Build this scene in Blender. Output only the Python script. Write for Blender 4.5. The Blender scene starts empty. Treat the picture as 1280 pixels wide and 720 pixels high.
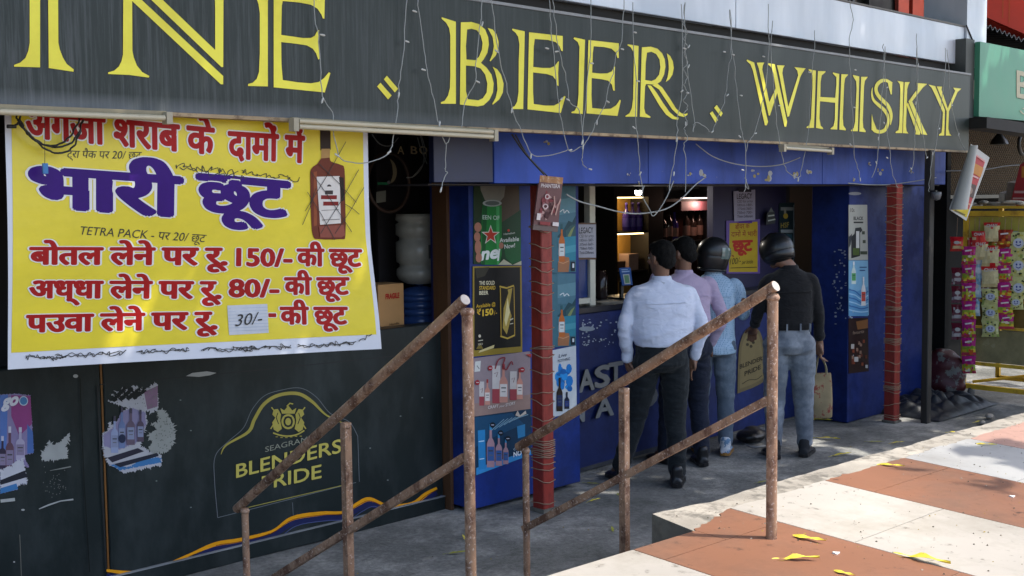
import bpy, bmesh, math, random
from mathutils import Vector, Matrix, noise
from mathutils.geometry import tessellate_polygon
R = math.radians
random.seed(7)
sc = bpy.context.scene
col = sc.collection

# ---------------------------------------------------------------- camera, sky, sun, exposure
FPX = 1456.0
TH = R(45.86); PT = math.atan(110/FPX); RO = 0.011
CAM = Vector((0, 0, 2.0))
_fh = Vector((math.cos(TH), math.sin(TH), 0)); _up = Vector((0, 0, 1)); _r0 = Vector((math.sin(TH), -math.cos(TH), 0))
FW = _fh*math.cos(PT) - _up*math.sin(PT); _u0 = _fh*math.sin(PT) + _up*math.cos(PT)
RT = _r0*math.cos(RO) - _u0*math.sin(RO); UP = _u0*math.cos(RO) + _r0*math.sin(RO)
cd = bpy.data.cameras.new('camera'); cam = bpy.data.objects.new('camera', cd); col.objects.link(cam)
cd.sensor_width = 36; cd.lens = 36*FPX/1280; cd.clip_end = 3000; cd.clip_start = 0.05
m3 = Matrix((RT, UP, -FW)).transposed()
cam.matrix_world = Matrix.Translation(CAM) @ m3.to_4x4()
sc.camera = cam

SUN_EL = R(60); SUN_ROT = R(135)
w = bpy.data.worlds.new('World'); sc.world = w; w.use_nodes = True
nt = w.node_tree; nt.nodes.clear()
sky = nt.nodes.new('ShaderNodeTexSky'); sky.sky_type = 'NISHITA'; sky.sun_disc = False
sky.sun_elevation = SUN_EL; sky.sun_rotation = SUN_ROT; sky.air_density = 1.0; sky.dust_density = 2.5; sky.ozone_density = 1.0
bg = nt.nodes.new('ShaderNodeBackground'); bg.inputs[1].default_value = 0.15
wo = nt.nodes.new('ShaderNodeOutputWorld')
nt.links.new(sky.outputs[0], bg.inputs[0]); nt.links.new(bg.outputs[0], wo.inputs[0])
sd = bpy.data.lights.new('sun', 'SUN'); sd.energy = 2.0; sd.angle = R(0.5); sd.color = (1, .94, .85)
so = bpy.data.objects.new('sun', sd); col.objects.link(so)
tosun = Vector((math.sin(SUN_ROT)*math.cos(SUN_EL), math.cos(SUN_ROT)*math.cos(SUN_EL), math.sin(SUN_EL)))
so.rotation_euler = tosun.to_track_quat('Z', 'Y').to_euler(); so.location = tosun*30
sc.view_settings.view_transform = 'Standard'; sc.view_settings.look = 'None'
sc.view_settings.exposure = 1.4; sc.view_settings.gamma = 1
sc.cycles.max_bounces = 8; sc.cycles.use_denoising = True

# ---------------------------------------------------------------- from a point of the photograph to a point of a real plane
def ray(x, y): return FW + RT*((x-640)/FPX) - UP*((y-360)/FPX)
def PY(x, y, Y): d = ray(x, y); return CAM + d*(Y/d.y)
def PX(x, y, X): d = ray(x, y); return CAM + d*(X/d.x)
def PZ(x, y, Z=0.0): d = ray(x, y); return CAM + d*((Z-2.0)/d.z)
PAVN = Vector((.02, -.0485, 1)); PAV0 = Vector((3.83, 2.475, .68))
def pav_z(x, y): return .68 - .02*(x-3.83) + .0485*(y-2.475)
def PT_(x, y): d = ray(x, y); return CAM + d*(PAVN.dot(PAV0-CAM)/PAVN.dot(d))

# ---------------------------------------------------------------- materials (all procedural)
def s2l(c):
    return tuple((v/12.92 if v <= .04045 else ((v+.055)/1.055)**2.4) for v in c)
def hexc(h):
    h = h.lstrip('#'); h = h if len(h) == 6 else ''.join(q*2 for q in h)
    return s2l(tuple(int(h[i:i+2], 16)/255 for i in (0, 2, 4)))
MATS = {}
def nodes(name):
    m = bpy.data.materials.new(name); m.use_nodes = True
    n = m.node_tree.nodes; l = m.node_tree.links; b = n['Principled BSDF']
    return m, n, l, b
def pm(name, c, rough=.6, var=.2, scale=6, metal=0, bump=0, bscale=60, coat=0, spec=.5, stretch=None, rvar=.1, trans=0):
    """plain procedural surface: colour and roughness broken up by two noises"""
    if name in MATS: return MATS[name]
    if isinstance(c, str): c = hexc(c)
    m, n, l, b = nodes(name)
    tc = n.new('ShaderNodeTexCoord'); mp = n.new('ShaderNodeMapping'); l.new(tc.outputs['Object'], mp.inputs[0])
    if stretch: mp.inputs['Scale'].default_value = stretch
    t = n.new('ShaderNodeTexNoise'); t.inputs['Scale'].default_value = scale; t.inputs['Detail'].default_value = 6; t.inputs['Roughness'].default_value = .65
    l.new(mp.outputs[0], t.inputs[0])
    mr = n.new('ShaderNodeMapRange'); mr.inputs[1].default_value = .25; mr.inputs[2].default_value = .75
    mr.inputs[3].default_value = 1-var; mr.inputs[4].default_value = 1+var*.5
    l.new(t.outputs[0], mr.inputs[0])
    mx = n.new('ShaderNodeVectorMath'); mx.operation = 'SCALE'; mx.inputs[0].default_value = c[:3]; l.new(mr.outputs[0], mx.inputs['Scale'])
    l.new(mx.outputs[0], b.inputs['Base Color'])
    rr = n.new('ShaderNodeMapRange'); rr.inputs[3].default_value = max(0, rough-rvar); rr.inputs[4].default_value = min(1, rough+rvar); l.new(t.outputs[0], rr.inputs[0])
    l.new(rr.outputs[0], b.inputs['Roughness'])
    b.inputs['Metallic'].default_value = metal; b.inputs['Coat Weight'].default_value = coat; b.inputs['Specular IOR Level'].default_value = spec
    if trans: b.inputs['Transmission Weight'].default_value = trans
    if bump:
        t2 = n.new('ShaderNodeTexNoise'); t2.inputs['Scale'].default_value = bscale; t2.inputs['Detail'].default_value = 5; l.new(mp.outputs[0], t2.inputs[0])
        bp = n.new('ShaderNodeBump'); bp.inputs['Strength'].default_value = bump; bp.inputs['Distance'].default_value = .01
        l.new(t2.outputs[0], bp.inputs['Height']); l.new(bp.outputs[0], b.inputs['Normal'])
    MATS[name] = m; return m
def two(name, c1, c2, lo, hi, scale=8, detail=8, rough=(.6, .6), metal=(0, 0), stretch=None, bump=.3, base_var=.25, third=None, dist=.01, spec=.4):
    """two-tone surface: patches of c2 over c1 where a noise passes lo..hi; optional third (colour, lo, hi, scale)"""
    if name in MATS: return MATS[name]
    c1 = hexc(c1) if isinstance(c1, str) else c1; c2 = hexc(c2) if isinstance(c2, str) else c2
    m, n, l, b = nodes(name)
    tc = n.new('ShaderNodeTexCoord'); mp = n.new('ShaderNodeMapping'); l.new(tc.outputs['Object'], mp.inputs[0])
    if stretch: mp.inputs['Scale'].default_value = stretch
    t = n.new('ShaderNodeTexNoise'); t.inputs['Scale'].default_value = scale; t.inputs['Detail'].default_value = detail; t.inputs['Roughness'].default_value = .7
    l.new(mp.outputs[0], t.inputs[0])
    mr = n.new('ShaderNodeMapRange'); mr.inputs[1].default_value = lo; mr.inputs[2].default_value = hi; l.new(t.outputs[0], mr.inputs[0])
    tv = n.new('ShaderNodeTexNoise'); tv.inputs['Scale'].default_value = scale*.45; tv.inputs['Detail'].default_value = 5; l.new(mp.outputs[0], tv.inputs[0])
    mv = n.new('ShaderNodeMapRange'); mv.inputs[1].default_value = .3; mv.inputs[2].default_value = .7; mv.inputs[3].default_value = 1-base_var; mv.inputs[4].default_value = 1+base_var; l.new(tv.outputs[0], mv.inputs[0])
    mx = n.new('ShaderNodeMix'); mx.data_type = 'RGBA'; mx.inputs[6].default_value = (*c1, 1); mx.inputs[7].default_value = (*c2, 1); l.new(mr.outputs[0], mx.inputs[0])
    out = mx.outputs[2]
    if third:
        c3, lo3, hi3, s3 = third; c3 = hexc(c3) if isinstance(c3, str) else c3
        t3 = n.new('ShaderNodeTexNoise'); t3.inputs['Scale'].default_value = s3; t3.inputs['Detail'].default_value = 8; t3.inputs['Roughness'].default_value = .7
        l.new(tc.outputs['Object'], t3.inputs[0])
        m4 = n.new('ShaderNodeMapRange'); m4.inputs[1].default_value = lo3; m4.inputs[2].default_value = hi3; l.new(t3.outputs[0], m4.inputs[0])
        m5 = n.new('ShaderNodeMix'); m5.data_type = 'RGBA'; m5.inputs[7].default_value = (*c3, 1); l.new(m4.outputs[0], m5.inputs[0]); l.new(out, m5.inputs[6]); out = m5.outputs[2]
    sm = n.new('ShaderNodeVectorMath'); sm.operation = 'SCALE'; l.new(out, sm.inputs[0]); l.new(mv.outputs[0], sm.inputs['Scale'])
    l.new(sm.outputs[0], b.inputs['Base Color'])
    for key, (a, z) in (('Roughness', rough), ('Metallic', metal)):
        q = n.new('ShaderNodeMapRange'); q.inputs[3].default_value = a; q.inputs[4].default_value = z; l.new(mr.outputs[0], q.inputs[0]); l.new(q.outputs[0], b.inputs[key])
    b.inputs['Specular IOR Level'].default_value = spec
    if bump:
        bp = n.new('ShaderNodeBump'); bp.inputs['Strength'].default_value = bump; bp.inputs['Distance'].default_value = dist
        l.new(t.outputs[0], bp.inputs['Height']); l.new(bp.outputs[0], b.inputs['Normal'])
    MATS[name] = m; return m
def emit(name, c, s):
    if name in MATS: return MATS[name]
    m, n, l, b = nodes(name); b.inputs['Base Color'].default_value = (*c, 1)
    b.inputs['Emission Color'].default_value = (*c, 1); b.inputs['Emission Strength'].default_value = s
    MATS[name] = m; return m
def ink(h, rough=.5):
    """printed colour with faint mottling, from an sRGB hex"""
    return pm('print_'+h.strip('#')+('_g' if rough < .4 else ''), h, rough, .12, 14, rvar=.08, spec=.25)

RUST = two('rusted_painted_pipe', '#97775f', '#614434', .47, .60, 15, 10, (.4, .8), (0, 0), stretch=(1, 1, .5), bump=.35, third=('#c4b1a3', .57, .64, 90), dist=.004)
BLUE = two('royal_blue_paint', (.013, .036, .21), (.010, .024, .12), .42, .62, 3, 6, (.42, .6), bump=.08, spec=.28, third=('#8f99b0', .72, .735, 60))
NAVY = two('navy_blue_paint', (.010, .024, .13), (.007, .015, .08), .42, .62, 3, 6, (.5, .65), bump=.08, third=('#7d8798', .75, .765, 60))
FASC = two('faded_blue_fascia', (.021, .060, .32), (.022, .050, .22), .45, .65, 5, 8, (.45, .6), bump=.1, spec=.25, third=('#a39a86', .70, .72, 26), stretch=(1, 1, .3))
BLACKP = two('black_panel_paint', (.012, .018, .018), (.028, .036, .036), .46, .70, 3.5, 8, (.4, .6), spec=.25, bump=.06, stretch=(1, 1, .45), third=('#a8a8a2', .765, .78, 40))
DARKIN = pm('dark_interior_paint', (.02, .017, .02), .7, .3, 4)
REDP = two('red_pillar_paint', (.29, .032, .022), (.17, .024, .018), .45, .65, 9, 7, (.45, .65), bump=.15, stretch=(1, 1, .4), third=('#b87d6a', .72, .74, 60))
WIRE = pm('wrapped_twine', '#9a7f68', .7, .3, 80)
CONC = None
STEEL = pm('galvanised_wire', '#8d8f90', .4, .2, 40, metal=.7)
WHITEP = pm('white_plastic', (.62, .60, .55), .4, .12, 10)
BLKP = pm('black_plastic', (.012, .012, .013), .35, .2, 20)
PAPER = pm('plain_paper', (.68, .67, .64), .7, .06, 9)
WOODD = pm('brown_wood_trim', '#5d3f28', .55, .35, 6, stretch=(6, 6, .7), bump=.15, bscale=40)

def sign_face():
    m, n, l, b = nodes('weathered_sign_face')
    tc = n.new('ShaderNodeTexCoord'); mp = n.new('ShaderNodeMapping'); mp.inputs['Scale'].default_value = (22, 1, .8); l.new(tc.outputs['Object'], mp.inputs[0])
    t = n.new('ShaderNodeTexNoise'); t.inputs['Scale'].default_value = 2.2; t.inputs['Detail'].default_value = 7; t.inputs['Roughness'].default_value = .75; l.new(mp.outputs[0], t.inputs[0])
    r1 = n.new('ShaderNodeMapRange'); r1.inputs[1].default_value = .46; r1.inputs[2].default_value = .78; r1.inputs[4].default_value = .50; l.new(t.outputs[0], r1.inputs[0])
    # dust gathers more on the left half, where the board is bleached
    sp = n.new('ShaderNodeSeparateXYZ'); l.new(tc.outputs['Object'], sp.inputs[0])
    g = n.new('ShaderNodeMapRange'); g.inputs[1].default_value = -4.2; g.inputs[2].default_value = .5; g.inputs[3].default_value = 1; g.inputs[4].default_value = .11; l.new(sp.outputs[0], g.inputs[0])
    mu = n.new('ShaderNodeMath'); mu.operation = 'MULTIPLY'; l.new(r1.outputs[0], mu.inputs[0]); l.new(g.outputs[0], mu.inputs[1])
    t2 = n.new('ShaderNodeTexNoise'); t2.inputs['Scale'].default_value = 2.0; t2.inputs['Detail'].default_value = 5; l.new(tc.outputs['Object'], t2.inputs[0])
    c0 = n.new('ShaderNodeMix'); c0.data_type = 'RGBA'; c0.inputs[6].default_value = (.010, .018, .013, 1); c0.inputs[7].default_value = (.027, .036, .036, 1); l.new(t2.outputs[0], c0.inputs[0])
    c1 = n.new('ShaderNodeMix'); c1.data_type = 'RGBA'; c1.inputs[7].default_value = (.22, .23, .24, 1); l.new(mu.outputs[0], c1.inputs[0]); l.new(c0.outputs[2], c1.inputs[6])
    # white glare painted along the bottom edge, stronger at the left
    d = n.new('ShaderNodeMapRange'); d.inputs[1].default_value = .005; d.inputs[2].default_value = .07; d.inputs[3].default_value = .6; d.inputs[4].default_value = 0; l.new(sp.outputs[2], d.inputs[0])
    t3 = n.new('ShaderNodeTexNoise'); t3.inputs['Scale'].default_value = 5; t3.inputs['Detail'].default_value = 4; l.new(tc.outputs['Object'], t3.inputs[0])
    dm = n.new('ShaderNodeMath'); dm.operation = 'MULTIPLY'; l.new(d.outputs[0], dm.inputs[0]); l.new(t3.outputs[0], dm.inputs[1])
    dm2 = n.new('ShaderNodeMath'); dm2.operation = 'MULTIPLY'; l.new(dm.outputs[0], dm2.inputs[0]); l.new(g.outputs[0], dm2.inputs[1])
    c2 = n.new('ShaderNodeMix'); c2.data_type = 'RGBA'; c2.inputs[7].default_value = (.42, .44, .48, 1); l.new(dm2.outputs[0], c2.inputs[0]); l.new(c1.outputs[2], c2.inputs[6])
    l.new(c2.outputs[2], b.inputs['Base Color']); b.inputs['Roughness'].default_value = .42; b.inputs['Specular IOR Level'].default_value = .3
    bp = n.new('ShaderNodeBump'); bp.inputs['Strength'].default_value = .06; l.new(t2.outputs[0], bp.inputs['Height']); l.new(bp.outputs[0], b.inputs['Normal'])
    MATS['weathered_sign_face'] = m; return m
SIGNF = sign_face()

def concrete_floor():
    m, n, l, b = nodes('shop_apron_concrete')
    tc = n.new('ShaderNodeTexCoord')
    def ns(s, d, ro=.65):
        t = n.new('ShaderNodeTexNoise'); t.inputs['Scale'].default_value = s; t.inputs['Detail'].default_value = d; t.inputs['Roughness'].default_value = ro; l.new(tc.outputs['Object'], t.inputs[0]); return t
    a = ns(1.1, 9, .7); f = ns(38, 6); p = ns(3.4, 8, .72)
    cr = n.new('ShaderNodeValToRGB'); e = cr.color_ramp.elements; e[0].position = .33; e[0].color = (.105, .11, .098, 1); e[1].position = .66; e[1].color = (.44, .435, .40, 1)
    k = e.new(.5); k.color = (.20, .202, .19, 1)
    l.new(a.outputs[0], cr.inputs[0])
    r2 = n.new('ShaderNodeMapRange'); r2.inputs[1].default_value = .3; r2.inputs[2].default_value = .7; r2.inputs[3].default_value = .70; r2.inputs[4].default_value = 1.22; l.new(f.outputs[0], r2.inputs[0])
    sm = n.new('ShaderNodeVectorMath'); sm.operation = 'SCALE'; l.new(cr.outputs[0], sm.inputs[0]); l.new(r2.outputs[0], sm.inputs['Scale'])
    r3 = n.new('ShaderNodeMapRange'); r3.inputs[1].default_value = .60; r3.inputs[2].default_value = .72; r3.inputs[4].default_value = .55; l.new(p.outputs[0], r3.inputs[0])
    mx = n.new('ShaderNodeMix'); mx.data_type = 'RGBA'; mx.inputs[7].default_value = (.42, .41, .37, 1); l.new(r3.outputs[0], mx.inputs[0]); l.new(sm.outputs[0], mx.inputs[6])
    l.new(mx.outputs[2], b.inputs['Base Color']); b.inputs['Roughness'].default_value = .85; b.inputs['Specular IOR Level'].default_value = .2
    ad = n.new('ShaderNodeMath'); ad.operation = 'ADD'; l.new(f.outputs[0], ad.inputs[0]); l.new(p.outputs[0], ad.inputs[1])
    bp = n.new('ShaderNodeBump'); bp.inputs['Strength'].default_value = .5; bp.inputs['Distance'].default_value = .012; l.new(ad.outputs[0], bp.inputs['Height']); l.new(bp.outputs[0], b.inputs['Normal'])
    MATS['shop_apron_concrete'] = m; return m
CONC = concrete_floor()
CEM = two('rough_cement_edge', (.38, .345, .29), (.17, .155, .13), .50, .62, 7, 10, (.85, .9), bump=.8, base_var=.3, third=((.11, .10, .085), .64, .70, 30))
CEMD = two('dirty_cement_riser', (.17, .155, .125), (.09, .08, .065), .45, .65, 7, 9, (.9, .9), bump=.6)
def tile(name, c, dirt):
    return two(name, c, dirt, .48, .72, 1.7, 12, (.45, .75), bump=.15, base_var=.24, third=(tuple(x*.5 for x in dirt), .60, .70, 14))
T_ORANGE = tile('terracotta_tile', (.245, .112, .064), (.165, .088, .056))
T_WHITE = tile('cream_white_tile', (.42, .39, .345), (.30, .27, .22))
T_GREY = tile('pale_grey_tile', (.42, .42, .41), (.31, .30, .285))
T_PINK = tile('pink_tile', (.50, .30, .24), (.36, .22, .17))
GROUT = pm('tile_grout', (.14, .12, .10), .9, .3, 20)
STAINLESS = None
def stainless():
    m, n, l, b = nodes('brushed_steel_cladding')
    tc = n.new('ShaderNodeTexCoord'); mp = n.new('ShaderNodeMapping'); mp.inputs['Scale'].default_value = (2.2, 2.2, .45); l.new(tc.outputs['Object'], mp.inputs[0])
    t = n.new('ShaderNodeTexNoise'); t.inputs['Scale'].default_value = 1.6; t.inputs['Detail'].default_value = 8; l.new(mp.outputs[0], t.inputs[0])
    cr = n.new('ShaderNodeValToRGB'); e = cr.color_ramp.elements; e[0].position = .35; e[0].color = (.50, .55, .62, 1); e[1].position = .68; e[1].color = (.68, .72, .78, 1); l.new(t.outputs[0], cr.inputs[0])
    l.new(cr.outputs[0], b.inputs['Base Color']); b.inputs['Metallic'].default_value = .15; b.inputs['Roughness'].default_value = .38
    t2 = n.new('ShaderNodeTexNoise'); t2.inputs['Scale'].default_value = 3; l.new(tc.outputs['Object'], t2.inputs[0])
    bp = n.new('ShaderNodeBump'); bp.inputs['Strength'].default_value = .25; bp.inputs['Distance'].default_value = .05; l.new(t2.outputs[0], bp.inputs['Height']); l.new(bp.outputs[0], b.inputs['Normal'])
    return m
STAINLESS = stainless()

# ---------------------------------------------------------------- object bookkeeping
WLOC = {}
def tag(o, label=None, cat=None, group=None, kind=None):
    if label: o['label'] = label
    if cat: o['category'] = cat
    if group: o['group'] = group
    if kind: o['kind'] = kind
    return o
def thing(name, label, cat, loc, group=None):
    o = bpy.data.objects.new(name, None); col.objects.link(o); o.location = loc; o.empty_display_size = .1
    WLOC[o.name] = Vector(loc); return tag(o, label, cat, group)

class MB:
    """collects shapes in world space, links them as one mesh object"""
    def __init__(s): s.v = []; s.f = []; s.m = []; s.mats = []; s.smooth = []
    def mi(s, m):
        if m not in s.mats: s.mats.append(m)
        return s.mats.index(m)
    def add(s, vs, fs, m, smooth=False):
        k = len(s.v); s.v += [Vector(v) for v in vs]; i = s.mi(m)
        for f in fs: s.f.append(tuple(k+j for j in f)); s.m.append(i); s.smooth.append(smooth)
    def quad(s, a, b, c, d, m): s.add([a, b, c, d], [(0, 1, 2, 3)], m)
    def box(s, lo, hi, m, bev=0, rot=0):
        lo = Vector(lo); hi = Vector(hi); c = (lo+hi)/2; h = (hi-lo)/2
        bm = bmesh.new(); bmesh.ops.create_cube(bm, size=1)
        for v in bm.verts: v.co = Vector((v.co.x*h.x*2, v.co.y*h.y*2, v.co.z*h.z*2))
        if bev: bmesh.ops.bevel(bm, geom=bm.edges[:], offset=bev, segments=1, affect='EDGES')
        M = Matrix.Rotation(rot, 3, 'Z')
        bm.verts.index_update()
        s.add([M @ v.co + c for v in bm.verts], [[v.index for v in f.verts] for f in bm.faces], m); bm.free()
    def hexa(s, p, m):
        """eight corners: bottom 4 then top 4"""
        s.add(p, [(3, 2, 1, 0), (4, 5, 6, 7), (0, 1, 5, 4), (1, 2, 6, 5), (2, 3, 7, 6), (3, 0, 4, 7)], m)
    def tube(s, pts, r, m, n=8, cap=True, square=False, up=None):
        pts = [Vector(p) for p in pts]; rs = r if isinstance(r, (list, tuple)) else [r]*len(pts)
        vs = []; N = 4 if square else n; prev = None
        for i, p in enumerate(pts):
            a = pts[max(0, i-1)]; b = pts[min(len(pts)-1, i+1)]; d = (b-a).normalized()
            if prev is None:
                u = Vector(up) if up else (Vector((0, 0, 1)) if abs(d.z) < .9 else Vector((1, 0, 0)))
            else: u = prev
            e1 = (u-d*u.dot(d)).normalized(); e2 = d.cross(e1); prev = e1
            for k in range(N):
                t = 2*math.pi*(k+(.5 if square else 0))/N
                q = rs[i]*(1.41421 if square else 1)
                vs.append(p+e1*(q*math.cos(t))+e2*(q*math.sin(t)))
        fs = []
        for i in range(len(pts)-1):
            for k in range(N):
                fs.append((i*N+k, i*N+(k+1) % N, (i+1)*N+(k+1) % N, (i+1)*N+k))
        s.add(vs, fs, m, not square)
        if cap:
            s.add(vs[:N], [tuple(range(N))[::-1]], m); s.add(vs[-N:], [tuple(range(N))], m)
    def lathe(s, prof, c, m, n=24, axis=None, smooth=True):
        """prof: (r, z) list; c: base point"""
        c = Vector(c); M = axis or Matrix.Identity(3); vs = []; fs = []
        for r, z in prof:
            for k in range(n):
                t = 2*math.pi*k/n; vs.append(c + M @ Vector((r*math.cos(t), r*math.sin(t), z)))
        for i in range(len(prof)-1):
            for k in range(n): fs.append((i*n+k, i*n+(k+1) % n, (i+1)*n+(k+1) % n, (i+1)*n+k))
        s.add(vs, fs, m, smooth)
        for i, o in ((0, -1), (len(prof)-1, 1)):
            if prof[i][0] > 1e-4: s.add(vs[i*n:(i+1)*n], [tuple(range(n))[::o]], m)
    def build(s, name, parent=None, origin=None):
        me = bpy.data.meshes.new(name)
        if parent is not None: o0 = WLOC[parent.name]
        elif origin is not None: o0 = Vector(origin)
        else:
            xs = [v.x for v in s.v]; ys = [v.y for v in s.v]; zs = [v.z for v in s.v]
            o0 = Vector(((min(xs)+max(xs))/2, (min(ys)+max(ys))/2, min(zs)))
        me.from_pydata([v-o0 for v in s.v], [], s.f)
        for m in s.mats: me.materials.append(m)
        me.polygons.foreach_set('material_index', s.m); me.polygons.foreach_set('use_smooth', s.smooth)
        me.update()
        o = bpy.data.objects.new(name, me); col.objects.link(o)
        if parent is not None: o.parent = parent; WLOC[o.name] = o0.copy()
        else: o.location = o0; WLOC[o.name] = o0.copy()
        return o
def part(name, parent, fn):
    b = MB(); fn(b); return b.build(name, parent)
def single(name, label, cat, fn, group=None, kind=None, origin=None):
    b = MB(); fn(b); o = b.build(name, None, origin); return tag(o, label, cat, group, kind)

# ---------------------------------------------------------------- flat lettering and print
_tx = {}
def text_geo(s, off=0.0, shear=0.0):
    k = (s, off, shear)
    if k in _tx: return _tx[k]
    c = bpy.data.curves.new('lettering', 'FONT'); c.body = s; c.offset = off; c.resolution_u = 3; c.shear = shear
    o = bpy.data.objects.new('lettering', c); col.objects.link(o)
    dg = bpy.context.evaluated_depsgraph_get(); ev = o.evaluated_get(dg); me = ev.to_mesh()
    vs = [(v.co.x, v.co.y) for v in me.vertices]; fs = [tuple(p.vertices) for p in me.polygons]
    ev.to_mesh_clear(); bpy.data.objects.remove(o); bpy.data.curves.remove(c)
    _tx[k] = (vs, fs); return _tx[k]
class Print:
    """artwork laid in layers on a plane; coordinates are those of the photograph, carried onto the plane.
    axis 'y' (facade plane), 'x' (side plane) or a quad of four world corners (then coordinates are 0..1, v up)"""
    def __init__(s, mb, plane, val=None, step=.00025):
        s.mb = mb; s.plane = plane; s.val = val; s.k = 0; s.step = step
        if plane == 'q':
            q = [Vector(p) for p in val]; s.q = q; s.n = (q[1]-q[0]).cross(q[3]-q[0]).normalized()
            if s.n.dot(CAM-q[0]) < 0: s.n = -s.n
    def at(s, x, y, k=None):
        o = (s.k if k is None else k)*s.step
        if s.plane == 'y': return PY(x, y, s.val) + Vector((0, -o, 0))
        if s.plane == 'x': return PX(x, y, s.val) + Vector((-o, 0, 0))
        q = s.q; a = q[0].lerp(q[1], x); b = q[3].lerp(q[2], x); return a.lerp(b, y) + s.n*o
    def poly(s, pts, c, holes=(), rough=.5):
        s.k += 1; m = c if not isinstance(c, str) else ink(c, rough)
        loops = [[Vector((p[0], p[1], 0)) for p in L] for L in [pts, *holes]]
        tr = tessellate_polygon(loops); flat = [p for L in loops for p in L]
        fs = []
        for t in tr:
            a, b, cc = (flat[i] for i in t)
            ar = (b.x-a.x)*(cc.y-a.y)-(b.y-a.y)*(cc.x-a.x)
            if abs(ar) < 1e-12: continue
            flip = (ar > 0) != (s.plane == 'q')
            fs.append(tuple(t)[::-1] if flip else tuple(t))
        s.mb.add([s.at(p.x, p.y) for p in flat], fs, m)
    def torn(s, pts, c, amp=1.2, st=1.3, seed=0):
        """polygon with a finely ragged, fibrous edge"""
        rn = random.Random(seed); o = []
        for i, a in enumerate(pts):
            z = pts[(i+1) % len(pts)]; L = math.hypot(z[0]-a[0], z[1]-a[1]); n = max(1, int(L/st))
            for k in range(n):
                f = k/n; j = rn.gauss(0, amp*.5)*(rn.random()**1.5) if n > 1 else 0
                o.append((a[0]+(z[0]-a[0])*f-(z[1]-a[1])/max(L, .01)*j, a[1]+(z[1]-a[1])*f+(z[0]-a[0])/max(L, .01)*j))
        s.poly(o, c)
    def rect(s, x0, y0, x1, y1, c, **k): s.poly([(x0, y0), (x1, y0), (x1, y1), (x0, y1)], c, **k)
    def oval(s, x, y, rx, ry, c, n=18, **k): s.poly([(x+rx*math.cos(2*math.pi*i/n), y+ry*math.sin(2*math.pi*i/n)) for i in range(n)], c, **k)
    def stroke(s, pts, wd, c, **k):
        ws = wd if isinstance(wd, (list, tuple)) else [wd]*len(pts); L = []; Rr = []
        for i, p in enumerate(pts):
            a = pts[max(0, i-1)]; b = pts[min(len(pts)-1, i+1)]; dx = b[0]-a[0]; dy = b[1]-a[1]; d = math.hypot(dx, dy) or 1
            L.append((p[0]-dy/d*ws[i]/2, p[1]+dx/d*ws[i]/2)); Rr.append((p[0]+dy/d*ws[i]/2, p[1]-dx/d*ws[i]/2))
        s.k += 1; m = c if not isinstance(c, str) else ink(c); n = len(pts)
        s.mb.add([s.at(*p) for p in L+Rr], [(i, i+1, n+i+1, n+i) for i in range(n-1)], m)
    def text(s, t, x0, y0, x1, y1, h, c, off=0.0, shear=0.0, outline=None, oc=None, fx=1.0):
        """baseline from (x0,y0) to (x1,y1), em height h; strokes thickened by off (em), outlined out to outline"""
        vs, fs = text_geo(t, 0.0, shear)
        if not vs: return
        a = min(v[0] for v in vs); b = max(v[0] for v in vs); W = max(b-a, 1e-6)
        sgn = 1 if s.plane == 'q' else -1
        for o, cc in ((outline, oc), (off, c)):
            if o is None: continue
            s.k += 1; m = cc if not isinstance(cc, str) else ink(cc)
            sh = [(0, 0)] if o <= .006 else [(math.cos(q*math.pi/5)*o*fx, math.sin(q*math.pi/5)*o) for q in range(10)]+[(0, 0)]
            if 0.006 < o < .024: sh = sh[1:10:3]+[(0, 0)]
            for q, (dx, dy) in enumerate(sh):
                P = []
                for x, y in vs:
                    f = (x+dx-a)/W; P.append(s.at(x0+(x1-x0)*f, y0+(y1-y0)*f + sgn*(y+dy)*h, s.k+q*.08))
                s.mb.add(P, fs, m)
    def sheet(s, quad, c, back=.004, rough=.5):
        """a thin slab of paper or board with a real back"""
        m = c if not isinstance(c, str) else ink(c, rough)
        f = [s.at(*p, k=0) for p in quad]
        d = {'y': Vector((0, back, 0)), 'x': Vector((back, 0, 0))}.get(s.plane) or s.n*-back
        s.mb.hexa([p+d for p in f]+f, m)

def curve_pts(ctrl, n=6):
    """Catmull-Rom through control points"""
    P = [Vector(p) for p in ctrl]; out = []
    for i in range(len(P)-1):
        p0 = P[max(0, i-1)]; p1 = P[i]; p2 = P[i+1]; p3 = P[min(len(P)-1, i+2)]
        for k in range(n):
            t = k/n; out.append(.5*((2*p1)+(p2-p0)*t+(2*p0-5*p1+4*p2-p3)*t*t+(3*p1-p0-3*p2+p3)*t**3))
    out.append(P[-1]); return out
def curve2(ctrl, n=6): return [(v.x, v.y) for v in curve_pts([(a, b, 0) for a, b in ctrl], n)]

# ================================================================ THE SETTING
def st(name, fn):
    b = MB(); fn(b); o = b.build(name); o['kind'] = 'structure'; return o
EARTH = two('dusty_ground', (.16, .13, .10), (.10, .09, .07), .4, .65, .4, 8, (.9, .95), bump=.3)
ASPH = two('worn_asphalt', (.06, .06, .06), (.10, .095, .09), .5, .7, 1.2, 9, (.85, .95), bump=.4)
st('ground', lambda b: b.quad((-600, -600, -.03), (600, -600, -.03), (600, 600, -.03), (-600, 600, -.03), EARTH))
def apron(b):
    nx, ny = 120, 36; x0, x1, y0, y1 = -2, 16, 2.4, 8.4; vs = []; fs = []
    for j in range(ny+1):
        for i in range(nx+1):
            x = x0+(x1-x0)*i/nx; y = y0+(y1-y0)*j/ny
            z = .012*noise.noise(Vector((x*.9, y*.9, 2))) + .005*noise.noise(Vector((x*4, y*4, 5))) - .004
            vs.append((x, y, z if .02 < i/nx < .98 else -.004))
    for j in range(ny):
        for i in range(nx):
            k = j*(nx+1)+i; fs.append((k, k+1, k+nx+2, k+nx+1))
    b.add(vs, fs, CONC, True)
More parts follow.
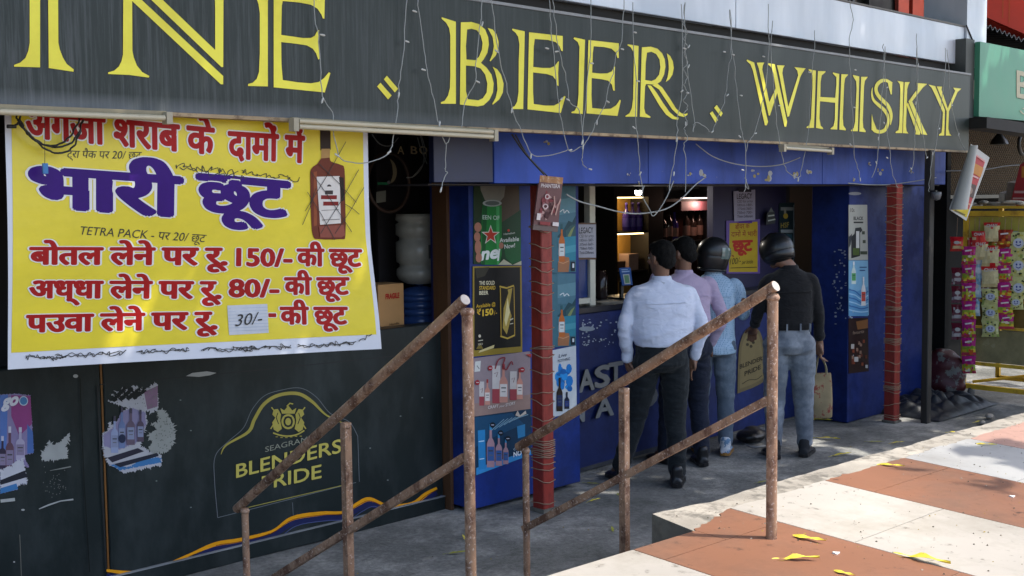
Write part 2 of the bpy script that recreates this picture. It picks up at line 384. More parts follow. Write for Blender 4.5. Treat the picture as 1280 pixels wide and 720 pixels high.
st('shop_apron', apron)
st('road', lambda b: b.box((-80, -9.5, -.02), (80, -1.3, .33), two('bounce_concrete_road', (.28, .265, .24), (.20, .19, .17), .45, .65, 1.2, 9, (.85, .95), bump=.3)))  # pale colour lets the unseen road bounce sun onto the shop
def edge_y(x):            # far edge of the raised pavement beyond the stairs
    return 2.965 + .035*noise.noise(Vector((x*2.3, 1, 0))) + .02*noise.noise(Vector((x*9, 4, 0))) + max(0, 3.95-x)*.10
XS = 3.64; YS = 2.735
def pav_body(b):
    def prism(poly, top, bot, mt, ms):
        n = len(poly); t = [(x, y, pav_z(x, y)+top) for x, y in poly]; q = [(x, y, bot) for x, y in poly]
        k = len(b.v)
        tr = tessellate_polygon([[Vector((x, y, 0)) for x, y in poly]])
        b.add(t, [tuple(i) for i in tr], mt)
        for i in range(n):
            j = (i+1) % n; b.quad(q[i], q[j], t[j], t[i], ms)
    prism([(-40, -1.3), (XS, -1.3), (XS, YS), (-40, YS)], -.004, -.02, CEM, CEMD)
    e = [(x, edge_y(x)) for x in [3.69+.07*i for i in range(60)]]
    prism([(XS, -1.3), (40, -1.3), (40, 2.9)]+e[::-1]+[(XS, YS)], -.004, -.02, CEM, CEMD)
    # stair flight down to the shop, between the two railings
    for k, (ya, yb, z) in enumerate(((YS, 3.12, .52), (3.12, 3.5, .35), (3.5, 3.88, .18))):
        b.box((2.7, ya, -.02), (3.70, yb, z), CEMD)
    b.box((-40, -1.45, -.02), (40, -1.3, .50), CEM)      # kerb to the road
st('pavement', pav_body)
def tiles(b):
    S = .755; X0 = 4.015
    def colour(i):
        if i == 3: return T_PINK
        if i == 2: return T_GREY
        if i >= 4: return (T_PINK, T_GREY)[i % 2]
        return (T_WHITE, T_ORANGE)[i % 2]
    for i in range(-14, 26):
        xa = X0+S*i; xb = xa+S; y = 2.255 + (.0 if i % 2 == 0 else .33) + S*2; m = colour(i)
        while y > -1.3:
            ya = max(y-S, -1.3); yb = min(y, YS-.002 if xb <= XS+.02 else 2.9)
            cuts = [(xa, xb, yb)]
            if xa < XS < xb: cuts = [(xa, XS, min(y, YS-.002)), (XS, xb, min(y, 2.80))]
            for ca, cb, cy in cuts:
                if cy > 2.70 and cb > XS+.01 and ca > XS-.01:
                    n = 26; g = .003; pts = [(ca+g, ya+g), (cb-g, ya+g)]
                    for q in range(n+1):
                        u = cb-g-(cb-ca-2*g)*q/n
                        pts.append((u, max(ya+.02, 2.83+.018*noise.noise(Vector((u*5, 3, 1)))+.022*noise.noise(Vector((u*31, 8, 2)))-max(0, 3.98-u)*.30)))
                    if pts[2][1]-ya > .03 or pts[-1][1]-ya > .03:
                        tr = tessellate_polygon([[Vector((x, y, 0)) for x, y in pts]]); k = len(pts)
                        top = [(x, y, pav_z(x, y)) for x, y in pts]; low = [(x, y, pav_z(x, y)-.006) for x, y in pts]
                        b.add(top+low, [tuple(t) for t in tr]+[(j, (j+1) % k, k+(j+1) % k, k+j) for j in range(k)], m)
                    continue
                if i == -1 and ca == XS: cy = min(y, 2.79)
                if cy-ya > .02:
                    g = .003; q = [(ca+(g if ca == xa else 0), ya+g), (cb-(g if cb == xb else 0), ya+g), (cb-(g if cb == xb else 0), cy-g), (ca+(g if ca == xa else 0), cy-g)]
                    n = 4; t = [(u, v, pav_z(u, v)) for u, v in q]; lo = [(u, v, pav_z(u, v)-.006) for u, v in q]
                    b.hexa(lo+t, m)
            y -= S
st('pavement_tiles', tiles)

# ================================================================ THE SHOP BUILDING
shop = thing('shop_building', 'blue and black liquor shop front with steel balcony above the sign', 'shop', (6.5, 6.5, 0))
def front_panel(b):
    # low black wall of the left bay, in two leaves with frames, painted crest and gold and blue wave
    b.box((-1.0, 5.68, 0), (2.585, 5.80, 1.215), BLACKP, .004)
    b.box((2.60, 5.67, 0), (4.86, 5.80, 1.215), BLACKP, .004)
    b.box((2.588, 5.682, 0), (2.598, 5.79, 1.21), pm('amber_edge_strip', '#8a5a24', .5, .3, 20))
    b.box((-1.0, 5.650, 0), (4.86, 5.69, .085), BLACKP, .004)
    b.box((-1.0, 5.647, .086), (4.86, 5.68, .091), pm('pale_ledge_edge', '#8d9092', .6, .5, 3))  # thin grey line along the top of the skirting
    p = Print(b, 'y', 5.6685, .00012)
    p.stroke([(100, 473), (105, 600), (112, 715)], 1.2, '#0c1010')
    dk = pm('panel_groove', '#0b0f10', .6, .1, 4)
    p.stroke([(122, 482), (127, 600), (133, 712)], 2.0, dk); p.stroke([(122, 481), (330, 462), (540, 440)], 1.2, dk)
    p.stroke([(546, 415), (549, 640)], 1.5, dk)
    # wave
    A = curve2([(133, 713), (170, 716), (205, 708), (240, 692), (270, 680), (300, 675), (340, 664), (365, 648), (400, 642), (430, 640), (447, 630), (462, 624), (485, 632), (515, 630), (532, 618), (546, 610)], 5)
    wd = [3+2.6*abs(math.sin(i*.21)) for i in range(len(A))]
    p.stroke([(x, y+6) for x, y in A], [w_*1.5 for w_ in wd], '#1d2350'); p.stroke([(x+6, y+9) for x, y in A], 1.0, '#4b5480')
    p.stroke(A, wd, '#ec9f10'); p.stroke([(x, y+2) for x, y in A[20:]], [.8]*len(A[20:]), '#7a3d14')
    # crest outline
    out = curve2([(272, 647), (268, 600), (269, 570), (285, 552), (304, 535), (315, 512), (330, 495), (350, 488), (375, 485), (395, 496), (413, 517), (436, 527), (447, 545)], 6)
    p.stroke(out, .8, '#6d7276'); p.stroke([(272, 647), (445, 603)], .8, '#6d7276'); p.stroke([(447, 545), (449, 602)], .7, '#6d7276')
    ar = curve2([(276, 568), (283, 556), (310, 540), (318, 524), (330, 505), (348, 494), (372, 492), (390, 502), (408, 519), (432, 530)], 6)
    n = len(ar); p.stroke(ar, [.6+3.6*min(1, 4*min(i, n-1-i)/n) for i in range(n)], '#a99c48')
    G = '#b0a34e'; K = '#1a2224'
    # heraldic emblem: shield between two rampant beasts, crown and scroll
    p.oval(360, 527, 8.5, 9.5, G); p.oval(360, 527, 6, 7, K); p.oval(360, 527, 3.6, 4.6, G); p.stroke([(356, 521), (356, 533)], .8, K); p.stroke([(364, 521), (364, 533)], .8, K)
    for sx in (-1, 1):
        X = lambda d: 360+sx*d
        p.poly([(X(8), 536), (X(10), 526), (X(9), 518), (X(13), 511), (X(18), 512), (X(20), 518), (X(16), 522), (X(20), 528), (X(18), 537), (X(13), 540)], G)
        p.stroke([(X(13), 516), (X(15), 522), (X(12), 530)], 1, K); p.stroke([(X(17), 514), (X(21), 509)], 1.4, G); p.stroke([(X(18), 530), (X(22), 536)], 1.6, G)
    p.poly([(352, 517), (350, 510), (355, 513), (360, 507), (365, 513), (370, 510), (368, 517)], G); p.stroke([(358, 508), (362, 504), (366, 505)], 1.6, G)
    p.stroke(curve2([(341, 541), (350, 544), (360, 545), (371, 543), (380, 538)]), 1.8, G)
    for k in range(6): p.stroke([(344+k*6, 546+math.sin(k)), (347+k*6, 546+math.sin(k))], .8, G)
    p.text('SEAGRAM\'S', 331, 565, 392, 550, 9.5, '#8f9080', -.004)
    p.text('BLENDERS', 295, 597, 426, 565, 24, '#c4b658', .018)
    p.text('PRIDE', 327, 612, 401, 597, 24, '#c4b658', .018)
    p.stroke([(310, 634), (430, 606)], 1.0, '#9c9348'); p.stroke([(365, 628), (366, 644)], .8, '#60666a')
    # scraps of torn white paper and scratches on the left leaf
    q = Print(b, 'y', 5.678, .00015); W = '#a9a9a6'
    q.torn([(52, 577), (52, 566), (58, 558), (61, 550), (66, 556), (74, 553), (82, 546), (87, 540), (87, 552), (82, 556), (86, 566), (84, 573), (70, 575)], W, 4, .8, 3)
    for k in range(40): q.oval(70+random.gauss(0, 8), 606+random.gauss(0, 9), .5, .7, '#7b7b76', n=5)
    q.stroke([(48, 636), (60, 631), (75, 626), (91, 624)], [1, 2, 1.4, 2], W); q.stroke([(62, 588), (78, 585), (88, 583)], [.6, 1.6, 1.4], '#83847f'); q.stroke([(0, 626), (18, 624)], [4, 4], W)
    q.stroke([(24, 668), (25, 690), (26, 720)], .9, '#6b6a60'); q.oval(28, 637, 2.2, 1.2, W); q.oval(17, 702, 1.2, 1, W)
    p.poly([(232, 470), (240, 466), (258, 464), (270, 466), (262, 469), (248, 471)], W); p.oval(94, 470, 3.2, 2.2, W)
    for sx, sy in ((238, 538), (225, 500), (195, 601), (238, 634), (484, 600), (500, 520), (462, 560), (527, 497)): p.oval(sx, sy, 1.2, .8, '#6f7473')
part('front_panel', shop, front_panel)
part('door_jamb', shop, lambda b: (b.box((4.862, 5.60, 0), (4.888, 5.74, 2.38), WOODD)))
part('pier', shop, lambda b: b.box((4.892, 5.42, .035), (5.905, 5.80, 2.40), BLUE, .004))
def rpier(b):
    DB = two('deep_blue_paint', (.010, .026, .145), (.008, .017, .085), .42, .62, 3, 7, (.45, .65), bump=.08, spec=.25, third=('#7d879c', .72, .735, 60)); b.box((9.17, 5.23, .01), (9.93, 5.60, 2.40), DB, .004); b.box((9.93, 5.37, .01), (10.86, 5.60, 2.40), DB, .004)
    p = Print(b, 'y', 5.2285, .00008)
    random.seed(11)
    for k in range(60):       # flakes where posters were torn away
        x = 1062+random.random()*6; y = 330+random.random()*120; p.oval(x, y, .4+random.random()*1.0, .4+random.random()*1.4, '#9aa3ad', n=6)
    p.oval(1068, 242, 8, 2, '#8b8f96')
    p2 = Print(b, 'x', 9.1685, .00008)
    for k in range(45):
        x = 1041+random.random()*17; y = 310+random.random()*95; p2.oval(x, y, .4+random.random()*1.3, .4+random.random()*1.1, '#9aa3ad', n=6)
part('pier', shop, rpier)
def counter(b):
    b.box((5.906, 5.70, .02), (9.168, 6.25, 1.17), NAVY, .004)
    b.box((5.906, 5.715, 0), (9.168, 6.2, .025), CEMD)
    p = Print(b, 'y', 5.6985, .00008); random.seed(5)
    for k in range(70):
        x = 728+random.random()**2*60; y = 398+random.random()*35; p.oval(x, y, .5+random.random()*1.2, .4+random.random()*.8, '#a8b2bd', n=7)
    p.oval(733, 411, 10, 3.0, '#9ba7b2')
    p.stroke([(724, 588), (800, 566), (835, 556)], 5, pm('skirting_grime', '#3d4046', .8, .4, 30))
    # oval brand decal on the right half of the counter
    D = [(921, 492), (922, 455), (924, 430), (931, 413), (941, 409), (950, 416), (955, 440), (957, 474)]
    p.poly(curve2(D+[D[0]], 4)[:-1], '#6f6346'); p.poly(curve2([(924, 486), (925, 455), (927, 432), (933, 418), (941, 414), (948, 420), (952, 441), (954, 471), (924, 486)], 4)[:-1], '#80724f')
    for k in range(5): p.oval(937+math.cos(k*1.3)*4, 428+math.sin(k*1.3)*5, 2, 2, '#3b3425', n=8)
    p.text('BLENDERS', 924, 461, 955, 449, 7.5, '#2a2418', .03); p.text('PRIDE', 930, 470, 950, 461, 8, '#2a2418', .03)
    p.stroke(curve2([(927, 480), (935, 475), (945, 474), (952, 469)]), .9, '#3b3425')
cnt = part('counter', shop, counter)
part('counter_top', shop, lambda b: b.box((5.906, 5.68, 1.171), (9.168, 6.27, 1.215), pm('dark_counter_laminate', '#20242c', .3, .3, 5), .004))
# raised metal letters on the counter, partly hidden by the queue
LET = pm('grey_metal_letter', '#8f9294', .35, .2, 12, metal=.3)
LETS = pm('grey_metal_letter_side', '#45484c', .5, .2, 12)
def metal_letter(ch, x0, y0, x1, y1, h):
    def fn(b):
        for Y_, m in ((5.69, LETS), (5.682, LETS), (5.674, LETS), (5.666, LET)):
            Print(b, 'y', Y_, .0006).text(ch, x0+(5.69-Y_)*60, y0, x1+(5.69-Y_)*60, y1, h, m, .03)
    return part('letter', cnt, fn)
WLOC[cnt.name] = WLOC[shop.name]
for ch, x0, y0, x1, y1, h in (('A', 723, 490, 741, 486, 37), ('S', 743, 485, 760, 481, 37), ('T', 760, 480, 777, 477, 37), ('N', 714, 530, 729, 526, 34), ('A', 744, 522, 765, 518, 34), ('O', 792, 512, 820, 506, 36)):
    metal_letter(ch, x0, y0, x1, y1, h)
def fascia(b):
    b.box((4.765, 5.05, 2.10), (6.20, 5.10, 2.47), FASC, .003); b.box((6.205, 5.05, 2.10), (8.42, 5.10, 2.47), FASC, .003); b.box((8.425, 5.05, 2.10), (10.60, 5.10, 2.47), FASC, .003)
    b.box((4.30, 5.055, 2.105), (4.76, 5.10, 2.47), pm('dark_navy_fascia', (.010, .016, .055), .5, .3, 5), .003)
    p = Print(b, 'y', 5.0485, .00008); random.seed(2)
    for x, y, r in ((877, 217, 5), (944, 217, 4), (958, 220, 5), (993, 218, 4), (1010, 216, 3), (862, 219, 2.5), (800, 228, 2), (786, 218, 2), (683, 178, 3), (1100, 214, 3), (1087, 205, 2.4), (1068, 224, 2), (1012, 216, 2.4), (1140, 215, 2)):
        for k in range(4): p.oval(x+random.uniform(-r, r), y+random.uniform(-r, r), r*random.uniform(.2, .7), r*random.uniform(.2, .9), ('#8d8150', '#97999c')[k % 2], n=7)
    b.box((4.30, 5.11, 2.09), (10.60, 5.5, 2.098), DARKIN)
part('fascia', shop, fascia)
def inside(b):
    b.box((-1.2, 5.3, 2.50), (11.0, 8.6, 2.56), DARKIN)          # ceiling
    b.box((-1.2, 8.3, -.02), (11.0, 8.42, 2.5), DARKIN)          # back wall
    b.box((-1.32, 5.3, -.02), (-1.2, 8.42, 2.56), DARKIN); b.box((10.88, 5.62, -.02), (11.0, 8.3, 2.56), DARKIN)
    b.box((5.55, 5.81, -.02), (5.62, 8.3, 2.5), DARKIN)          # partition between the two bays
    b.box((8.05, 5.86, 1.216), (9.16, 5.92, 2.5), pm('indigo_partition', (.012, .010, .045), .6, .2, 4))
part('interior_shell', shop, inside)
def upper(b):
    b.box((-1.5, 4.83, 2.48), (10.4, 5.04, 3.06), DARKIN)        # sign support beam
    b.box((-1.5, 4.95, 3.10), (11.05, 8.6, 3.20), pm('dark_soffit', '#25211c', .8, .4, 5))  # dark brown soffit in the gap above the sign
    b.box((4.5, 4.87, 3.075), (7.9, 4.93, 3.10), pm('rusty_beam', '#4a4130', .8, .4, 9))
part('slab', shop, upper)
def parapet(b):
    xs = [-1.5, 2.4, 5.0, 7.0, 10.62]
    for i in range(4): b.box((xs[i]+.004, 4.90, 3.20), (xs[i+1]-.004, 4.95, 3.545), STAINLESS, .004)
    b.hexa([(10.625, 4.88, 3.20), (11.04, 4.88, 3.20), (11.04, 5.3, 3.20), (10.625, 5.3, 3.20), (10.625, 4.88, 5.5), (11.04, 4.88, 5.5), (11.04, 5.3, 5.5), (10.625, 5.3, 5.5)], STAINLESS)
    b.tube([(10.60, 4.875, 3.56), (10.98, 4.872, 3.21)], .007, BLKP)
    b.box((-1.5, 4.895, 3.546), (10.62, 4.955, 3.56), pm('parapet_cap', '#6f6c66', .6, .3, 5))
part('parapet', shop, parapet)
def wall_up(b):
    b.box((-1.5, 6.0, 3.2), (11.04, 6.2, 7.5), pm('upper_wall_plaster', '#3f3d3a', .8, .4, 3))
part('wall', shop, wall_up)
def window(x0, x1, m, y=5.95):
    return part('window', shop, lambda b: (b.box((x0, y, 3.3), (x1, y+.04, 5.2), m), b.box((x0-.04, y-.03, 3.25), (x0, y+.05, 5.25), BLKP), b.box((x1, y-.03, 3.25), (x1+.04, y+.05, 5.25), BLKP)))
GLASSD = pm('dark_window_glass', (.01, .011, .012), .12, .2, 2, spec=.6)
for x0 in (1.0, 3.0, 5.0, 7.0, 9.2): window(x0, x0+1.2, GLASSD)
REDSH = pm('red_shutter', '#a3402c', .55, .3, 6)
for x0 in (11.02-.0,): pass
part('shutter', shop, lambda b: b.box((11.20, 5.86, 3.3), (11.42, 5.9, 5.2), REDSH))
part('shutter', shop, lambda b: b.box((11.50, 5.86, 3.3), (11.74, 5.9, 5.2), REDSH))
part('side_screen', shop, lambda b: (b.box((10.7, 5.91, 3.2), (13.0, 5.97, 5.4), pm('dark_screen', '#191a1b', .6, .4, 9)), b.box((11.95, 5.84, 3.2), (12.20, 5.88, 5.4), pm('grey_curtain', '#5d5f5c', .7, .3, 8, stretch=(8, 8, .4)))))

# red square pillars wrapped in twine, standing clear of the front
def pillar(cx, cy, label, loops, seed):
    t = thing('wrapped_pillar', label, 'pillar', (cx, cy, 0), 'red pillars holding up the fascia')
    part('post', t, lambda b: (b.box((cx-.05, cy-.05, 0), (cx+.05, cy+.05, 2.10), REDP, .006), b.box((cx-.062, cy-.062, 0), (cx+.062, cy+.062, .025), CEMD)))
    random.seed(seed)
    def wr(b):
        for z, sl in loops:
            h = .0545; g = lambda: random.uniform(-.004, .004)
            pts = [(cx-h, cy+h, z+sl+g()), (cx-h, cy, z+sl*.7+g()), (cx-h, cy-h, z+g()), (cx, cy-h-.001, z-.006+g()), (cx+h, cy-h, z+sl*.3+g()), (cx+h, cy+h, z+sl*.6), (cx-h, cy+h, z+sl)]
            b.tube(pts, .0032, WIRE, 5, cap=False)
    part('twine', t, wr)
PL = PZ(681, 640); PR_ = PZ(1117, 529)
random.seed(21)
L1 = [(.06, .0), (.20, .02), (.28, .0), (.315, .02)] + [(.36+.013*i, random.uniform(-.01, .01)) for i in range(9)] + [(.52, .03), (.60, .02), (.70, .03), (.78, -.02), (.90, .015), (1.0, .03), (1.06, -.01), (1.075, -.02), (1.18, .02), (1.29, .03), (1.40, .02), (1.47, .015), (1.55, .03), (1.61, .02), (1.70, .025), (1.80, .03), (1.84, -.01)]
pillar(PL.x+.02, PL.y+.03, 'red pillar with loose twine coils beside the beer posters', L1, 1)
L2 = [(.05+.02*i, 0) for i in range(2)] + [(.2+i*.085+random.uniform(-.02, .02), random.uniform(-.03, .03)) for i in range(11)] + [(z+.011*i, 0) for z in (.30, .72, 1.0) for i in range(4)] + [(1.12+i*.045+random.uniform(-.01, .01), random.uniform(-.03, .03)) for i in range(22)]
pillar(PR_.x+.02, PR_.y+.03, 'red pillar densely wound with twine near the snack cart', L2, 2)
pb = PZ(1157, 529)
single('steel_pole', 'dark weathered pole beside the twine-wound red pillar near the snack cart', 'pole', lambda b: (b.box((pb.x-.04, pb.y-.03, 0), (pb.x+.04, pb.y+.03, 2.39), two('weathered_dark_post', '#2b2926', '#5d554a', .55, .66, 5, 8, bump=.2, stretch=(1, 1, .3)), .006)))
single('security_camera', 'small grey dome camera near the top of the dark weathered pole', 'camera', lambda b: (b.lathe([(.001, -.045), (.03, -.035), (.042, 0), (.042, .03), (.001, .03)], (pb.x-.03, pb.y-.08, 2.0), pm('camera_grey', '#5c5e60', .4, .1, 9), 14), b.box((pb.x-.045, pb.y-.08, 2.025), (pb.x-.015, pb.y-.028, 2.045), BLKP)))

# ================================================================ THE LONG SIGNBOARD
sign = thing('signboard', 'long dark signboard with yellow engraved letters across the shop front', 'signboard', (4.95, 4.75, 2.40))
part('board', sign, lambda b: b.box((-1.2, 4.75, 2.402), (10.42, 4.80, 3.08), SIGNF))
TRIM = two('rusty_tan_trim', '#a08a6a', '#4f3a28', .5, .62, 7, 8, stretch=(1, 1, 1), bump=.2)
part('trim', sign, lambda b: (b.box((-1.2, 4.742, 3.081), (10.43, 4.81, 3.097), pm('pale_trim', '#8d8f90', .5, .3, 8)), b.box((-1.2, 4.742, 2.384), (10.43, 4.81, 2.401), TRIM)))
YEL = two('yellow_sign_vinyl', (.84, .76, .05), (.74, .64, .045), .45, .7, 3, 7, (.35, .5), bump=0, base_var=.08)
LSH = pm('letter_brown_edge', '#2a211a', .6, .2, 9)
def crop(ox, oy, s): return lambda L: [(ox+x/s, oy+y/s) for x, y in L]
c1 = crop(0, 0, 6); c2 = crop(130, 0, 6); c3 = crop(280, 0, 6); c4 = crop(460, 20, 5.333); c5 = crop(630, 25, 6); c6 = crop(770, 45, 6); c7 = crop(925, 65, 6.857); c8 = crop(1060, 80, 6.427)
def rib(pts):
    P = curve_pts([(a, b_, 0) for a, b_, _ in pts], 5); Wd = curve_pts([(w_, 0, 0) for _, _, w_ in pts], 5); A = []; B = []
    for i, p in enumerate(P):
        a = P[max(0, i-1)]; z = P[min(len(P)-1, i+1)]; d = (z-a).normalized(); h = Wd[i].x/2
        A.append((p.x-d.y*h, p.y+d.x*h)); B.append((p.x+d.y*h, p.y-d.x*h))
    return A+B[::-1]
def grow(L, d):
    """outline pushed outward by d pixels"""
    n = len(L); ar = sum(L[i][0]*L[(i+1) % n][1]-L[(i+1) % n][0]*L[i][1] for i in range(n)); s = 1 if ar > 0 else -1; o = []
    for i in range(n):
        a = Vector(L[i-1]); p = Vector(L[i]); c = Vector(L[(i+1) % n]); e1 = (p-a); e2 = (c-p)
        if e1.length < 1e-6 or e2.length < 1e-6: o.append(tuple(p)); continue
        e1.normalize(); e2.normalize(); n1 = Vector((e1.y, -e1.x))*s; n2 = Vector((e2.y, -e2.x))*s; m = n1+n2
        if m.length < .3: m = n1
        m.normalize(); k = d/max(.5, m.dot(n1)); o.append((p.x+m.x*k, p.y+m.y*k))
    return o
LETTERS = [
 ('I', c1, [[(110, -290), (300, -275), (300, 505), (105, 500), (105, 487), (150, 470), (190, 435), (212, 380), (222, 320), (222, -200), (200, -250)], [(358, -275), (550, -262), (500, -220), (445, -160), (435, 0), (437, 320), (447, 370), (470, 430), (500, 480), (552, 520), (550, 538), (365, 510)]], []),
 ('N', c2, [[(30, 555), (30, 543), (75, 530), (110, 500), (130, 460), (142, 410), (145, -200), (210, -100), (212, 380), (222, 430), (245, 490), (285, 540), (340, 570), (335, 582), (190, 562)], [(69, -200), (893, 570), (893, 632), (875, 632), (213, 10), (60, -160)], [(162, -185), (251, -180), (440, 0), (833, 375), (833, 60), (828, -120), (770, -190), (960, -175), (905, -120), (895, 0), (893, 503), (880, 503), (360, 5)]], []),
 ('E', c3, [[(180, 645), (180, 630), (215, 620), (245, 590), (262, 540), (268, 400), (268, 100), (258, 30), (240, -20), (200, -60), (328, -50), (328, 648)], [(372, -45), (755, -5), (752, 140), (740, 138), (730, 110), (700, 65), (650, 35), (560, 18), (440, 8), (433, 40), (428, 262), (500, 272), (590, 285), (650, 285), (680, 268), (700, 230), (712, 225), (712, 330), (718, 440), (706, 447), (690, 400), (665, 365), (620, 340), (540, 328), (428, 315), (430, 480), (440, 600), (560, 618), (650, 625), (710, 615), (750, 585), (785, 542), (797, 548), (755, 693), (372, 655)]], []),
 (',', c4, [[(125, 398), (200, 485), (178, 510), (105, 422)], [(82, 445), (157, 530), (133, 556), (60, 470)]], []),
 ('B', c4, [[(490, 18), (490, 8), (585, 38), (585, 585), (485, 585), (485, 575), (510, 565), (533, 530), (545, 480), (548, 400), (548, 130), (540, 80), (520, 45)], 'H', [(797, 80), (830, 90), (855, 120), (870, 170), (868, 220), (850, 265), (815, 302), (810, 298), (830, 250), (838, 200), (830, 140)], [(830, 338), (860, 355), (885, 390), (903, 450), (898, 510), (875, 555), (830, 592), (828, 585), (850, 545), (862, 490), (858, 420), (845, 370)]],
   [[(618, 42), (690, 40), (740, 55), (780, 90), (800, 140), (805, 190), (795, 245), (770, 290), (752, 312), (790, 345), (822, 390), (837, 450), (832, 510), (808, 560), (770, 595), (730, 603), (612, 590)], [(660, 90), (690, 85), (725, 95), (750, 130), (763, 180), (758, 225), (740, 270), (715, 295), (655, 290), (652, 200)], [(652, 330), (710, 335), (750, 350), (780, 390), (795, 450), (790, 510), (765, 548), (735, 562), (665, 555), (652, 500)]]),
 ('E', c5, [[(60, 75), (62, 65), (155, 85), (143, 668), (55, 668), (52, 660), (80, 645), (98, 610), (108, 540), (110, 300), (115, 180), (105, 125), (85, 95)], [(187, 92), (440, 120), (440, 235), (428, 230), (415, 195), (385, 165), (330, 150), (230, 142), (222, 200), (218, 352), (290, 360), (345, 360), (380, 345), (405, 310), (410, 312), (405, 400), (408, 495), (398, 490), (388, 450), (365, 420), (320, 405), (217, 393), (217, 540), (222, 630), (310, 642), (375, 642), (415, 620), (450, 570), (460, 575), (425, 697), (175, 670)]], []),
 ('E', c5, [[(520, 140), (525, 130), (607, 148), (590, 705), (505, 698), (505, 690), (530, 680), (550, 640), (558, 560), (563, 300), (565, 200), (552, 165)], [(632, 150), (860, 175), (860, 285), (850, 285), (838, 245), (805, 215), (750, 203), (672, 197), (665, 250), (660, 395), (720, 402), (775, 400), (808, 385), (825, 350), (832, 350), (828, 440), (830, 530), (818, 528), (808, 485), (780, 455), (735, 445), (657, 435), (655, 560), (660, 660), (740, 668), (800, 665), (840, 640), (868, 598), (875, 605), (850, 720), (618, 700)]], []),
 ('R', c6, [[(85, 70), (88, 62), (168, 75), (157, 605), (70, 605), (72, 597), (100, 580), (118, 540), (127, 470), (133, 200), (130, 120), (110, 85)], 'H', [(235, 370), (262, 372), (300, 420), (350, 500), (400, 570), (440, 605), (468, 612), (465, 628), (420, 622), (375, 590), (330, 530), (280, 445)], [(270, 368), (310, 358), (345, 385), (400, 465), (450, 545), (490, 580), (520, 585), (535, 578), (535, 590), (510, 608), (470, 598), (420, 550), (370, 475), (320, 400)], [(380, 130), (405, 150), (425, 190), (432, 240), (422, 290), (400, 325), (372, 345), (385, 310), (395, 250), (392, 190)]],
   [[(193, 85), (260, 80), (310, 95), (345, 130), (365, 175), (370, 230), (360, 290), (335, 340), (300, 365), (225, 360), (217, 380), (210, 540), (220, 580), (258, 605), (255, 614), (178, 605)], [(232, 125), (265, 118), (300, 135), (325, 175), (332, 235), (322, 290), (295, 325), (265, 338), (218, 330), (222, 200)]]),
 (',', c6, [[(755, 517), (800, 580), (785, 605), (735, 538)], [(722, 565), (765, 630), (745, 650), (703, 580)]], []),
 ('W', c7, [[(55, 75), (60, 65), (120, 90), (240, 600), (228, 628), (212, 628), (110, 160), (88, 105)], [(143, 92), (208, 90), (195, 115), (190, 150), (250, 430), (305, 310), (285, 180), (262, 125), (235, 105), (240, 95), (298, 105), (403, 600), (395, 640), (380, 640), (318, 350), (255, 545), (245, 545), (160, 140)], [(315, 113), (382, 115), (368, 140), (362, 180), (412, 470), (498, 200), (490, 160), (465, 130), (562, 140), (540, 170), (515, 215), (420, 550), (405, 555), (330, 170)]], []),
 ('H', c7, [[(585, 155), (590, 147), (650, 160), (633, 650), (570, 652), (570, 642), (595, 625), (608, 570), (620, 300), (620, 200), (605, 170)], [(667, 163), (733, 165), (730, 175), (700, 200), (690, 260), (687, 385), (815, 393), (825, 280), (825, 215), (795, 185), (795, 175), (850, 188), (832, 665), (775, 662), (775, 655), (800, 635), (812, 580), (815, 435), (685, 422), (680, 570), (690, 630), (712, 652), (710, 662), (650, 650)], [(868, 190), (925, 192), (922, 200), (900, 225), (892, 280), (880, 560), (885, 630), (907, 662), (905, 672), (850, 665)]], []),
 ('I', c8, [[(38, 95), (40, 88), (90, 100), (78, 540), (25, 540), (22, 532), (45, 515), (55, 470), (68, 200), (65, 140)], [(105, 103), (157, 103), (155, 110), (135, 135), (128, 180), (118, 450), (122, 510), (143, 540), (138, 548), (90, 542)]], []),
 ('S', c8, [[(355, 150), (352, 245), (342, 243), (325, 180), (318, 140)], rib([(352, 158, 22), (310, 134, 24), (270, 135, 28), (238, 160, 28), (224, 200, 26), (237, 245, 28), (275, 290, 30), (315, 330, 30), (340, 380, 26), (347, 430, 20), (340, 490, 4)]), rib([(195, 190, 4), (191, 240, 12), (205, 290, 20), (245, 330, 26), (290, 370, 26), (318, 420, 24), (318, 480, 24), (295, 530, 28), (255, 545, 28), (215, 535, 28), (192, 515, 10)]), [(190, 400), (200, 450), (228, 520), (222, 545), (188, 530)]], []),
 ('K', c8, [[(395, 135), (445, 145), (435, 555), (382, 555), (382, 545), (405, 530), (412, 480), (420, 200), (415, 160)], [(455, 145), (497, 145), (485, 165), (475, 200), (465, 500), (470, 540), (485, 558), (440, 555)], [(485, 300), (560, 195), (548, 160), (548, 152), (635, 160), (600, 190), (515, 300), (610, 520), (637, 570), (590, 565)], [(468, 325), (480, 310), (580, 550), (575, 570), (540, 565), (545, 540)]], []),
 ('Y', c8, [[(645, 165), (700, 178), (778, 370), (772, 575), (730, 575), (730, 567), (750, 550), (757, 500), (762, 390), (700, 250), (670, 190)], [(712, 180), (755, 182), (750, 205), (800, 355), (860, 215), (845, 190), (910, 198), (880, 225), (810, 380), (805, 520), (815, 560), (830, 575), (785, 575), (792, 380)]], []),
]
for ch, cr, polys, hol in LETTERS:
    def fn(b, cr=cr, polys=polys, hol=hol):
        p = Print(b, 'y', 4.7490, .00012); g = .75
        for L in polys:
            if L != 'H': p.poly(grow(cr(L), g), LSH)
        if hol: p.poly(grow(cr(hol[0]), g), LSH, [grow(cr(h), -g*.7) for h in hol[1:]])
        p.k = 7
        for L in polys:
            if L == 'H': p.poly(cr(hol[0]), YEL, [cr(h) for h in hol[1:]])
            else: p.poly(cr(L), YEL)
    part('letter' if ch != ',' else 'punctuation_mark', sign, fn)

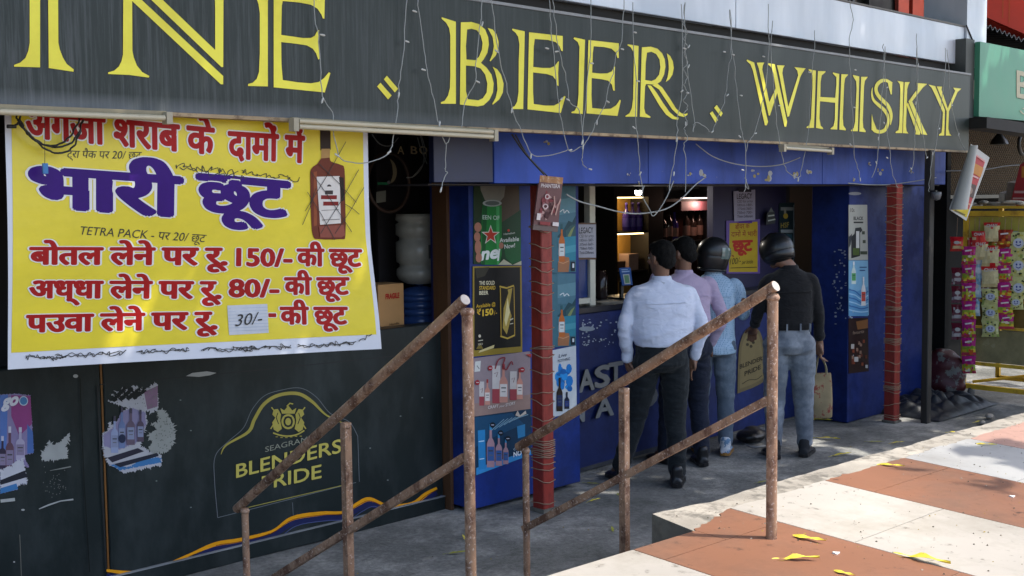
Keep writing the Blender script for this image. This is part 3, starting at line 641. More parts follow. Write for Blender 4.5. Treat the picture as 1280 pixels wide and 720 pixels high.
# tube lights fixed under the signboard
TUBE = pm('unlit_tube_glass', '#b8ae94', .3, .1, 9)
def tube_light(label, a, z, n, Y_=4.70):
    A = PY(*a, Y_); Z = PY(*z, Y_); t = thing('tube_light', label, 'tube light', (A+Z)/2, 'tube lights under the signboard')
    d = (Z-A).normalized()
    part('housing', t, lambda b: b.tube([A+Vector((0, .022, .012)), Z+Vector((0, .022, .012))], .013, pm('yellowed_batten', '#8f8468', .5, .25, 9), square=True))
    for k in range(n):
        o = Vector((0, -.012, -.006-.026*k+(.013 if n > 1 else 0)))
        part('tube', t, lambda b: b.tube([A+o+d*.02, Z+o-d*.02], .0125, TUBE, 10))
    for e in (A, Z): part('end_cap', t, lambda b: b.box(e-Vector((.014, .024, .022+.01*n)), e+Vector((.014, .02, .02)), pm('grey_end_cap', '#a39a84', .5, .2, 9)))
tube_light('long single tube light above the left of the yellow banner', (-30, 137), (209, 146), 1)
tube_light('double tube light above the right edge of the yellow banner', (367, 153), (617, 167), 2)
tube_light('short tube light under the sign below the letters WH', (978, 184), (1038, 188), 1)

# ================================================================ THE YELLOW PRICE BANNER
BY = 4.86
def wav(p):      # the sheet hangs from its eyelets and bellies out a little
    return .010*math.sin(p.x*5.3+p.z*1.2)*(1-.3*p.z) + .012*math.sin(p.z*4.2-p.x*1.7)
def warp(b):
    b.v = [Vector((v.x, v.y+wav(v), v.z)) for v in b.v]
YB = pm('banner_yellow_vinyl', (.74, .60, .030), .32, .14, 3, rvar=.08, spec=.4, bump=.8, bscale=2.4, stretch=(1, 1, 1.6))
WB = pm('banner_white_vinyl', (.62, .64, .70), .38, .08, 3, spec=.3, bump=.3, bscale=3.5)
banner = thing('price_banner', 'yellow vinyl banner with red and purple price lettering and white border', 'banner', PY(240, 300, BY))
def ban_sheet(b):
    TL, TR_, BR, BL = (6, 118), (458, 150), (471, 436), (10, 462)
    def grid(tl, tr, br, bl, m, y, nx, ny):
        vs = []; fs = []
        for j in range(ny+1):
            for i in range(nx+1):
                u = i/nx; v = j/ny
                x = (tl[0]*(1-u)+tr[0]*u)*(1-v)+(bl[0]*(1-u)+br[0]*u)*v; yy = (tl[1]*(1-u)+tr[1]*u)*(1-v)+(bl[1]*(1-u)+br[1]*u)*v
                if v > .3: x += 5*max(0, u-.9)*10*math.sin(max(0, v-.55)*3.0)   # the loose right edge bows out
                p = PY(x, yy, y); vs.append(p)
        for j in range(ny):
            for i in range(nx):
                k = j*(nx+1)+i; fs.append((k, k+1, k+nx+2, k+nx+1))
        b.add(vs, fs, m, True)
    grid(TL, TR_, BR, BL, WB, BY, 40, 24)
    grid((15, 118), (452, 149), (465, 418), (14, 441), YB, BY-.0015, 40, 24)
    warp(b)
part('sheet', banner, ban_sheet)
def ban_print(fn):
    def g(b):
        p = Print(b, 'y', BY-.0032, .0004); fn(p); warp(b)
    return g
RED = pm('banner_red_ink', (.36, .010, .010), .4, .14, 5, spec=.15); PUR = pm('banner_purple_ink', (.040, .006, .17), .4, .3, 2.2, spec=.15); PEN = pm('marker_pen', (.012, .012, .012), .5, .2, 30)
WO = pm('banner_white_outline', (.72, .70, .66), .4, .06, 6)
def line(s, x0, y0, x1, y1, h, off, m, out, fx=1.35):
    part('lettering', banner, ban_print(lambda p: p.text(s, x0, y0, x1, y1, h, m, off, outline=out, oc=WO, fx=fx)))
line('अंगेजी शराब के', 34, 171, 265, 193, 51, .030, RED, .062); line('दामों में', 284, 197, 379, 203, 51, .030, RED, .062)
line('भारी', 40, 257, 222, 270, 76, .036, PUR, .056, 1.5); line('छूट', 247, 262, 359, 272, 70, .036, PUR, .056, 1.5)
line('बोतल लेने पर रू.', 37, 330, 283, 331, 33, .034, RED, .070, 1.5); line('150/-', 297, 332, 366, 333, 31, .034, RED, .065, 1.3); line('की छूट', 374, 332, 453, 333, 33, .034, RED, .070, 1.5)
line('अध्धा लेने पर रू.', 37, 372, 276, 373, 33, .034, RED, .070, 1.5); line('80/-', 288, 371, 349, 371, 31, .034, RED, .065, 1.3); line('की छूट', 358, 368, 437, 368, 33, .034, RED, .070, 1.5)
line('पउवा लेने पर रू.', 34, 415, 271, 411, 33, .034, RED, .070, 1.5); line('-', 337, 402, 345, 402, 36, .024, RED, .05); line('की छूट', 352, 405, 434, 405, 33, .034, RED, .070, 1.5)
def bottle_art(p):
    p.poly([(399, 162), (412, 161), (413, 187), (400, 188)], '#2a1a12'); p.rect(401, 186, 412, 200, '#b08a52')
    p.poly(curve2([(401, 198), (396, 205), (389, 211), (388, 224), (391, 280), (394, 296), (400, 299), (428, 299), (434, 294), (433, 250), (431, 212), (426, 206), (414, 202), (412, 197)], 3), '#6b2f1c')
    p.poly([(392, 215), (396, 214), (398, 282), (394, 283)], '#8f4a2a'); p.poly([(396, 221), (425, 220), (428, 279), (402, 281)], '#d8d2ca')
    p.poly([(424, 221), (430, 222), (432, 250), (428, 252)], '#221512')
    p.oval(412, 234, 3, 3.5, '#3a3230'); p.rect(407, 238, 417, 243, '#3a3230'); p.rect(402, 244, 422, 249, '#7d1d1a'); p.rect(405, 252, 424, 257, '#7d1d1a'); p.stroke([(403, 263), (425, 262)], .8, '#8a8580'); p.stroke([(404, 275), (426, 274)], 1, '#8a8580')
    p.poly([(400, 283), (431, 281), (433, 294), (428, 297), (402, 297)], '#8c4a3c')
    for a, z in (((382, 264), (431, 177)), ((379, 281), (395, 235)), ((402, 292), (448, 212)), ((388, 215), (441, 290)), ((398, 205), (446, 253)), ((420, 292), (455, 234)), ((384, 240), (420, 300)), ((432, 255), (450, 268))): p.stroke([a, ((a[0]+z[0])/2+1.5, (a[1]+z[1])/2), z], .7, PEN)
part('bottle_picture', banner, ban_print(bottle_art))
def rakar(p): p.stroke([(84, 169), (89, 163), (94, 158)], 2.6, RED)
part('lettering', banner, ban_print(rakar))
def handwriting(p):
    p.text('TETRA PACK - पर 20/ छूट', 100, 293, 258, 303, 15, PEN, -.012, .25)
def handwriting2(p): p.text('ट्रा पैक पर 20/ छूट', 84, 197, 176, 199, 14, PEN, -.010, .2)
def scribbles(p):
    random.seed(9)
    def scrib(x0, y0, x1, y1, h, n):
        pts = []
        for i in range(n):
            f = i/(n-1); pts.append((x0+(x1-x0)*f+random.uniform(-3.5, 2.5), y0+(y1-y0)*f+random.uniform(-h, h)*.9))
        c = curve2(pts, 4); p.stroke(c, [.7+.5*random.random() for _ in c], PEN)
    scrib(219, 207, 296, 217, 5, 34); scrib(225, 212, 362, 231, 4, 40); scrib(300, 214, 372, 224, 4, 30)
def scribbles_low(p):
    random.seed(19)
    def scrib(x0, y0, x1, y1, h, n):
        c = curve2([(x0+(x1-x0)*i/(n-1)+random.uniform(-3.5, 2.5), y0+(y1-y0)*i/(n-1)+random.uniform(-h, h)*.9) for i in range(n)], 4); p.stroke(c, [.7+.5*random.random() for _ in c], PEN)
    for a in ((32, 446, 82, 448), (70, 446, 158, 441), (175, 441, 240, 437), (254, 437, 322, 436), (300, 437, 362, 432), (374, 432, 443, 428)): scrib(*a, 4.2, 24); scrib(*a, 2.5, 18)
    scrib(448, 425, 462, 419, 2.5, 8)
part('handwriting', banner, ban_print(handwriting)); part('handwriting', banner, ban_print(handwriting2)); part('scribble', banner, ban_print(scribbles)); part('scribble', banner, ban_print(scribbles_low))
def stick(p):
    p.poly([(285, 382), (335, 380), (336, 416), (287, 419)], '#c3c6cc')
    for k in range(8): p.stroke([(286, 386+4*k), (335.5, 384+4*k)], .35, '#8f9fb8')
    p.text('30/-', 294, 408, 328, 404, 21, PEN, -.005, .25)
part('price_sticker', banner, ban_print(stick))
def cables(b):
    g = lambda L: [PY(x, y, 4.80)+Vector((0, -.01*math.sin(i*1.7), 0)) for i, (x, y) in enumerate(curve2(L, 6))]
    for L in ([(20, 142), (25, 155), (40, 172), (56, 181), (72, 181), (88, 170), (100, 148)], [(22, 150), (38, 170), (62, 189), (82, 190), (95, 178), (103, 152)], [(24, 143), (30, 160), (48, 177), (70, 184), (92, 176), (104, 150)], [(9, 159), (18, 157), (25, 152)]): b.tube(g(L), .0042, BLKP, 6)
    b.tube([PY(9, 158, 4.8), PY(20, 158, 4.8)], .008, BLKP, 6)
single('cable_bundle', 'drooping bundle of black cables in front of the top left banner corner', 'cable', cables)
tg = thing('hanging_tag', 'small blue tag hanging on a thread before the yellow banner', 'tag', PY(56, 218, 4.79))
part('thread', tg, lambda b: b.tube([PY(56, 150, 4.79), PY(56, 205, 4.79)], .0012, BLKP, 4))
part('tag_body', tg, lambda b: b.box(PY(53, 217, 4.80), PY(60, 204, 4.79), pm('tag_blue', '#2f74ae', .5, .2, 30)))

# ================================================================ POSTERS AND NOTICES
def poster(name, label, Y_, quad, base, art, cat='poster', group=None, plane='y', step=.00022):
    b = MB(); p = Print(b, plane, Y_, step); p.sheet(quad, base); art(p); o = b.build(name)
    return tag(o, label, cat, group)
PYp = 5.414
def bot(p, x, y0, y1, w, body, label, cap='#ddd', neck=.32):
    """a bottle picture standing on y1, top y0"""
    h = y1-y0; p.poly(curve2([(x-w/2, y1), (x-w/2, y0+h*.45), (x-w*.16, y0+h*neck), (x-w*.15, y0+h*.06), (x+w*.15, y0+h*.06), (x+w*.16, y0+h*neck), (x+w/2, y0+h*.45), (x+w/2, y1)], 2), body)
    p.rect(x-w*.17, y0, x+w*.17, y0+h*.14, cap); p.rect(x-w*.44, y0+h*.52, x+w*.44, y0+h*.85, label)
    p.stroke([(x-w*.3, y0+h*.62), (x+w*.3, y0+h*.62)], h*.03, '#444'); p.stroke([(x-w*.25, y0+h*.72), (x+w*.25, y0+h*.72)], h*.02, '#666')
def green_art(p):
    p.poly([(609, 231), (648, 231), (650, 290), (630, 300), (622, 260)], '#4d3f30'); p.poly([(598, 231), (632, 231), (630, 246), (620, 258), (606, 250)], '#7d7a70')
    p.poly([(592, 231), (600, 231), (604, 262), (594, 282)], '#23351f'); p.poly([(624, 280), (651, 262), (651, 330), (626, 330)], '#123d22'); p.poly([(629, 302), (651, 296), (651, 326), (640, 330), (632, 322)], '#145a2e')
    p.poly([(603, 256), (627, 257), (627, 318), (624, 331), (602, 331), (600, 318)], '#1d7a35'); p.poly([(603, 256), (609, 256), (606, 331), (602, 331)], '#125226'); p.poly([(620, 258), (624, 258), (624, 331), (621, 331)], '#3fa357')
    p.oval(615, 254, 12, 4.2, '#9aa09c'); p.oval(615, 254, 9, 2.8, '#5a625e'); p.text('EEN OF', 603, 274, 624, 275, 7.5, '#bfcfc2', .01)
    s = [(613+ (12 if k % 2 == 0 else 5)*math.sin(math.pi*k/5), 294-(13 if k % 2 == 0 else 5.2)*math.cos(math.pi*k/5)) for k in range(10)]
    p.poly(s, '#d8d8cc'); p.poly([(613+(x-613)*.8, 294+(y-294)*.8) for x, y in s], '#b83a2a')
    p.text('ne', 601, 325, 622, 322, 22, '#dfe4df', .04, .2); p.stroke([(624, 311), (622, 326)], 2, '#dfe4df')
    for x, y, a, c in ((597, 284, 4.5, 6), (596, 296, 4, 6), (597, 309, 4, 9), (598, 322, 4, 6), (626, 307, 3, 4)): p.oval(x, y, a, c, '#a3705c')
    p.text('Available', 624, 303, 648, 301, 7.6, '#d5dcd5', .02); p.text('Now!', 630, 311, 643, 309, 7.6, '#d5dcd5', .02); p.text('Heineken', 629, 294, 643, 292, 3.8, '#c9d3c9', .0); p.oval(635, 288, 1.6, 1.6, '#b83a2a'); p.poly([(629, 324), (640, 331), (651, 326), (651, 331), (622, 331)], '#b7b79c')
poster('beer_poster', 'green beer can poster with a red star at the top of the blue pier', PYp, [(592, 330), (651, 331), (649, 230), (592, 230)], '#1f3a26', green_art)
def gold_art(p):
    p.poly([(593, 335), (650, 334), (651, 433), (593, 438)], '#101010'); p.poly([(594, 335), (612, 334), (606, 345), (596, 348)], '#37352a'); p.poly([(598, 441), (617, 435), (618, 431), (600, 438)], '#cfc089'); p.poly([(595, 436), (600, 429), (604, 436)], '#7a6a2c')
    for i, (t, c) in enumerate((('THE GOLD', '#d8cfae'), ('STANDARD', '#caa83e'), ('BEER', '#d8cfae'))): p.text(t, 599, 356+6.2*i, 599+(19, 20, 11)[i], 355.6+6.2*i, 6.6, c, .025)
    p.text('Available @', 595, 385, 619, 382, 6.3, '#cfa832', .015); p.text('₹', 596, 394, 601, 393, 10, '#cfa832', .02); p.text('150', 603, 395, 616, 393, 11, '#d9b43c', .04); p.text('/-', 617, 394, 621, 393, 8, '#cfa832', .0)
    p.poly([(624, 357), (642, 355), (643, 420), (640, 423), (627, 424), (625, 420)], '#241f12'); p.stroke([(624, 358), (633, 360), (642, 357)], 2, '#c7a848'); p.stroke([(625, 420), (634, 423), (643, 419)], 2, '#c7a848'); p.stroke([(625, 360), (626, 420)], 1.2, '#b3933a'); p.stroke([(642, 358), (643, 419)], 1.0, '#b3933a')
    p.poly([(628, 410), (629, 385), (635, 366), (634, 362), (640, 360), (636, 385), (639, 395), (633, 418)], '#b49a4a'); p.poly([(630, 400), (634, 372), (637, 390), (632, 408)], '#e6d79c'); p.stroke([(637, 400), (641, 398)], 1.6, '#cfc8b0'); p.stroke([(637, 405), (641, 404)], 1, '#cfc8b0')
    p.oval(599, 420, 1.6, 2, '#cfc8b0'); p.stroke([(597, 426), (603, 425)], 1, '#cfc8b0'); p.text('MAX', 597, 432, 603, 431, 4, '#cfc8b0', .0)
poster('beer_poster', 'black and gold beer poster priced at 150 on the blue pier', PYp-.002, [(591, 446), (653, 440), (652, 332), (591, 333)], '#8f7a2e', gold_art)
def craft_art(p):
    p.poly([(590, 505), (663, 493), (663, 511), (591, 521)], '#9a8078'); p.poly([(594, 452), (601, 451), (600, 464), (593, 465)], '#d5d5cf'); p.stroke([(596, 457), (599, 461)], 1, '#777')
    for x, y0, y1, w, c in ((602, 477, 507, 6, 'b'), (609, 474, 506, 6.5, 'o'), (620, 457, 504, 10, 'b'), (629, 455, 503, 10, 'o'), (641, 464, 500, 8.5, 'b'), (649, 460, 499, 7.5, 'o')):
        if c == 'b':
            p.rect(x-w/2, y0, x+w/2, y1, '#cdc6c2'); p.rect(x-w/2, y0+(y1-y0)*.62, x+w/2, y1, '#a3464e'); p.stroke([(x-w*.25, y0+10), (x+w*.2, y0+8), (x, y0+14)], .9, '#8c6a6c')
        else: bot(p, x, y0, y1, w, '#c98f80', '#ddd5d0', '#a23a38')
    for x, y in ((596, 478), (612, 460), (652, 462)): p.oval(x, y, 3, 3.2, '#a02a34'); p.stroke([(x-1.6, y), (x+1.6, y)], .8, '#ddd')
    p.stroke(curve2([(618, 461), (622, 450), (630, 447), (628, 456), (632, 462), (638, 452), (640, 456)]), 1.4, '#8c2b36')
    p.text('CRAFT', 609, 511, 622, 509, 5.2, '#e0d6d0', .02); p.text('your', 623, 509, 630, 508, 4.2, '#e0d6d0', -.005, .2); p.text('STORY', 631, 508, 643, 505, 5.2, '#e0d6d0', .02); p.poly([(656, 443), (663, 442), (663, 447)], '#b0413a')
poster('gin_poster', 'mauve poster with pink bottles and boxes on the blue pier', PYp-.004, [(590, 521), (663, 511), (663, 439), (590, 448)], '#94858a', craft_art)
def blue_art(p):
    p.poly([(592, 522), (640, 516), (655, 530), (620, 545), (592, 560)], '#1d4c6e')
    for k in range(7): p.stroke([(612+k*6, 540-k*3), (630+k*5, 524-k*1.0)], .9, '#7fa3b5')
    p.poly([(595, 585), (664, 562), (664, 568), (595, 594)], '#3a92cf'); p.poly([(597, 538), (606, 537), (607, 586), (598, 587)], '#2b86c2'); p.poly([(646, 533), (656, 530), (656, 545), (647, 548)], '#2f7fb2'); p.stroke([(598, 552), (605, 551)], 1.4, '#bfe0f0'); p.stroke([(599, 574), (605, 573)], 1.2, '#bfe0f0')
    for x, y0, y1, w in ((613, 530, 584, 9.5), (623, 542, 582, 8), (631.5, 549, 580, 6.5)): bot(p, x, y0, y1, w, '#b08a92', '#3a5f9a', '#3f8fc0')
    for x, y in ((615, 531), (625, 541), (634, 548)): p.oval(x, y, 3.4, 3.4, '#16202c'); p.stroke([(x-1.8, y), (x+1.8, y)], .8, '#ccd')
    p.text('CHILL', 641, 563, 652, 560, 4.4, '#cfe0ec', .0); p.text('NOW', 641, 571, 658, 566, 8.5, '#e8eef2', .035); p.poly([(643, 519), (646, 513), (649, 519), (656, 513), (657, 517), (648, 521)], '#c9bfb4')
poster('spirits_poster', 'dark blue poster with pink bottles at the foot of the blue pier', PYp, [(594, 595), (664, 568), (664, 511), (593, 521)], '#173a55', blue_art)
def sea(p, x0, x1, y0, y1):
    X = lambda u: x0+(x1-x0)*u
    Yv = lambda v: y0+(y1-y0)*v
    q = lambda L, c: p.poly([(X(u), Yv(v)) for u, v in L], c)
    q([(0, 0), (1, 0), (1, .42), (0, .42)], '#4a7383'); q([(0, .16), (1, .12), (1, .3), (0, .34)], '#5d8794')
    q([(0, .58), (.35, .50), (.6, .40), (.8, .42), (1, .34), (1, .62), (0, .66)], '#23464f'); q([(.45, .52), (.7, .46), (1, .44), (1, .60), (.5, .62)], '#35585a'); q([(.55, .58), (.75, .50), (.95, .46), (.7, .60)], '#7d8a5a')
    q([(0, .60), (1, .58), (1, .86), (0, .88)], '#2f7f93'); q([(0, .72), (1, .68), (1, .76), (0, .80)], '#4793a4')
    q([(.02, .88), (.30, .82), (.62, .83), (.66, .88), (.60, 1), (0, 1)], '#9a6a4a'); p.stroke([(X(.03), Yv(.88)), (X(.3), Yv(.90)), (X(.62), Yv(.87))], 1.2, '#c08a62')
    h = y1-y0; bot(p, X(.22), Yv(.44), Yv(.88), 7.5, '#b5642c', '#c8d0d0', '#2f5a62', .3); p.rect(X(.72), Yv(.88), X(.95), Yv(.99), '#1c2630'); p.rect(X(.8), Yv(.90), X(.9), Yv(.95), '#cfd6da')
    p.stroke(curve2([(X(.1), Yv(.30)), (X(.3), Yv(.27)), (X(.35), Yv(.31)), (X(.5), Yv(.28)), (X(.62), Yv(.31))]), 1.0, '#d5dde0')
for y0, y1, lb in ((233, 340, 'upper blue seaside bottle poster behind the loosely wound red pillar'), (342, 432, 'lower blue seaside bottle poster behind the loosely wound red pillar')):
    poster('whisky_poster', lb, PYp, [(690, y1+2), (720, y1), (719, y0), (690, y0-1)], '#3f6a78', lambda p: sea(p, 697, 719.5, y0, y1), group='seaside bottle posters')
def paint_art(p):
    random.seed(4)
    for k in range(16): p.oval(704+random.uniform(-7, 9), 472+random.uniform(-14, 18), random.uniform(1.5, 5), random.uniform(2, 8), ('#1f78c4', '#2a90d8', '#1b62a8')[k % 3], n=9)
    p.text('Live', 698, 447, 708, 445, 6, '#2a3a55', -.005, .2); p.text('NOTHING', 697, 453, 712, 450, 5, '#2a3a55', .0)
    bot(p, 699, 472, 514, 7.5, '#2a2018', '#20305a', '#222', .3); bot(p, 708, 490, 511, 6, '#1c2436', '#2a3d7a', '#222', .3)
poster('rum_poster', 'white poster with blue paint splash and dark bottles beside the pillar', PYp-.002, [(690, 522), (721, 514), (720, 432), (690, 438)], '#c0c6cb', paint_art)
# brown board tied to the pillar top
pq = [PY(666, 287, 5.04), PY(697, 290, 5.02), PY(704, 222, 5.03), PY(675, 219, 5.05)]
def brown_art(p):
    p.poly([(0.03, .88), (1, .88), (1, 1), (0, 1)], two('scuffed_tan_board', '#a8754a', '#d3bfa0', .5, .7, 30, 5)); p.poly([(0, .0), (1, .0), (1, .08), (0, .1)], '#6a5a55'); p.text('PHANTERA', .1, .78, .9, .80, .1, '#d2c8c4', .02)
    random.seed(8)
    for k in range(26): p.oval(.2+random.random()*.7, .2+random.random()*.5, .03+random.random()*.09, .02+random.random()*.05, ('#7d3438', '#b08a84', '#4a2426', '#93595a')[k % 4], n=8)
    p.oval(.38, .62, .10, .05, '#cdb5b0', n=10); p.oval(.38, .62, .06, .03, '#7d3438', n=10); p.oval(.35, .44, .12, .05, '#c9b0ac', n=10); p.oval(.35, .44, .07, .03, '#4a2426', n=10)
    p.stroke([(.62, .3), (.72, .5), (.66, .64)], .05, '#b98f84'); p.stroke([(.8, .3), (.86, .48), (.95, .60)], .05, '#b98f84'); p.rect(.05, .18, .2, .3, '#d9cdc9'); p.rect(.72, .1, .97, .17, '#d9cdc9'); p.rect(.2, .1, .62, .16, '#8a3a3a')
b = MB(); p = Print(b, 'q', pq, .0003); p.sheet([(0, 0), (1, 0), (1, 1), (0, 1)], '#6e4c4a', .012); brown_art(p)
tag(b.build('pillar_sign'), 'tilted brown picture board tied to the top of the red pillar', 'sign')
# posters of the right-hand pier
PR2 = 5.224
def bw_art(p):
    p.text('10s', 1063, 265, 1068, 265, 7, '#3a3a3a', .01); p.text('BLACK', 1067, 275, 1079, 275, 6, '#2a2a2a', .03); p.rect(1067, 277, 1079, 279, '#2a2a2a')
    p.poly([(1069, 285), (1076, 284), (1078, 288), (1075, 291), (1075, 320), (1064, 323), (1064, 296), (1068, 292)], '#23262a'); p.rect(1070, 289, 1074, 312, '#c9c9c4'); p.rect(1066, 310, 1074, 319, '#4a5c2a'); p.poly([(1061, 296), (1065, 292), (1063, 306), (1061, 310)], '#33373c')
    for x, y in ((1079, 291), (1079, 316), (1080, 302), (1077, 316), (1082, 316)): p.rect(x-1.8, y-2, x+1.8, y+2, '#3c4436')
poster('vodka_poster', 'pale grey poster with a black bottle at the top of the right pier', PR2, [(1061, 325), (1085, 325), (1084, 256), (1061, 256)], '#a9a99f', bw_art)
def ice_art(p):
    p.poly([(1061, 360), (1070, 365), (1085, 358), (1085, 395), (1061, 395)], '#5b93bd')
    for k in range(6): p.stroke(curve2([(1061, 362+k*5), (1069, 366+k*5-2), (1077, 370+k*4), (1085, 364+k*5)]), 1.4, ('#2d5f96', '#9cc3dc')[k % 2])
    bot(p, 1067, 327, 355, 5.5, '#c3d3cc', '#4d9a5a', '#ddd', .25); bot(p, 1079, 346, 382, 5.5, '#d3d3d3', '#b8443a', '#ddd', .25); p.stroke([(1074, 334), (1083, 334)], 1.2, '#234a7a'); p.stroke([(1074, 338), (1081, 338)], 1.2, '#234a7a')
poster('soda_poster', 'light blue splash poster with two bottles on the right pier', PR2, [(1061, 395), (1086, 394), (1085, 325.5), (1061, 325.5)], '#79abc9', ice_art)
def darkb(p):
    p.poly([(1070, 402), (1085, 399), (1085, 410), (1072, 412)], '#7a4f2c'); p.text('favourite', 1066, 418, 1080, 416, 6, '#8f7a6a', .0, .2); random.seed(12)
    for k in range(26): p.rect(*(lambda x, y: (x, y, x+2.5, y+4))(1063+random.random()*18, 424+random.random()*30), ('#5d2a1c', '#8a6a5a', '#33161a', '#7a3a26')[k % 4])
    p.rect(1063, 430, 1067, 436, '#a8a09a'); p.rect(1067, 446, 1072, 452, '#b0aaa4'); p.rect(1081, 456, 1084, 460, '#a8a8a8')
poster('brandy_poster', 'dark brown poster crowded with small bottles low on the right pier', PR2, [(1061, 467), (1086, 464), (1085, 397), (1061, 398)], '#241214', darkb)
# torn posters on the black panel
def torn1(p):
    p.torn([(128, 560), (128, 542), (134, 538), (137, 527), (141, 532), (150, 522), (158, 509), (146, 506), (134, 501), (148, 501), (138, 492), (152, 497), (142, 488), (160, 494), (152, 484), (168, 492), (165, 481), (180, 488), (190, 481), (197, 479), (198, 510), (190, 517), (182, 514), (184, 530), (178, 545), (176, 556), (190, 566), (202, 569), (202, 581), (155, 592), (146, 585), (138, 582), (132, 576)], '#b6b4ba', 4, .8, 1)
    p.torn([(130, 558), (129, 544), (142, 534), (152, 514), (166, 510), (182, 516), (182, 530), (176, 550), (150, 562)], '#8f87a8', 3, .8, 2); p.poly([(180, 490), (197, 482), (197, 508), (184, 512)], '#8a6d84'); p.torn([(136, 580), (150, 588), (202, 578), (200, 571), (178, 574), (160, 584)], '#3f77ad', 2, .8, 3); [p.torn([(x0, 500-i*1.5), (x0+18, 482+i), (x0+20, 486+i), (x0+5, 503-i)], '#14191a', 2, .8, i) for i, x0 in enumerate((138, 147, 156, 163))]; p.poly([(134, 572), (172, 560), (180, 564), (140, 578)], '#2e2c3a'); p.poly([(142, 580), (196, 566), (198, 570), (150, 584)], '#252836')
    for x, y0, y1, w, c in ((143, 520, 566, 9, '#9aa3c4'), (152, 508, 560, 8, '#6f7fa8'), (163, 510, 556, 10, '#6a5a6a'), (175, 512, 552, 8, '#5a4c5c')): bot(p, x, y0, y1, w, c, '#8d93b0', '#4a4452', .35)
    p.oval(152, 548, 4.5, 5.5, '#28304a')
    random.seed(3)
    for k in range(40): p.oval(168+random.random()*28, 483+random.random()*26, .6, .8, '#7d7d78', n=5)
def torn1b(p):
    random.seed(6)
    for k in range(60):
        t = random.random()*6.28; r = random.random()**.5; p.oval(205+12*r*math.cos(t), 541+22*r*math.sin(t), .7, .7, '#6f706c', n=5)
poster('torn_poster', 'torn purple bottle poster with shredded edges beside the painted crest', 5.6655, [(128.5, 558), (150, 562), (150, 541), (128.5, 544)], '#a9a6ae', torn1)
poster('torn_paper', 'grey oval paper scrap left on the black panel beside a torn poster', 5.6655, [(197, 560), (210, 556), (211, 530), (199, 520)], '#8f908c', lambda p: (p.torn(curve2([(184, 561), (190, 552), (183, 545), (196, 536), (188, 531), (199, 524), (196, 514), (204, 512), (212, 522), (219, 540), (217, 556), (206, 566), (192, 568)], 2), '#9c9d98', 5, .7, 8), torn1b(p)))
def torn2(p):
    p.torn([(0, 493), (20, 492), (38, 494), (42, 566), (30, 569), (36, 585), (24, 580), (34, 604), (20, 606), (22, 612), (0, 617)], '#8d80a6', 2, .9, 4); p.poly([(14, 494), (38, 495), (40, 530), (24, 545), (14, 520)], '#94457f'); p.poly([(0, 494), (10, 493), (8, 560), (0, 575)], '#5a78b8'); p.poly([(34, 530), (41, 540), (42, 566), (34, 567)], '#4f6fae')
    for x, y0, y1, w, c in ((3, 545, 588, 9, '#3a3044'), (12, 533, 590, 10, '#6a4a58'), (25, 534, 575, 11, '#b0a6bf')): bot(p, x, y0, y1, w, c, '#8a7d98', '#c7c2d0', .35)
    p.text('go', 2, 509, 22, 505, 21, '#dddbe2', .05, .25); p.oval(29, 501, 5.6, 6, '#c5d2dd'); p.oval(29, 501, 4.5, 4.9, '#4f7fae'); p.torn([(0, 588), (28, 572), (34, 604), (0, 612)], '#c4c2ca', 4, .8, 5); p.poly([(0, 600), (30, 588), (34, 596), (0, 606)], '#23252f'); p.poly([(0, 610), (20, 604), (22, 611), (0, 617)], '#3f77ad')
poster('torn_poster', 'torn magenta poster reading go at the far left of the black wall', 5.6765, [(-25, 575), (6, 575), (6, 497), (-25, 500)], '#7d6f9a', torn2)
# notices in the shop opening
def legacy(p, x0, x1, y0, y1):
    W = x1-x0; H = y1-y0
    p.text('LEGACY', x0+W*.12, y0+H*.27, x0+W*.85, y0+H*.25, H*.26, '#1e1e24', .02)
    for i, t in enumerate(('CSD for army', '180ml-180/-', '375ml-360/-', '750ml-700/-', 'Think Different')): p.text(t, x0+W*.13, y0+H*(.40+.13*i), x0+W*.88, y0+H*(.385+.13*i), H*.13, '#2c2c36', -.002, .1)
poster('price_notice', 'white price notice on brown card hanging by the queue at the left of the counter', 5.60, [(720, 323), (745, 322), (745, 279), (721, 280)], '#9d9ca4', lambda p: (legacy(p, 721, 745, 281, 321), p.rect(719, 322, 745, 324.5, '#5a4030'), p.rect(720, 278.5, 745, 280.5, '#5a4030')), 'notice')
poster('price_notice', 'white price notice pinned above the yellow notice inside the shop', 5.845, [(918, 277), (944, 275), (944, 237), (917, 239)], '#8d8a9c', lambda p: (legacy(p, 918, 944, 239, 275), p.rect(923, 235.5, 939, 240, '#2b2630')), 'notice')
def yn(p):
    p.poly([(912, 279), (947, 277), (947, 340), (911, 340)], '#a88f22')
    p.text('बीयर के', 919, 287, 937, 285, 9, '#7d2a1a', .01); p.text('दामों में भारी', 914, 296, 946, 295, 9, '#7d2a1a', .01); p.text('छूट', 916, 314, 940, 313, 20, '#a02418', .05); p.poly([(914, 319), (917, 319), (917, 322)], '#7d2a1a'); p.text('100/-', 912, 331, 926, 329, 11, '#1c1810', .0, .25); p.text('per bottle', 927, 330, 941, 329, 7, '#1c1810', -.01, .3); p.stroke([(913, 335), (946, 334)], .9, '#3a2c14'); p.rect(923, 273.5, 940, 279, '#4a2a7a')
poster('sale_notice', 'yellow handwritten sale notice with a purple border inside the shop', 5.85, [(908, 342), (950, 342), (950, 274), (908, 276)], '#5f4a86', yn, 'notice')
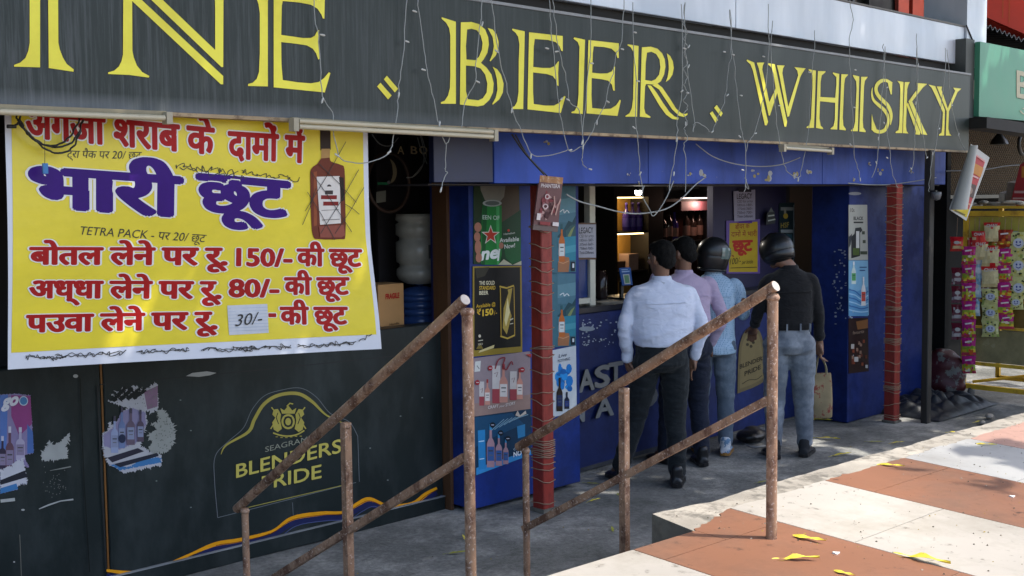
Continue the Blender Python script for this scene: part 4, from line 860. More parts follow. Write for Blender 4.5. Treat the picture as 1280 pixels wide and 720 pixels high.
def hs(p):
    p.rect(976, 259, 992, 263, '#6f7475'); p.text('HSF', 976, 285, 986, 284, 9, '#8f7f3a', .02); p.oval(982, 270, 3, 3.4, '#9a8330'); p.rect(980, 261, 982.5, 267, '#7a7a70'); p.rect(976, 287, 991, 291, '#7f8688'); p.rect(977, 293, 990, 318, '#32505a'); p.stroke([(992, 256), (992, 326)], 1.2, '#6a7478'); p.oval(985, 311, 1.4, 2, '#9fb0b4')
poster('framed_poster', 'dark framed poster with a gold emblem behind the helmeted man', 5.85, [(974, 330), (993, 329), (993, 253), (974, 254)], '#1b2a2e', hs)
def notice2(p): p.text('180ML', 977, 249, 990, 248, 8, '#7f7f86', .0)
poster('bottle_cutout', 'small black and white cutout hung beside the framed gold emblem poster', 5.80, [(958, 281), (969, 279), (968, 264), (959, 266)], '#3a3d3c', lambda p: (p.poly([(961, 265), (964, 259), (967, 265)], '#5d625e'), p.stroke([(960, 270), (968, 269)], 1.6, '#a3a8a0'), p.stroke([(960, 276), (969, 274)], 1.6, '#a3a8a0')))
poster('menu_board', 'dark board with faint gold lettering hung under the blue fascia', 5.9, [(832, 238), (874, 236), (874, 228), (832, 228)], '#17110f', lambda p: p.text('100 PIPERS', 834, 234, 866, 233, 6, '#a08c68', .0), 'sign')
# gold letters on the wall of the left bay
t = thing('wall_lettering', 'gold letters A BO on the dark wall right of the yellow banner', 'lettering', PY(518, 185, 6.3))
GOLDL = pm('gilt_letter', '#e6cfa0', .5, .1, 20, metal=0)
for ch, x in (('A', 497), ('B', 513.5), ('O', 524)):
    part('letter', t, lambda b: Print(b, 'y', 6.3, .001).text(ch, x, 192, x+(8, 8, 10)[('A', 'B', 'O').index(ch)], 193, 14, GOLDL, .02))
part('panel', t, lambda b: b.box((PY(470, 190, 6.31).x, 6.305, 1.22), (5.55, 6.33, 2.5), DARKIN))

# ================================================================ THINGS IN THE LEFT BAY
def hoop(b):
    c = PY(486, 228, 6.0); b.tube([c+Vector((.17*math.cos(a), 0, .19*math.sin(a))) for a in [i*math.pi/18 for i in range(37)]], .012, pm('brown_hoop', '#3b281e', .5, .3, 20), 8, cap=False)
t = thing('wall_fan', 'round fan with brown rim and pale blade in the dark left bay', 'fan', PY(486, 228, 6.0))
part('rim', t, hoop)
def blade(b):
    p = Print(b, 'y', 6.01, .001); p.poly(curve2([(487, 198), (493, 204), (496, 214), (494, 224), (488, 229), (491, 218), (490, 206)], 3), '#8d8468'); p.rect(472, 228, 486, 231, '#1d6b45'); p.poly([(470, 240), (482, 238), (482, 252), (470, 254)], '#6d6f66'); p.oval(486, 214, 2, 3, '#222')
part('blade', t, blade)
part('bracket', t, lambda b: b.tube([PY(486, 228, 6.0), PY(486, 228, 6.29)], .012, BLKP))
SHELF = pm('dark_shelf_board', '#17120f', .6, .3, 6)
part('inner_shelf', shop, lambda b: b.box((3.9, 5.82, 1.10), (5.5, 6.29, 1.165), SHELF))
GREYJ = pm('empty_jug_plastic', (.34, .33, .29), .22, .2, 7); BLUEJ = pm('blue_jug_plastic', (.03, .07, .21), .2, .2, 7)
def jug(name, label, c, m, ribs, h, r):
    t = thing(name, label, 'water jug', c, 'stacked water jugs')
    def fn(b):
        pr = [(r*.9, 0), (r, .015)]
        for k in range(ribs): z = .03+(h*.66)*k/ribs; pr += [(r, z), (r, z+h*.66/ribs*.62), (r*.86, z+h*.66/ribs*.74), (r*.86, z+h*.66/ribs*.88)]
        pr += [(r, h*.71), (r*.9, h*.80), (r*.55, h*.90), (r*.26, h*.945), (.001, h*.945)]
        b.lathe(pr, c, m, 28)
    part('body', t, fn); part('cap', t, lambda b: b.lathe([(.030, 0), (.031, .03), (.001, .032)], Vector(c)+Vector((0, 0, h*.94)), m, 14)); return t
jc = PY(525, 402, 6.06)
jug('water_jug', 'blue water jug standing under the grey one in the left bay', (jc.x, 6.06, 1.166), BLUEJ, 4, .285, .150)
def upjug(b):
    z = 1.445; r = .155
    b.lathe([(r*.55, z), (r*.9, z+.03), (r, z+.06), (r, z+.10), (r*.86, z+.115), (r*.86, z+.135), (r, z+.15), (r, z+.28), (r*.86, z+.295), (r*.86, z+.315), (r, z+.33), (r, z+.40), (r*.86, z+.415), (r, z+.43), (r*.96, z+.47), (.001, z+.47)], (jc.x, 6.06, 0), GREYJ, 28)
t = thing('water_jug', 'large cloudy grey water jug stacked on top of the blue jug', 'water jug', (jc.x, 6.06, 1.44), 'stacked water jugs')
part('body', t, upjug); part('label', t, lambda b: b.box((jc.x-.045, 5.897, 1.62), (jc.x+.05, 5.905, 1.71), pm('faded_label', '#55554e', .6, .3, 50)))
ck = PY(488, 412, 5.92)
t = thing('cardboard_box', 'brown cardboard box with a red printed word beside the banner edge', 'box', (ck.x, 5.95, 1.166))
CARD = pm('corrugated_cardboard', '#b98a55', .75, .1, 9)
part('carton', t, lambda b: b.box((ck.x-.11, 5.90, 1.166), (ck.x+.10, 6.10, 1.47), CARD, .003))
def cart_art(b):
    p = Print(b, 'y', 5.898, .0006); p.text('FRAGILE', 482, 374, 499, 372, 9, '#b02a1c', .05); p.text('Handle', 487, 407, 499, 405, 4, '#4a3420', .01)
part('printing', t, cart_art)

# ================================================================ THINGS IN THE MAIN OPENING
def on(x, y, Y_): return PY(x, y, Y_)
WPVC = pm('cream_window_frame', '#c9c6b4', .5, .15, 6)
t = thing('window_frame', 'cream upright window frame with a blue inner pane left of the counter', 'window frame', on(738, 372, 5.75))
part('upright', t, lambda b: b.box((on(735, 300, 5.76).x, 5.74, 1.216), (on(742, 300, 5.76).x, 5.80, 2.42), WPVC, .003))
part('rail', t, lambda b: (b.box((5.91, 5.745, 1.235), (on(735, 300, 5.76).x, 5.795, 1.275), WPVC), b.box((5.91, 5.745, 1.69), (on(735, 300, 5.76).x, 5.795, 1.73), WPVC)))
part('pane', t, lambda b: b.box((5.91, 5.765, 1.277), (on(735, 300, 5.76).x, 5.775, 1.688), pm('blue_pane', (.02, .045, .16), .15, .2, 3)))
# lit display case on the back wall
SX0 = on(767, 250, 7.9).x; SX1 = on(806, 250, 7.9).x
case = thing('display_case', 'warmly lit niche with two glass shelves behind the counter', 'display case', (SX0, 7.9, 0))
OCH = pm('ochre_niche_back', '#a87f3c', .6, .2, 5)
zt = on(785, 246, 7.9).z; zm = on(785, 289, 7.9).z; zb = on(785, 338, 7.9).z
part('back', case, lambda b: b.box((SX0, 8.1, zb-.3), (SX1, 8.14, zt+.03), OCH))
part('frame', case, lambda b: (b.box((SX0-.05, 7.85, zb-.9), (SX0, 8.1, zt+.1), SHELF), b.box((SX1, 7.85, zb-.9), (SX1+.25, 8.1, zt+.1), SHELF), b.box((SX0, 7.85, zt), (SX1, 8.1, zt+.1), SHELF)))
for z in (zm, zb): part('shelf', case, lambda b: b.box((SX0+.002, 7.86, z-.02), (SX1-.002, 8.098, z), SHELF))
LED = emit('warm_led', (1, .72, .34), 2.6)
for z in (zt, zm-.02):
    part('led_strip', case, lambda b: b.box((SX0+.02, 7.90, z-.014), (SX1-.02, 7.92, z-.003), LED))
for z in (zt-.05, zm-.07):
    ld = bpy.data.lights.new('niche_lamp', 'POINT'); ld.energy = 1.3; ld.color = (1, .74, .38); ld.shadow_soft_size = .04
    lo = bpy.data.objects.new('niche_lamp', ld); col.objects.link(lo); lo.location = (SX0+.12, 7.97, z)
def glassbottle(c, h, r, m, label, name='bottle', group='bottles behind the counter', lm=None):
    t = thing(name, label, 'bottle', c, group)
    part('glass', t, lambda b: b.lathe([(r*.9, 0), (r, .01), (r, h*.55), (r*.8, h*.64), (r*.33, h*.74), (r*.3, h*.9), (r*.36, h*.9), (r*.36, h), (.001, h)], c, m, 14))
    part('label', t, lambda b: b.lathe([(r*1.02, h*.15), (r*1.02, h*.45)], c, lm or PAPER, 14)); return t
PURB = pm('purple_bottle_glass', (.05, .03, .22), .15, .2, 9); DKB = pm('dark_bottle_glass', (.03, .018, .015), .12, .2, 9); VLB = pm('violet_label', '#4a3f9c', .5, .2, 9)
for i, (x, lb) in enumerate(((784, 'left purple bottle on the upper shelf of the lit niche'), (791.5, 'middle purple bottle on the upper shelf of the lit niche'), (799, 'right purple bottle on the upper shelf of the lit niche'))):
    c = on(x, 287, 7.95); glassbottle((c.x, 7.96, zm), .30, .045, PURB, lb, lm=VLB)
# second case, rose-lit, to the right
t = thing('display_case', 'dark display case with a rose lit top edge behind the queue', 'display case', (on(850, 300, 7.9).x, 7.9, 0))
ax, bx_ = on(812, 300, 7.9).x, on(893, 300, 7.9).x
za = on(850, 252, 7.9).z
part('back', t, lambda b: b.box((ax, 8.1, .9), (bx_, 8.14, za), pm('maroon_back', '#4a2420', .6, .3, 5)))
part('pelmet', t, lambda b: b.box((ax+.5, 7.86, za-.10), (bx_, 7.88, za), pm('rose_pelmet', '#8a5a64', .5, .2, 5)))
part('shelf', t, lambda b: (b.box((ax, 7.86, 1.50), (bx_, 8.1, 1.53), SHELF), b.box((ax, 7.86, za), (bx_, 8.14, za+.03), SHELF)))
part('led_strip', t, lambda b: b.box((ax+.5, 7.85, za+.0305), (bx_, 7.87, za+.042), emit('rose_led', (1, .78, .72), 1.1)))
ld = bpy.data.lights.new('rose_lamp', 'POINT'); ld.energy = 1.3; ld.color = (1, .62, .5); ld.shadow_soft_size = .05
lo = bpy.data.objects.new('rose_lamp', ld); col.objects.link(lo); lo.location = ((ax+bx_)/2+.2, 7.8, za-.03)
for i, x in enumerate((823, 831, 838, 845, 860, 868, 876)):
    c = on(x, 320, 7.95); glassbottle((c.x, 7.97, 1.531), (.36, .32)[i % 2], .042, (DKB, DKB, DKB, PURB, DKB, DKB, DKB)[i], 'dark bottle in the rose lit case, %s from its left end' % ('first', 'second', 'third', 'fourth and violet', 'fifth', 'sixth', 'seventh')[i], lm=pm('dim_label', '#8a6a60', .6, .3, 30))
for x0, x1, h, cc, lb in ((788, 800, .17, '#9a8078', 'pinkish carton on the lower shelf of the lit niche'), (772, 784, .10, '#5a4030', 'low brown carton on the lower shelf of the lit niche')):
    a_ = on(x0, 330, 7.9).x; z_ = on(x1, 330, 7.9).x
    single('carton', lb, 'box', lambda b: b.box((a_, 7.92, zb+.001), (z_, 8.06, zb+h), pm('carton_'+cc.strip('#'), cc, .7, .2, 9), .003))
# bulb
bc = on(798, 240, 6.3)
t = thing('hanging_bulb', 'lit white bulb hanging under the blue fascia above the counter', 'bulb', (bc.x, 6.3, bc.z))
part('glass', t, lambda b: b.lathe([(.001, -.03), (.02, -.025), (.03, -.005), (.031, .008), (.028, .012)], (bc.x, 6.3, bc.z), emit('bulb_glass', (1, .96, .88), 9), 18))
part('holder', t, lambda b: b.lathe([(.028, .012), (.030, .04), (.018, .085), (.008, .10), (.004, .45)], (bc.x, 6.3, bc.z), BLKP, 14))
ld = bpy.data.lights.new('bulb_lamp', 'POINT'); ld.energy = 5; ld.color = (1, .93, .82); ld.shadow_soft_size = .035
lo = bpy.data.objects.new('bulb_lamp', ld); col.objects.link(lo); lo.location = (bc.x, 6.3, bc.z-.05)
# counter clutter
t = thing('payment_stand', 'blue payment stand tilted on the counter beside the man in white', 'stand', (on(785, 370, 5.95).x, 5.95, 1.216))
sq = [on(778, 357, 5.9), on(791, 356, 5.9), on(788, 334, 5.96), on(774, 335, 5.96)]
def qs(b):
    p = Print(b, 'q', sq, .0008); p.sheet([(0, 0), (1, 0), (1, 1), (0, 1)], '#1f4f8f', .006); p.poly([(.22, .06), (.8, .06), (.8, .62), (.22, .62)], '#b9bcb2'); p.poly([(.3, .12), (.72, .12), (.72, .56), (.3, .56)], '#5f8a62'); p.rect(.15, .74, .85, .80, '#9fb6d0'); p.rect(.15, .86, .7, .90, '#9fb6d0')
part('board', t, qs); part('foot', t, lambda b: b.box((sq[0].x+.0, 5.88, 1.216), (sq[1].x, 6.05, 1.228), BLKP)); part('stem', t, lambda b: b.box((sq[0].x+.02, 5.93, 1.228), (sq[0].x+.05, 5.95, sq[0].z+.03), BLKP))
random.seed(31)
for i, lb in enumerate(('pile of papers at the counter edge left of the man in white', 'folded newspaper flat on the counter behind the papers', 'small white ledger lying open on the counter')):
    x = (6.25, 6.45, 6.62)[i]; y = (5.86, 6.05, 5.80)[i]
    single(('paper_pile', 'newspaper', 'ledger')[i], lb, 'paper', lambda b: [b.box((x-.11+random.uniform(-.02, .02), y-.07, 1.216+.006*k), (x+.11+random.uniform(-.02, .02), y+.07, 1.2215+.006*k), pm('aged_paper', '#77746a', .8, .2, 12), rot=random.uniform(-.3, .3)) for k in range((3, 2, 2)[i])])
for i, (x, y, h, lb) in enumerate(((6.30, 6.12, .16, 'dark squat jar at the back of the counter by the blue pane'), (6.9, 6.1, .22, 'dark tall canister on the counter in front of the queue'))):
    single('jar', lb, 'jar', lambda b: b.lathe([(.05, 0), (.055, .01), (.055, h*.8), (.04, h*.86), (.042, h), (.001, h)], (x, y, 1.2155), DKB, 16))
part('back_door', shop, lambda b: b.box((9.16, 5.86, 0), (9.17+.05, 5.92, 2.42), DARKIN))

# ================================================================ THE RAILINGS
def railing(label, X_, post_px, rails_hi, rails_lo, bases):
    tops = [PX(*p, X_) for p in post_px]
    t = thing('stair_railing', label, 'railing', (X_, tops[0].y, bases[0]), 'railings on either side of the steps')
    for i, (p, zb) in enumerate(zip(tops, bases)):
        sq = i == 1
        r = (.021, .0165, .0165)[i]
        part('post', t, lambda b: b.tube([(X_, p.y, zb), (X_, p.y, zb*.5+p.z*.5), (X_, p.y, p.z-.004)], r, RUST, 14, square=sq))
        part('weld', t, lambda b: b.lathe([(.001, -.014), (r*1.15, -.008), (r*1.28, .002), (r*1.1, .012), (.001, .018)], (X_, p.y, p.z-.02), RUST, 12))
    hi = [PX(*p, X_) for p in rails_hi]; lo = [PX(*p, X_) for p in rails_lo]
    def hr(b):
        d = (hi[-1]-hi[0]).normalized(); n = 10
        b.tube([hi[0].lerp(hi[-1], i/n)+Vector((0, 0, .0015*math.sin(i*2))) for i in range(n+1)], .0215, RUST, 18)
        e = hi[-1]+d*.001                       # pale cut end of the pipe
        b.tube([e, e+d*.003], .021, pm('pale_pipe_end', '#b7afa6', .6, .2, 60), 18)
    part('handrail', t, hr)
    part('lower_rail', t, lambda b: b.tube([lo[0].lerp(lo[-1], i/6) for i in range(7)], .0150, RUST, square=True))
railing('rusty handrail on the left of the steps, in front of the painted crest', 2.835, [(584, 384), (432, 527), (306, 634)], [(296, 636), (581, 375)], [(280, 762), (582, 571)], [.515, .175, -.005])
railing('rusty handrail on the right of the steps, in front of the queue', 3.80, [(966, 366), (780, 484), (657, 559)], [(648, 559), (969, 358)], [(655, 661), (962, 499)], [pav_z(3.8, 2.49)-.01, .345, .0])

# ================================================================ PEOPLE
SKIN = pm('brown_skin', (.20, .10, .06), .5, .15, 12, rvar=.1)
HAIR = pm('black_hair', (.006, .0055, .005), .75, .5, 60, bump=.8, bscale=220, stretch=(1, 1, .3), spec=.15)
def ring_loft(b, secs, m, n=20, ex=2.0):
    """sections (x, y, z, rx, ry) stacked upward; superellipse of exponent ex"""
    vs = []; fs = []
    for x, y, z, rx, ry in secs:
        for k in range(n):
            t = 2*math.pi*k/n; c, s_ = math.cos(t), math.sin(t)
            vs.append((x+rx*math.copysign(abs(c)**(2/ex), c), y+ry*math.copysign(abs(s_)**(2/ex), s_), z))
    for i in range(len(secs)-1):
        for k in range(n): fs.append((i*n+k, i*n+(k+1) % n, (i+1)*n+(k+1) % n, (i+1)*n+k))
    fs.append(tuple(range(n))[::-1]); fs.append(tuple(range((len(secs)-1)*n, len(secs)*n)))
    b.add(vs, fs, m, True)
def limb(b, pts, rs, m, n=14, flat=1.0):
    """tapered round-ended limb along joints, curved at the joints"""
    P = curve_pts(pts, 5); Q = [v.x for v in curve_pts([(r, 0, 0) for r in rs], 5)]
    d0 = (P[0]-P[1]).normalized(); d1 = (P[-1]-P[-2]).normalized()
    P = [P[0]+d0*Q[0]*.8, P[0]+d0*Q[0]*.5]+P+[P[-1]+d1*Q[-1]*.5, P[-1]+d1*Q[-1]*.8]; Q = [Q[0]*.35, Q[0]*.8]+Q+[Q[-1]*.8, Q[-1]*.35]
    b.tube(P, Q, m, n)
def ball(b, c, r, m, n=16, rot=None):
    rx, ry, rz = r if isinstance(r, tuple) else (r, r, r); vs = []; fs = []; h = n//2
    M = rot or Matrix.Identity(3)
    for j in range(h+1):
        a = math.pi*j/h
        for k in range(n):
            t = 2*math.pi*k/n; vs.append(Vector(c)+M @ Vector((rx*math.sin(a)*math.cos(t), ry*math.sin(a)*math.sin(t), -rz*math.cos(a))))
    for j in range(h):
        for k in range(n): fs.append((j*n+k, j*n+(k+1) % n, (j+1)*n+(k+1) % n, (j+1)*n+k))
    b.add(vs, fs, m, True)
def fuse(b, voxel, smooth=2, folds=None):
    """weld overlapping closed shapes into one continuous skin"""
    me = bpy.data.meshes.new('fuse'); me.from_pydata(b.v, [], b.f); me.update()
    bm = bmesh.new(); bm.from_mesh(me); bmesh.ops.remove_doubles(bm, verts=bm.verts, dist=1e-5); bmesh.ops.recalc_face_normals(bm, faces=bm.faces); bm.to_mesh(me); bm.free()
    o = bpy.data.objects.new('fuse', me); col.objects.link(o)
    r = o.modifiers.new('r', 'REMESH'); r.mode = 'VOXEL'; r.voxel_size = voxel; r.use_smooth_shade = True
    if smooth: s_ = o.modifiers.new('s', 'SMOOTH'); s_.iterations = smooth; s_.factor = .5
    dg = bpy.context.evaluated_depsgraph_get(); ev = o.evaluated_get(dg); m2 = ev.to_mesh()
    vs = [v.co.copy() for v in m2.vertices]; ns = [v.normal.copy() for v in m2.vertices]; fs = [tuple(p.vertices) for p in m2.polygons]
    ev.to_mesh_clear(); bpy.data.objects.remove(o); bpy.data.meshes.remove(me)
    if folds: vs = [v+n_*folds(v, n_) for v, n_ in zip(vs, ns)]
    mats = b.mats; b.v = vs; b.f = fs; b.m = [0]*len(fs); b.smooth = [True]*len(fs); b.mats = mats[:1]
def place(b, x, y, yaw, s):
    M = Matrix.Rotation(yaw, 3, 'Z'); b.v = [M @ (v*s)+Vector((x, y, 0)) for v in b.v]
HEADC = Vector((0, .015, 1.585))
def head_shapes(b, hm, m):
    """skull, jaw, neck, nose, ears, lips in head space moved by hm"""
    k = MB()
    ball(k, (0, -.012, .025), (.074, .094, .090), m, 24); ball(k, (0, .024, -.040), (.056, .068, .072), m, 20); ball(k, (0, .055, -.085), (.032, .034, .028), m, 16)
    limb(k, [(0, .088, .012), (0, .104, -.018), (0, .108, -.030)], [.008, .012, .014], m, 10); ball(k, (0, .096, -.032), (.019, .012, .010), m, 12)
    for sx in (-1, 1):
        ball(k, (sx*.078, -.006, -.008), (.009, .020, .032), m, 12, Matrix.Rotation(sx*.35, 3, 'Z')); ball(k, (sx*.034, .076, .024), (.024, .014, .008), m, 10); ball(k, (sx*.042, .066, -.018), (.022, .02, .018), m, 10)
    ball(k, (0, .089, -.057), (.024, .011, .0055), m, 12); ball(k, (0, .088, -.067), (.021, .012, .006), m, 12)
    for v in k.v: v[:] = (hm @ v)[:]
    b.add(k.v, k.f, m, True)
def hand(b, wrist, d, m, spread, curl=.5, thumb_side=1):
    """palm and five bent fingers; d: pointing direction, spread: axis across the knuckles"""
    d = Vector(d).normalized(); a = Vector(spread); a = (a-d*a.dot(d)).normalized(); nrm = d.cross(a)
    w0 = Vector(wrist)
    limb(b, [w0-d*.02, w0+d*.03, w0+d*.075], [.026, .031, .030], m, 12)
    for s_ in (-.018, .018): limb(b, [w0+d*.01+a*s_*.6, w0+d*.085+a*s_], [.017, .016], m, 10)
    for i, (o, L) in enumerate(((-.031, .068), (-.010, .080), (.011, .076), (.030, .060))):
        p = w0+d*.082+a*o; c = curl; pts = [p-d*.02, p+d*.010]; dr = d.copy()
        for j, fr in enumerate((.45, .32, .23)):
            dr = (dr*math.cos(c*.75)+nrm*math.sin(c*.75)).normalized(); p2 = pts[-1]+dr*L*fr; pts.append(p2)
        limb(b, pts, [.0095, .0095, .0088, .008, .0068], m, 8)
    p = w0+d*.018+a*(-.030*thumb_side); td = (d*.72-a*.62*thumb_side+nrm*.3).normalized()
    limb(b, [p, p+td*.034, p+(td*.8+d*.4).normalized()*.062], [.013, .0115, .0085], m, 8)
def cloth_folds(amp, seeds, horiz=1.0):
    def f(v, n):
        w1 = noise.noise(Vector((v.x*3+1.7*seeds, v.y*3, v.z*4)))*.5
        a = noise.noise(Vector((v.x*4+w1, v.y*4, (v.z+.25*v.x)*15*horiz+seeds+w1*3)))
        r = 1-abs(noise.noise(Vector((v.x*6+w1*2+seeds, v.y*6, (v.z-.35*v.x)*11*horiz))))*2.4
        c = noise.noise(Vector((v.x*15, v.y*15+seeds, v.z*30*horiz)))
        return amp*(a*.9 + max(-.3, r)*.9*(.5+w1) + c*.22)
    return f
def leg_shapes(k, m, hip, knee, ank, r=(.098, .080, .066, .060), stack=True):
    hip, knee, ank = Vector(hip), Vector(knee), Vector(ank); mid = hip.lerp(knee, .5); low = knee.lerp(ank, .45)+Vector((0, -.012, 0))
    limb(k, [hip, mid, knee, low, ank], [r[0], (r[0]+r[1])/2+.006, r[1], r[2]+.006, r[3]], m, 18)
def shoe_shapes(k, m, ank, yaw, L=.275, wd=.05, up=.0, pitch=0):
    M = Matrix.Rotation(yaw, 3, 'Z') @ Matrix.Rotation(pitch, 3, 'X'); a = Vector(ank)
    j = MB(); h = .036
    prof = [(-.075, .030, .055), (-.06, .038, .072), (-.02, .040, .085), (.03, .040, .072), (.08, .046, .052), (.13, .050, .044), (.165, .044, .036), (.19, .026, .026)]
    vs = []; n = 14
    for y, w_, t in prof:
        for q in range(n):
            an = 2*math.pi*q/n; z = t*.5+t*.5*math.sin(an); vs.append(Vector((w_*math.cos(an)*(1 if z < t*.6 else .86), y, max(.012, z))))
    fs = []
    for i in range(len(prof)-1):
        for q in range(n): fs.append((i*n+q, i*n+(q+1) % n, (i+1)*n+(q+1) % n, (i+1)*n+q))
    fs.append(tuple(range(n))[::-1]); fs.append(tuple(range((len(prof)-1)*n, len(prof)*n)))
    j.add(vs, fs, m, True); limb(j, [(0, -.028, .06), (0, -.03, .115)], [.043, .040], m, 14)
    s = L/.265
    for v in j.v: v[:] = (M @ (v*s)+Vector((a.x, a.y, up)))[:]
    k.add(j.v, j.f, m, True)
def sole_shapes(k, m, ank, yaw, L=.275, up=0, pitch=0, t=.022):
    M = Matrix.Rotation(yaw, 3, 'Z') @ Matrix.Rotation(pitch, 3, 'X'); a = Vector(ank); s = L/.265
    out = [(.0, -.080), (.032, -.068), (.040, -.02), (.042, .04), (.050, .10), (.050, .14), (.036, .18), (0, .197)]
    P = out+[(-x, y) for x, y in out[-2:0:-1]]; n = len(P)
    vs = [M @ (Vector((x*1.03, y*1.01, z))*s)+Vector((a.x, a.y, up)) for z in (0, t) for x, y in P]
    k.add(vs, [tuple(range(n))[::-1], tuple(range(n, 2*n))]+[(i, (i+1) % n, n+(i+1) % n, n+i) for i in range(n)], m)

def person(label, x, y, face, H, sp):
    """face: heading in degrees from +X; sp: pose and clothes"""
    s = H/1.70; yaw = R(face-90); t = thing('person', label, 'person', (x, y, 0))
    W = sp.get('w', 1.0)
    hs_ = sp.get('hs', 1.0); hm = Matrix.Translation(HEADC+Vector(sp.get('hoff', (0, 0, 0)))) @ Matrix.Rotation(R(sp.get('hyaw', 0)), 4, 'Z') @ Matrix.Rotation(R(sp.get('hpitch', 0)), 4, 'X') @ Matrix.Rotation(R(sp.get('hroll', 0)), 4, 'Y') @ Matrix.Scale(hs_, 4)
    lean = sp.get('lean', 0)              # forward offset of the shoulders
    J = sp['arms']; G = sp['legs']
    # --- body: one continuous skin
    k = MB(); m = SKIN
    ring_loft(k, [(0, lean*.1, .86, .12, .085), (0, lean*.3, 1.0, .13*W, .085), (0, lean*.6, 1.2, .145*W, .09), (0, lean*.9-.01, 1.35, .125, .07), (0, lean, 1.42, .07, .06)], m)
    hp = HEADC+Vector(sp.get('hoff', (0, 0, 0)))
    limb(k, [(0, lean, 1.36), (0, lean*.9, 1.45), (hp.x, hp.y-.03, hp.z-.04)], [.064, .054, .052], m, 14)
    head_shapes(k, hm, m)
    for sd, (sh, el, wr, hd, sprd, cu, ts) in J.items(): limb(k, [sh, el, wr], [.036, .030, .025], m, 12); hand(k, wr, hd, m, sprd, cu, ts)
    for hip, kn, an, fy, up, pt in G: limb(k, [hip, kn, an], [.07, .05, .04], m, 12); limb(k, [an, Vector(an)+Vector((math.sin(-fy)*.10, math.cos(fy)*.10, -.045))], [.038, .03], m, 10)
    fuse(k, .0075, 1); place(k, x, y, yaw, s); k.build('body', t)
    # eyes
    for sx in (-1, 1):
        e = MB(); ball(e, (sx*.034, .079, .008), (.012, .008, .008), pm('eye_white', '#b9b4ac', .3, .05, 9), 10); ball(e, (sx*.034, .0845, .008), (.0055, .004, .0055), BLKP, 8)
        e.v = [hm @ v for v in e.v]; place(e, x, y, yaw, s); e.build('eye', t)
    # hair
    if sp.get('hair', True):
        k = MB(); ball(k, (0, -.024, .036), (.080, .092, .096), HAIR, 24); ball(k, (0, -.052, -.018), (.070, .062, .062), HAIR, 20); ball(k, (0, .03, .085), (.060, .055, .035), HAIR, 18)
        for v in k.v: v[:] = (hm @ v)[:]
        fuse(k, .009, 2, lambda v, n_: .004*noise.noise(v*45)+.003*noise.noise(v*120)); place(k, x, y, yaw, s); k.build('hair', t)
    # shirt
    m = sp['shirt']; k = MB(); hz = sp.get('hem', .93); fat = sp.get('fat', 0)
    sk_ = .022 if hz < .9 else 0
    ring_loft(k, [(0, lean*.08-.01-sk_*.5, hz, .166*min(W, 1.1)+sk_, .122+fat+sk_*1.6), (0, lean*.1-.01-sk_*.5, hz+.05, .180*min(W, 1.14)+sk_*.8, .130+fat+sk_*1.5), (0, lean*.25, hz+.13, .186*W, .134+fat+sk_*.6), (0, lean*.5-.005, 1.17, .184*W, .132+fat*.7), (0, lean*.75-.012, 1.27, .192*W, .128+fat*.3), (0, lean*.9-.015, 1.335, .190*W, .114), (0, lean-.012, 1.385, .166*W, .092), (0, lean-.008, 1.418, .104, .076), (0, lean-.003, 1.44, .070, .066)], m, 28, 2.3)
    for sd, (sh, el, wr, hd, sprd, cu, ts) in J.items():
        sh, el, wr = Vector(sh), Vector(el), Vector(wr); cuff = el.lerp(wr, sp.get('cuff', .97)); a = sp.get('arm', 1.0)
        limb(k, [sh+Vector((-.03*(1 if sh.x > 0 else -1), 0, .0)), sh+(el-sh)*.12, sh.lerp(el, .55), el, el.lerp(cuff, .55), cuff], [.050*a, .051*a, .049*a, .046*a, .042*a, .037*a], m, 18)
        limb(k, [cuff-(wr-el).normalized()*.035, cuff], [.042*a, .041*a], m, 16)
    fuse(k, .0085, 2, cloth_folds(sp.get('fold', .007), sp['seed']))
    k.v = [v+Vector((0, -.006, 0))*max(0, 1-abs(v.z-sp.get('yoke', 1.27))*160) if v.y < 0 and abs(v.x) < .15 else v for v in k.v]
    seam = []
    for q in range(25):
        xx = -.135+.27*q/24; near = [v for v in k.v if abs(v.x-xx) < .012 and abs(v.z-sp.get('yoke', 1.27)) < .012 and v.y < 0]
        if near: seam.append(Vector((xx, min(v.y for v in near)-.001, sp.get('yoke', 1.27)+.004*math.sin(xx*9))))
    place(k, x, y, yaw, s); sh_o = k.build('shirt', t); WLOC[sh_o.name] = WLOC[t.name]
    if len(seam) > 4: k2 = MB(); k2.tube(seam, .0028, m, 6); place(k2, x, y, yaw, s); k2.build('back_seam', sh_o)
    k = MB(); nb = (0, lean-.004, 1.42)
    ring_loft(k, [(0, lean-.008, 1.412, .084, .078), (0, lean-.004, 1.435, .073, .071), (0, lean, 1.462, .066, .066), (0, lean, 1.466, .058, .058)], m, 24)
    place(k, x, y, yaw, s); k.build('collar', t)
    # trousers
    m = sp['trousers']; k = MB(); tw = sp.get('tr', (.100, .080, .066, .060))
    ring_loft(k, [(0, -.01, .80, .12, .10), (0, -.02, .86, .162*min(W, 1.06), .128+fat*.8), (0, -.012, .93, .164*min(W, 1.08), .122+fat*.9), (0, -.005, 1.0, .160*min(W, 1.1), .112+fat), (0, -.004, 1.02, .158*min(W, 1.1), .110+fat)], m, 26, 2.2)
    for hip, kn, an, fy, up, pt in G: leg_shapes(k, m, hip, kn, an, tw); ball(k, Vector(hip)+Vector((0, -.052, .0)), (.085, .075, .095), m, 16)
    fuse(k, .0085, 2, cloth_folds(sp.get('tfold', .0075), sp['seed']+3, 1.3)); place(k, x, y, yaw, s); k.build('trousers', t)
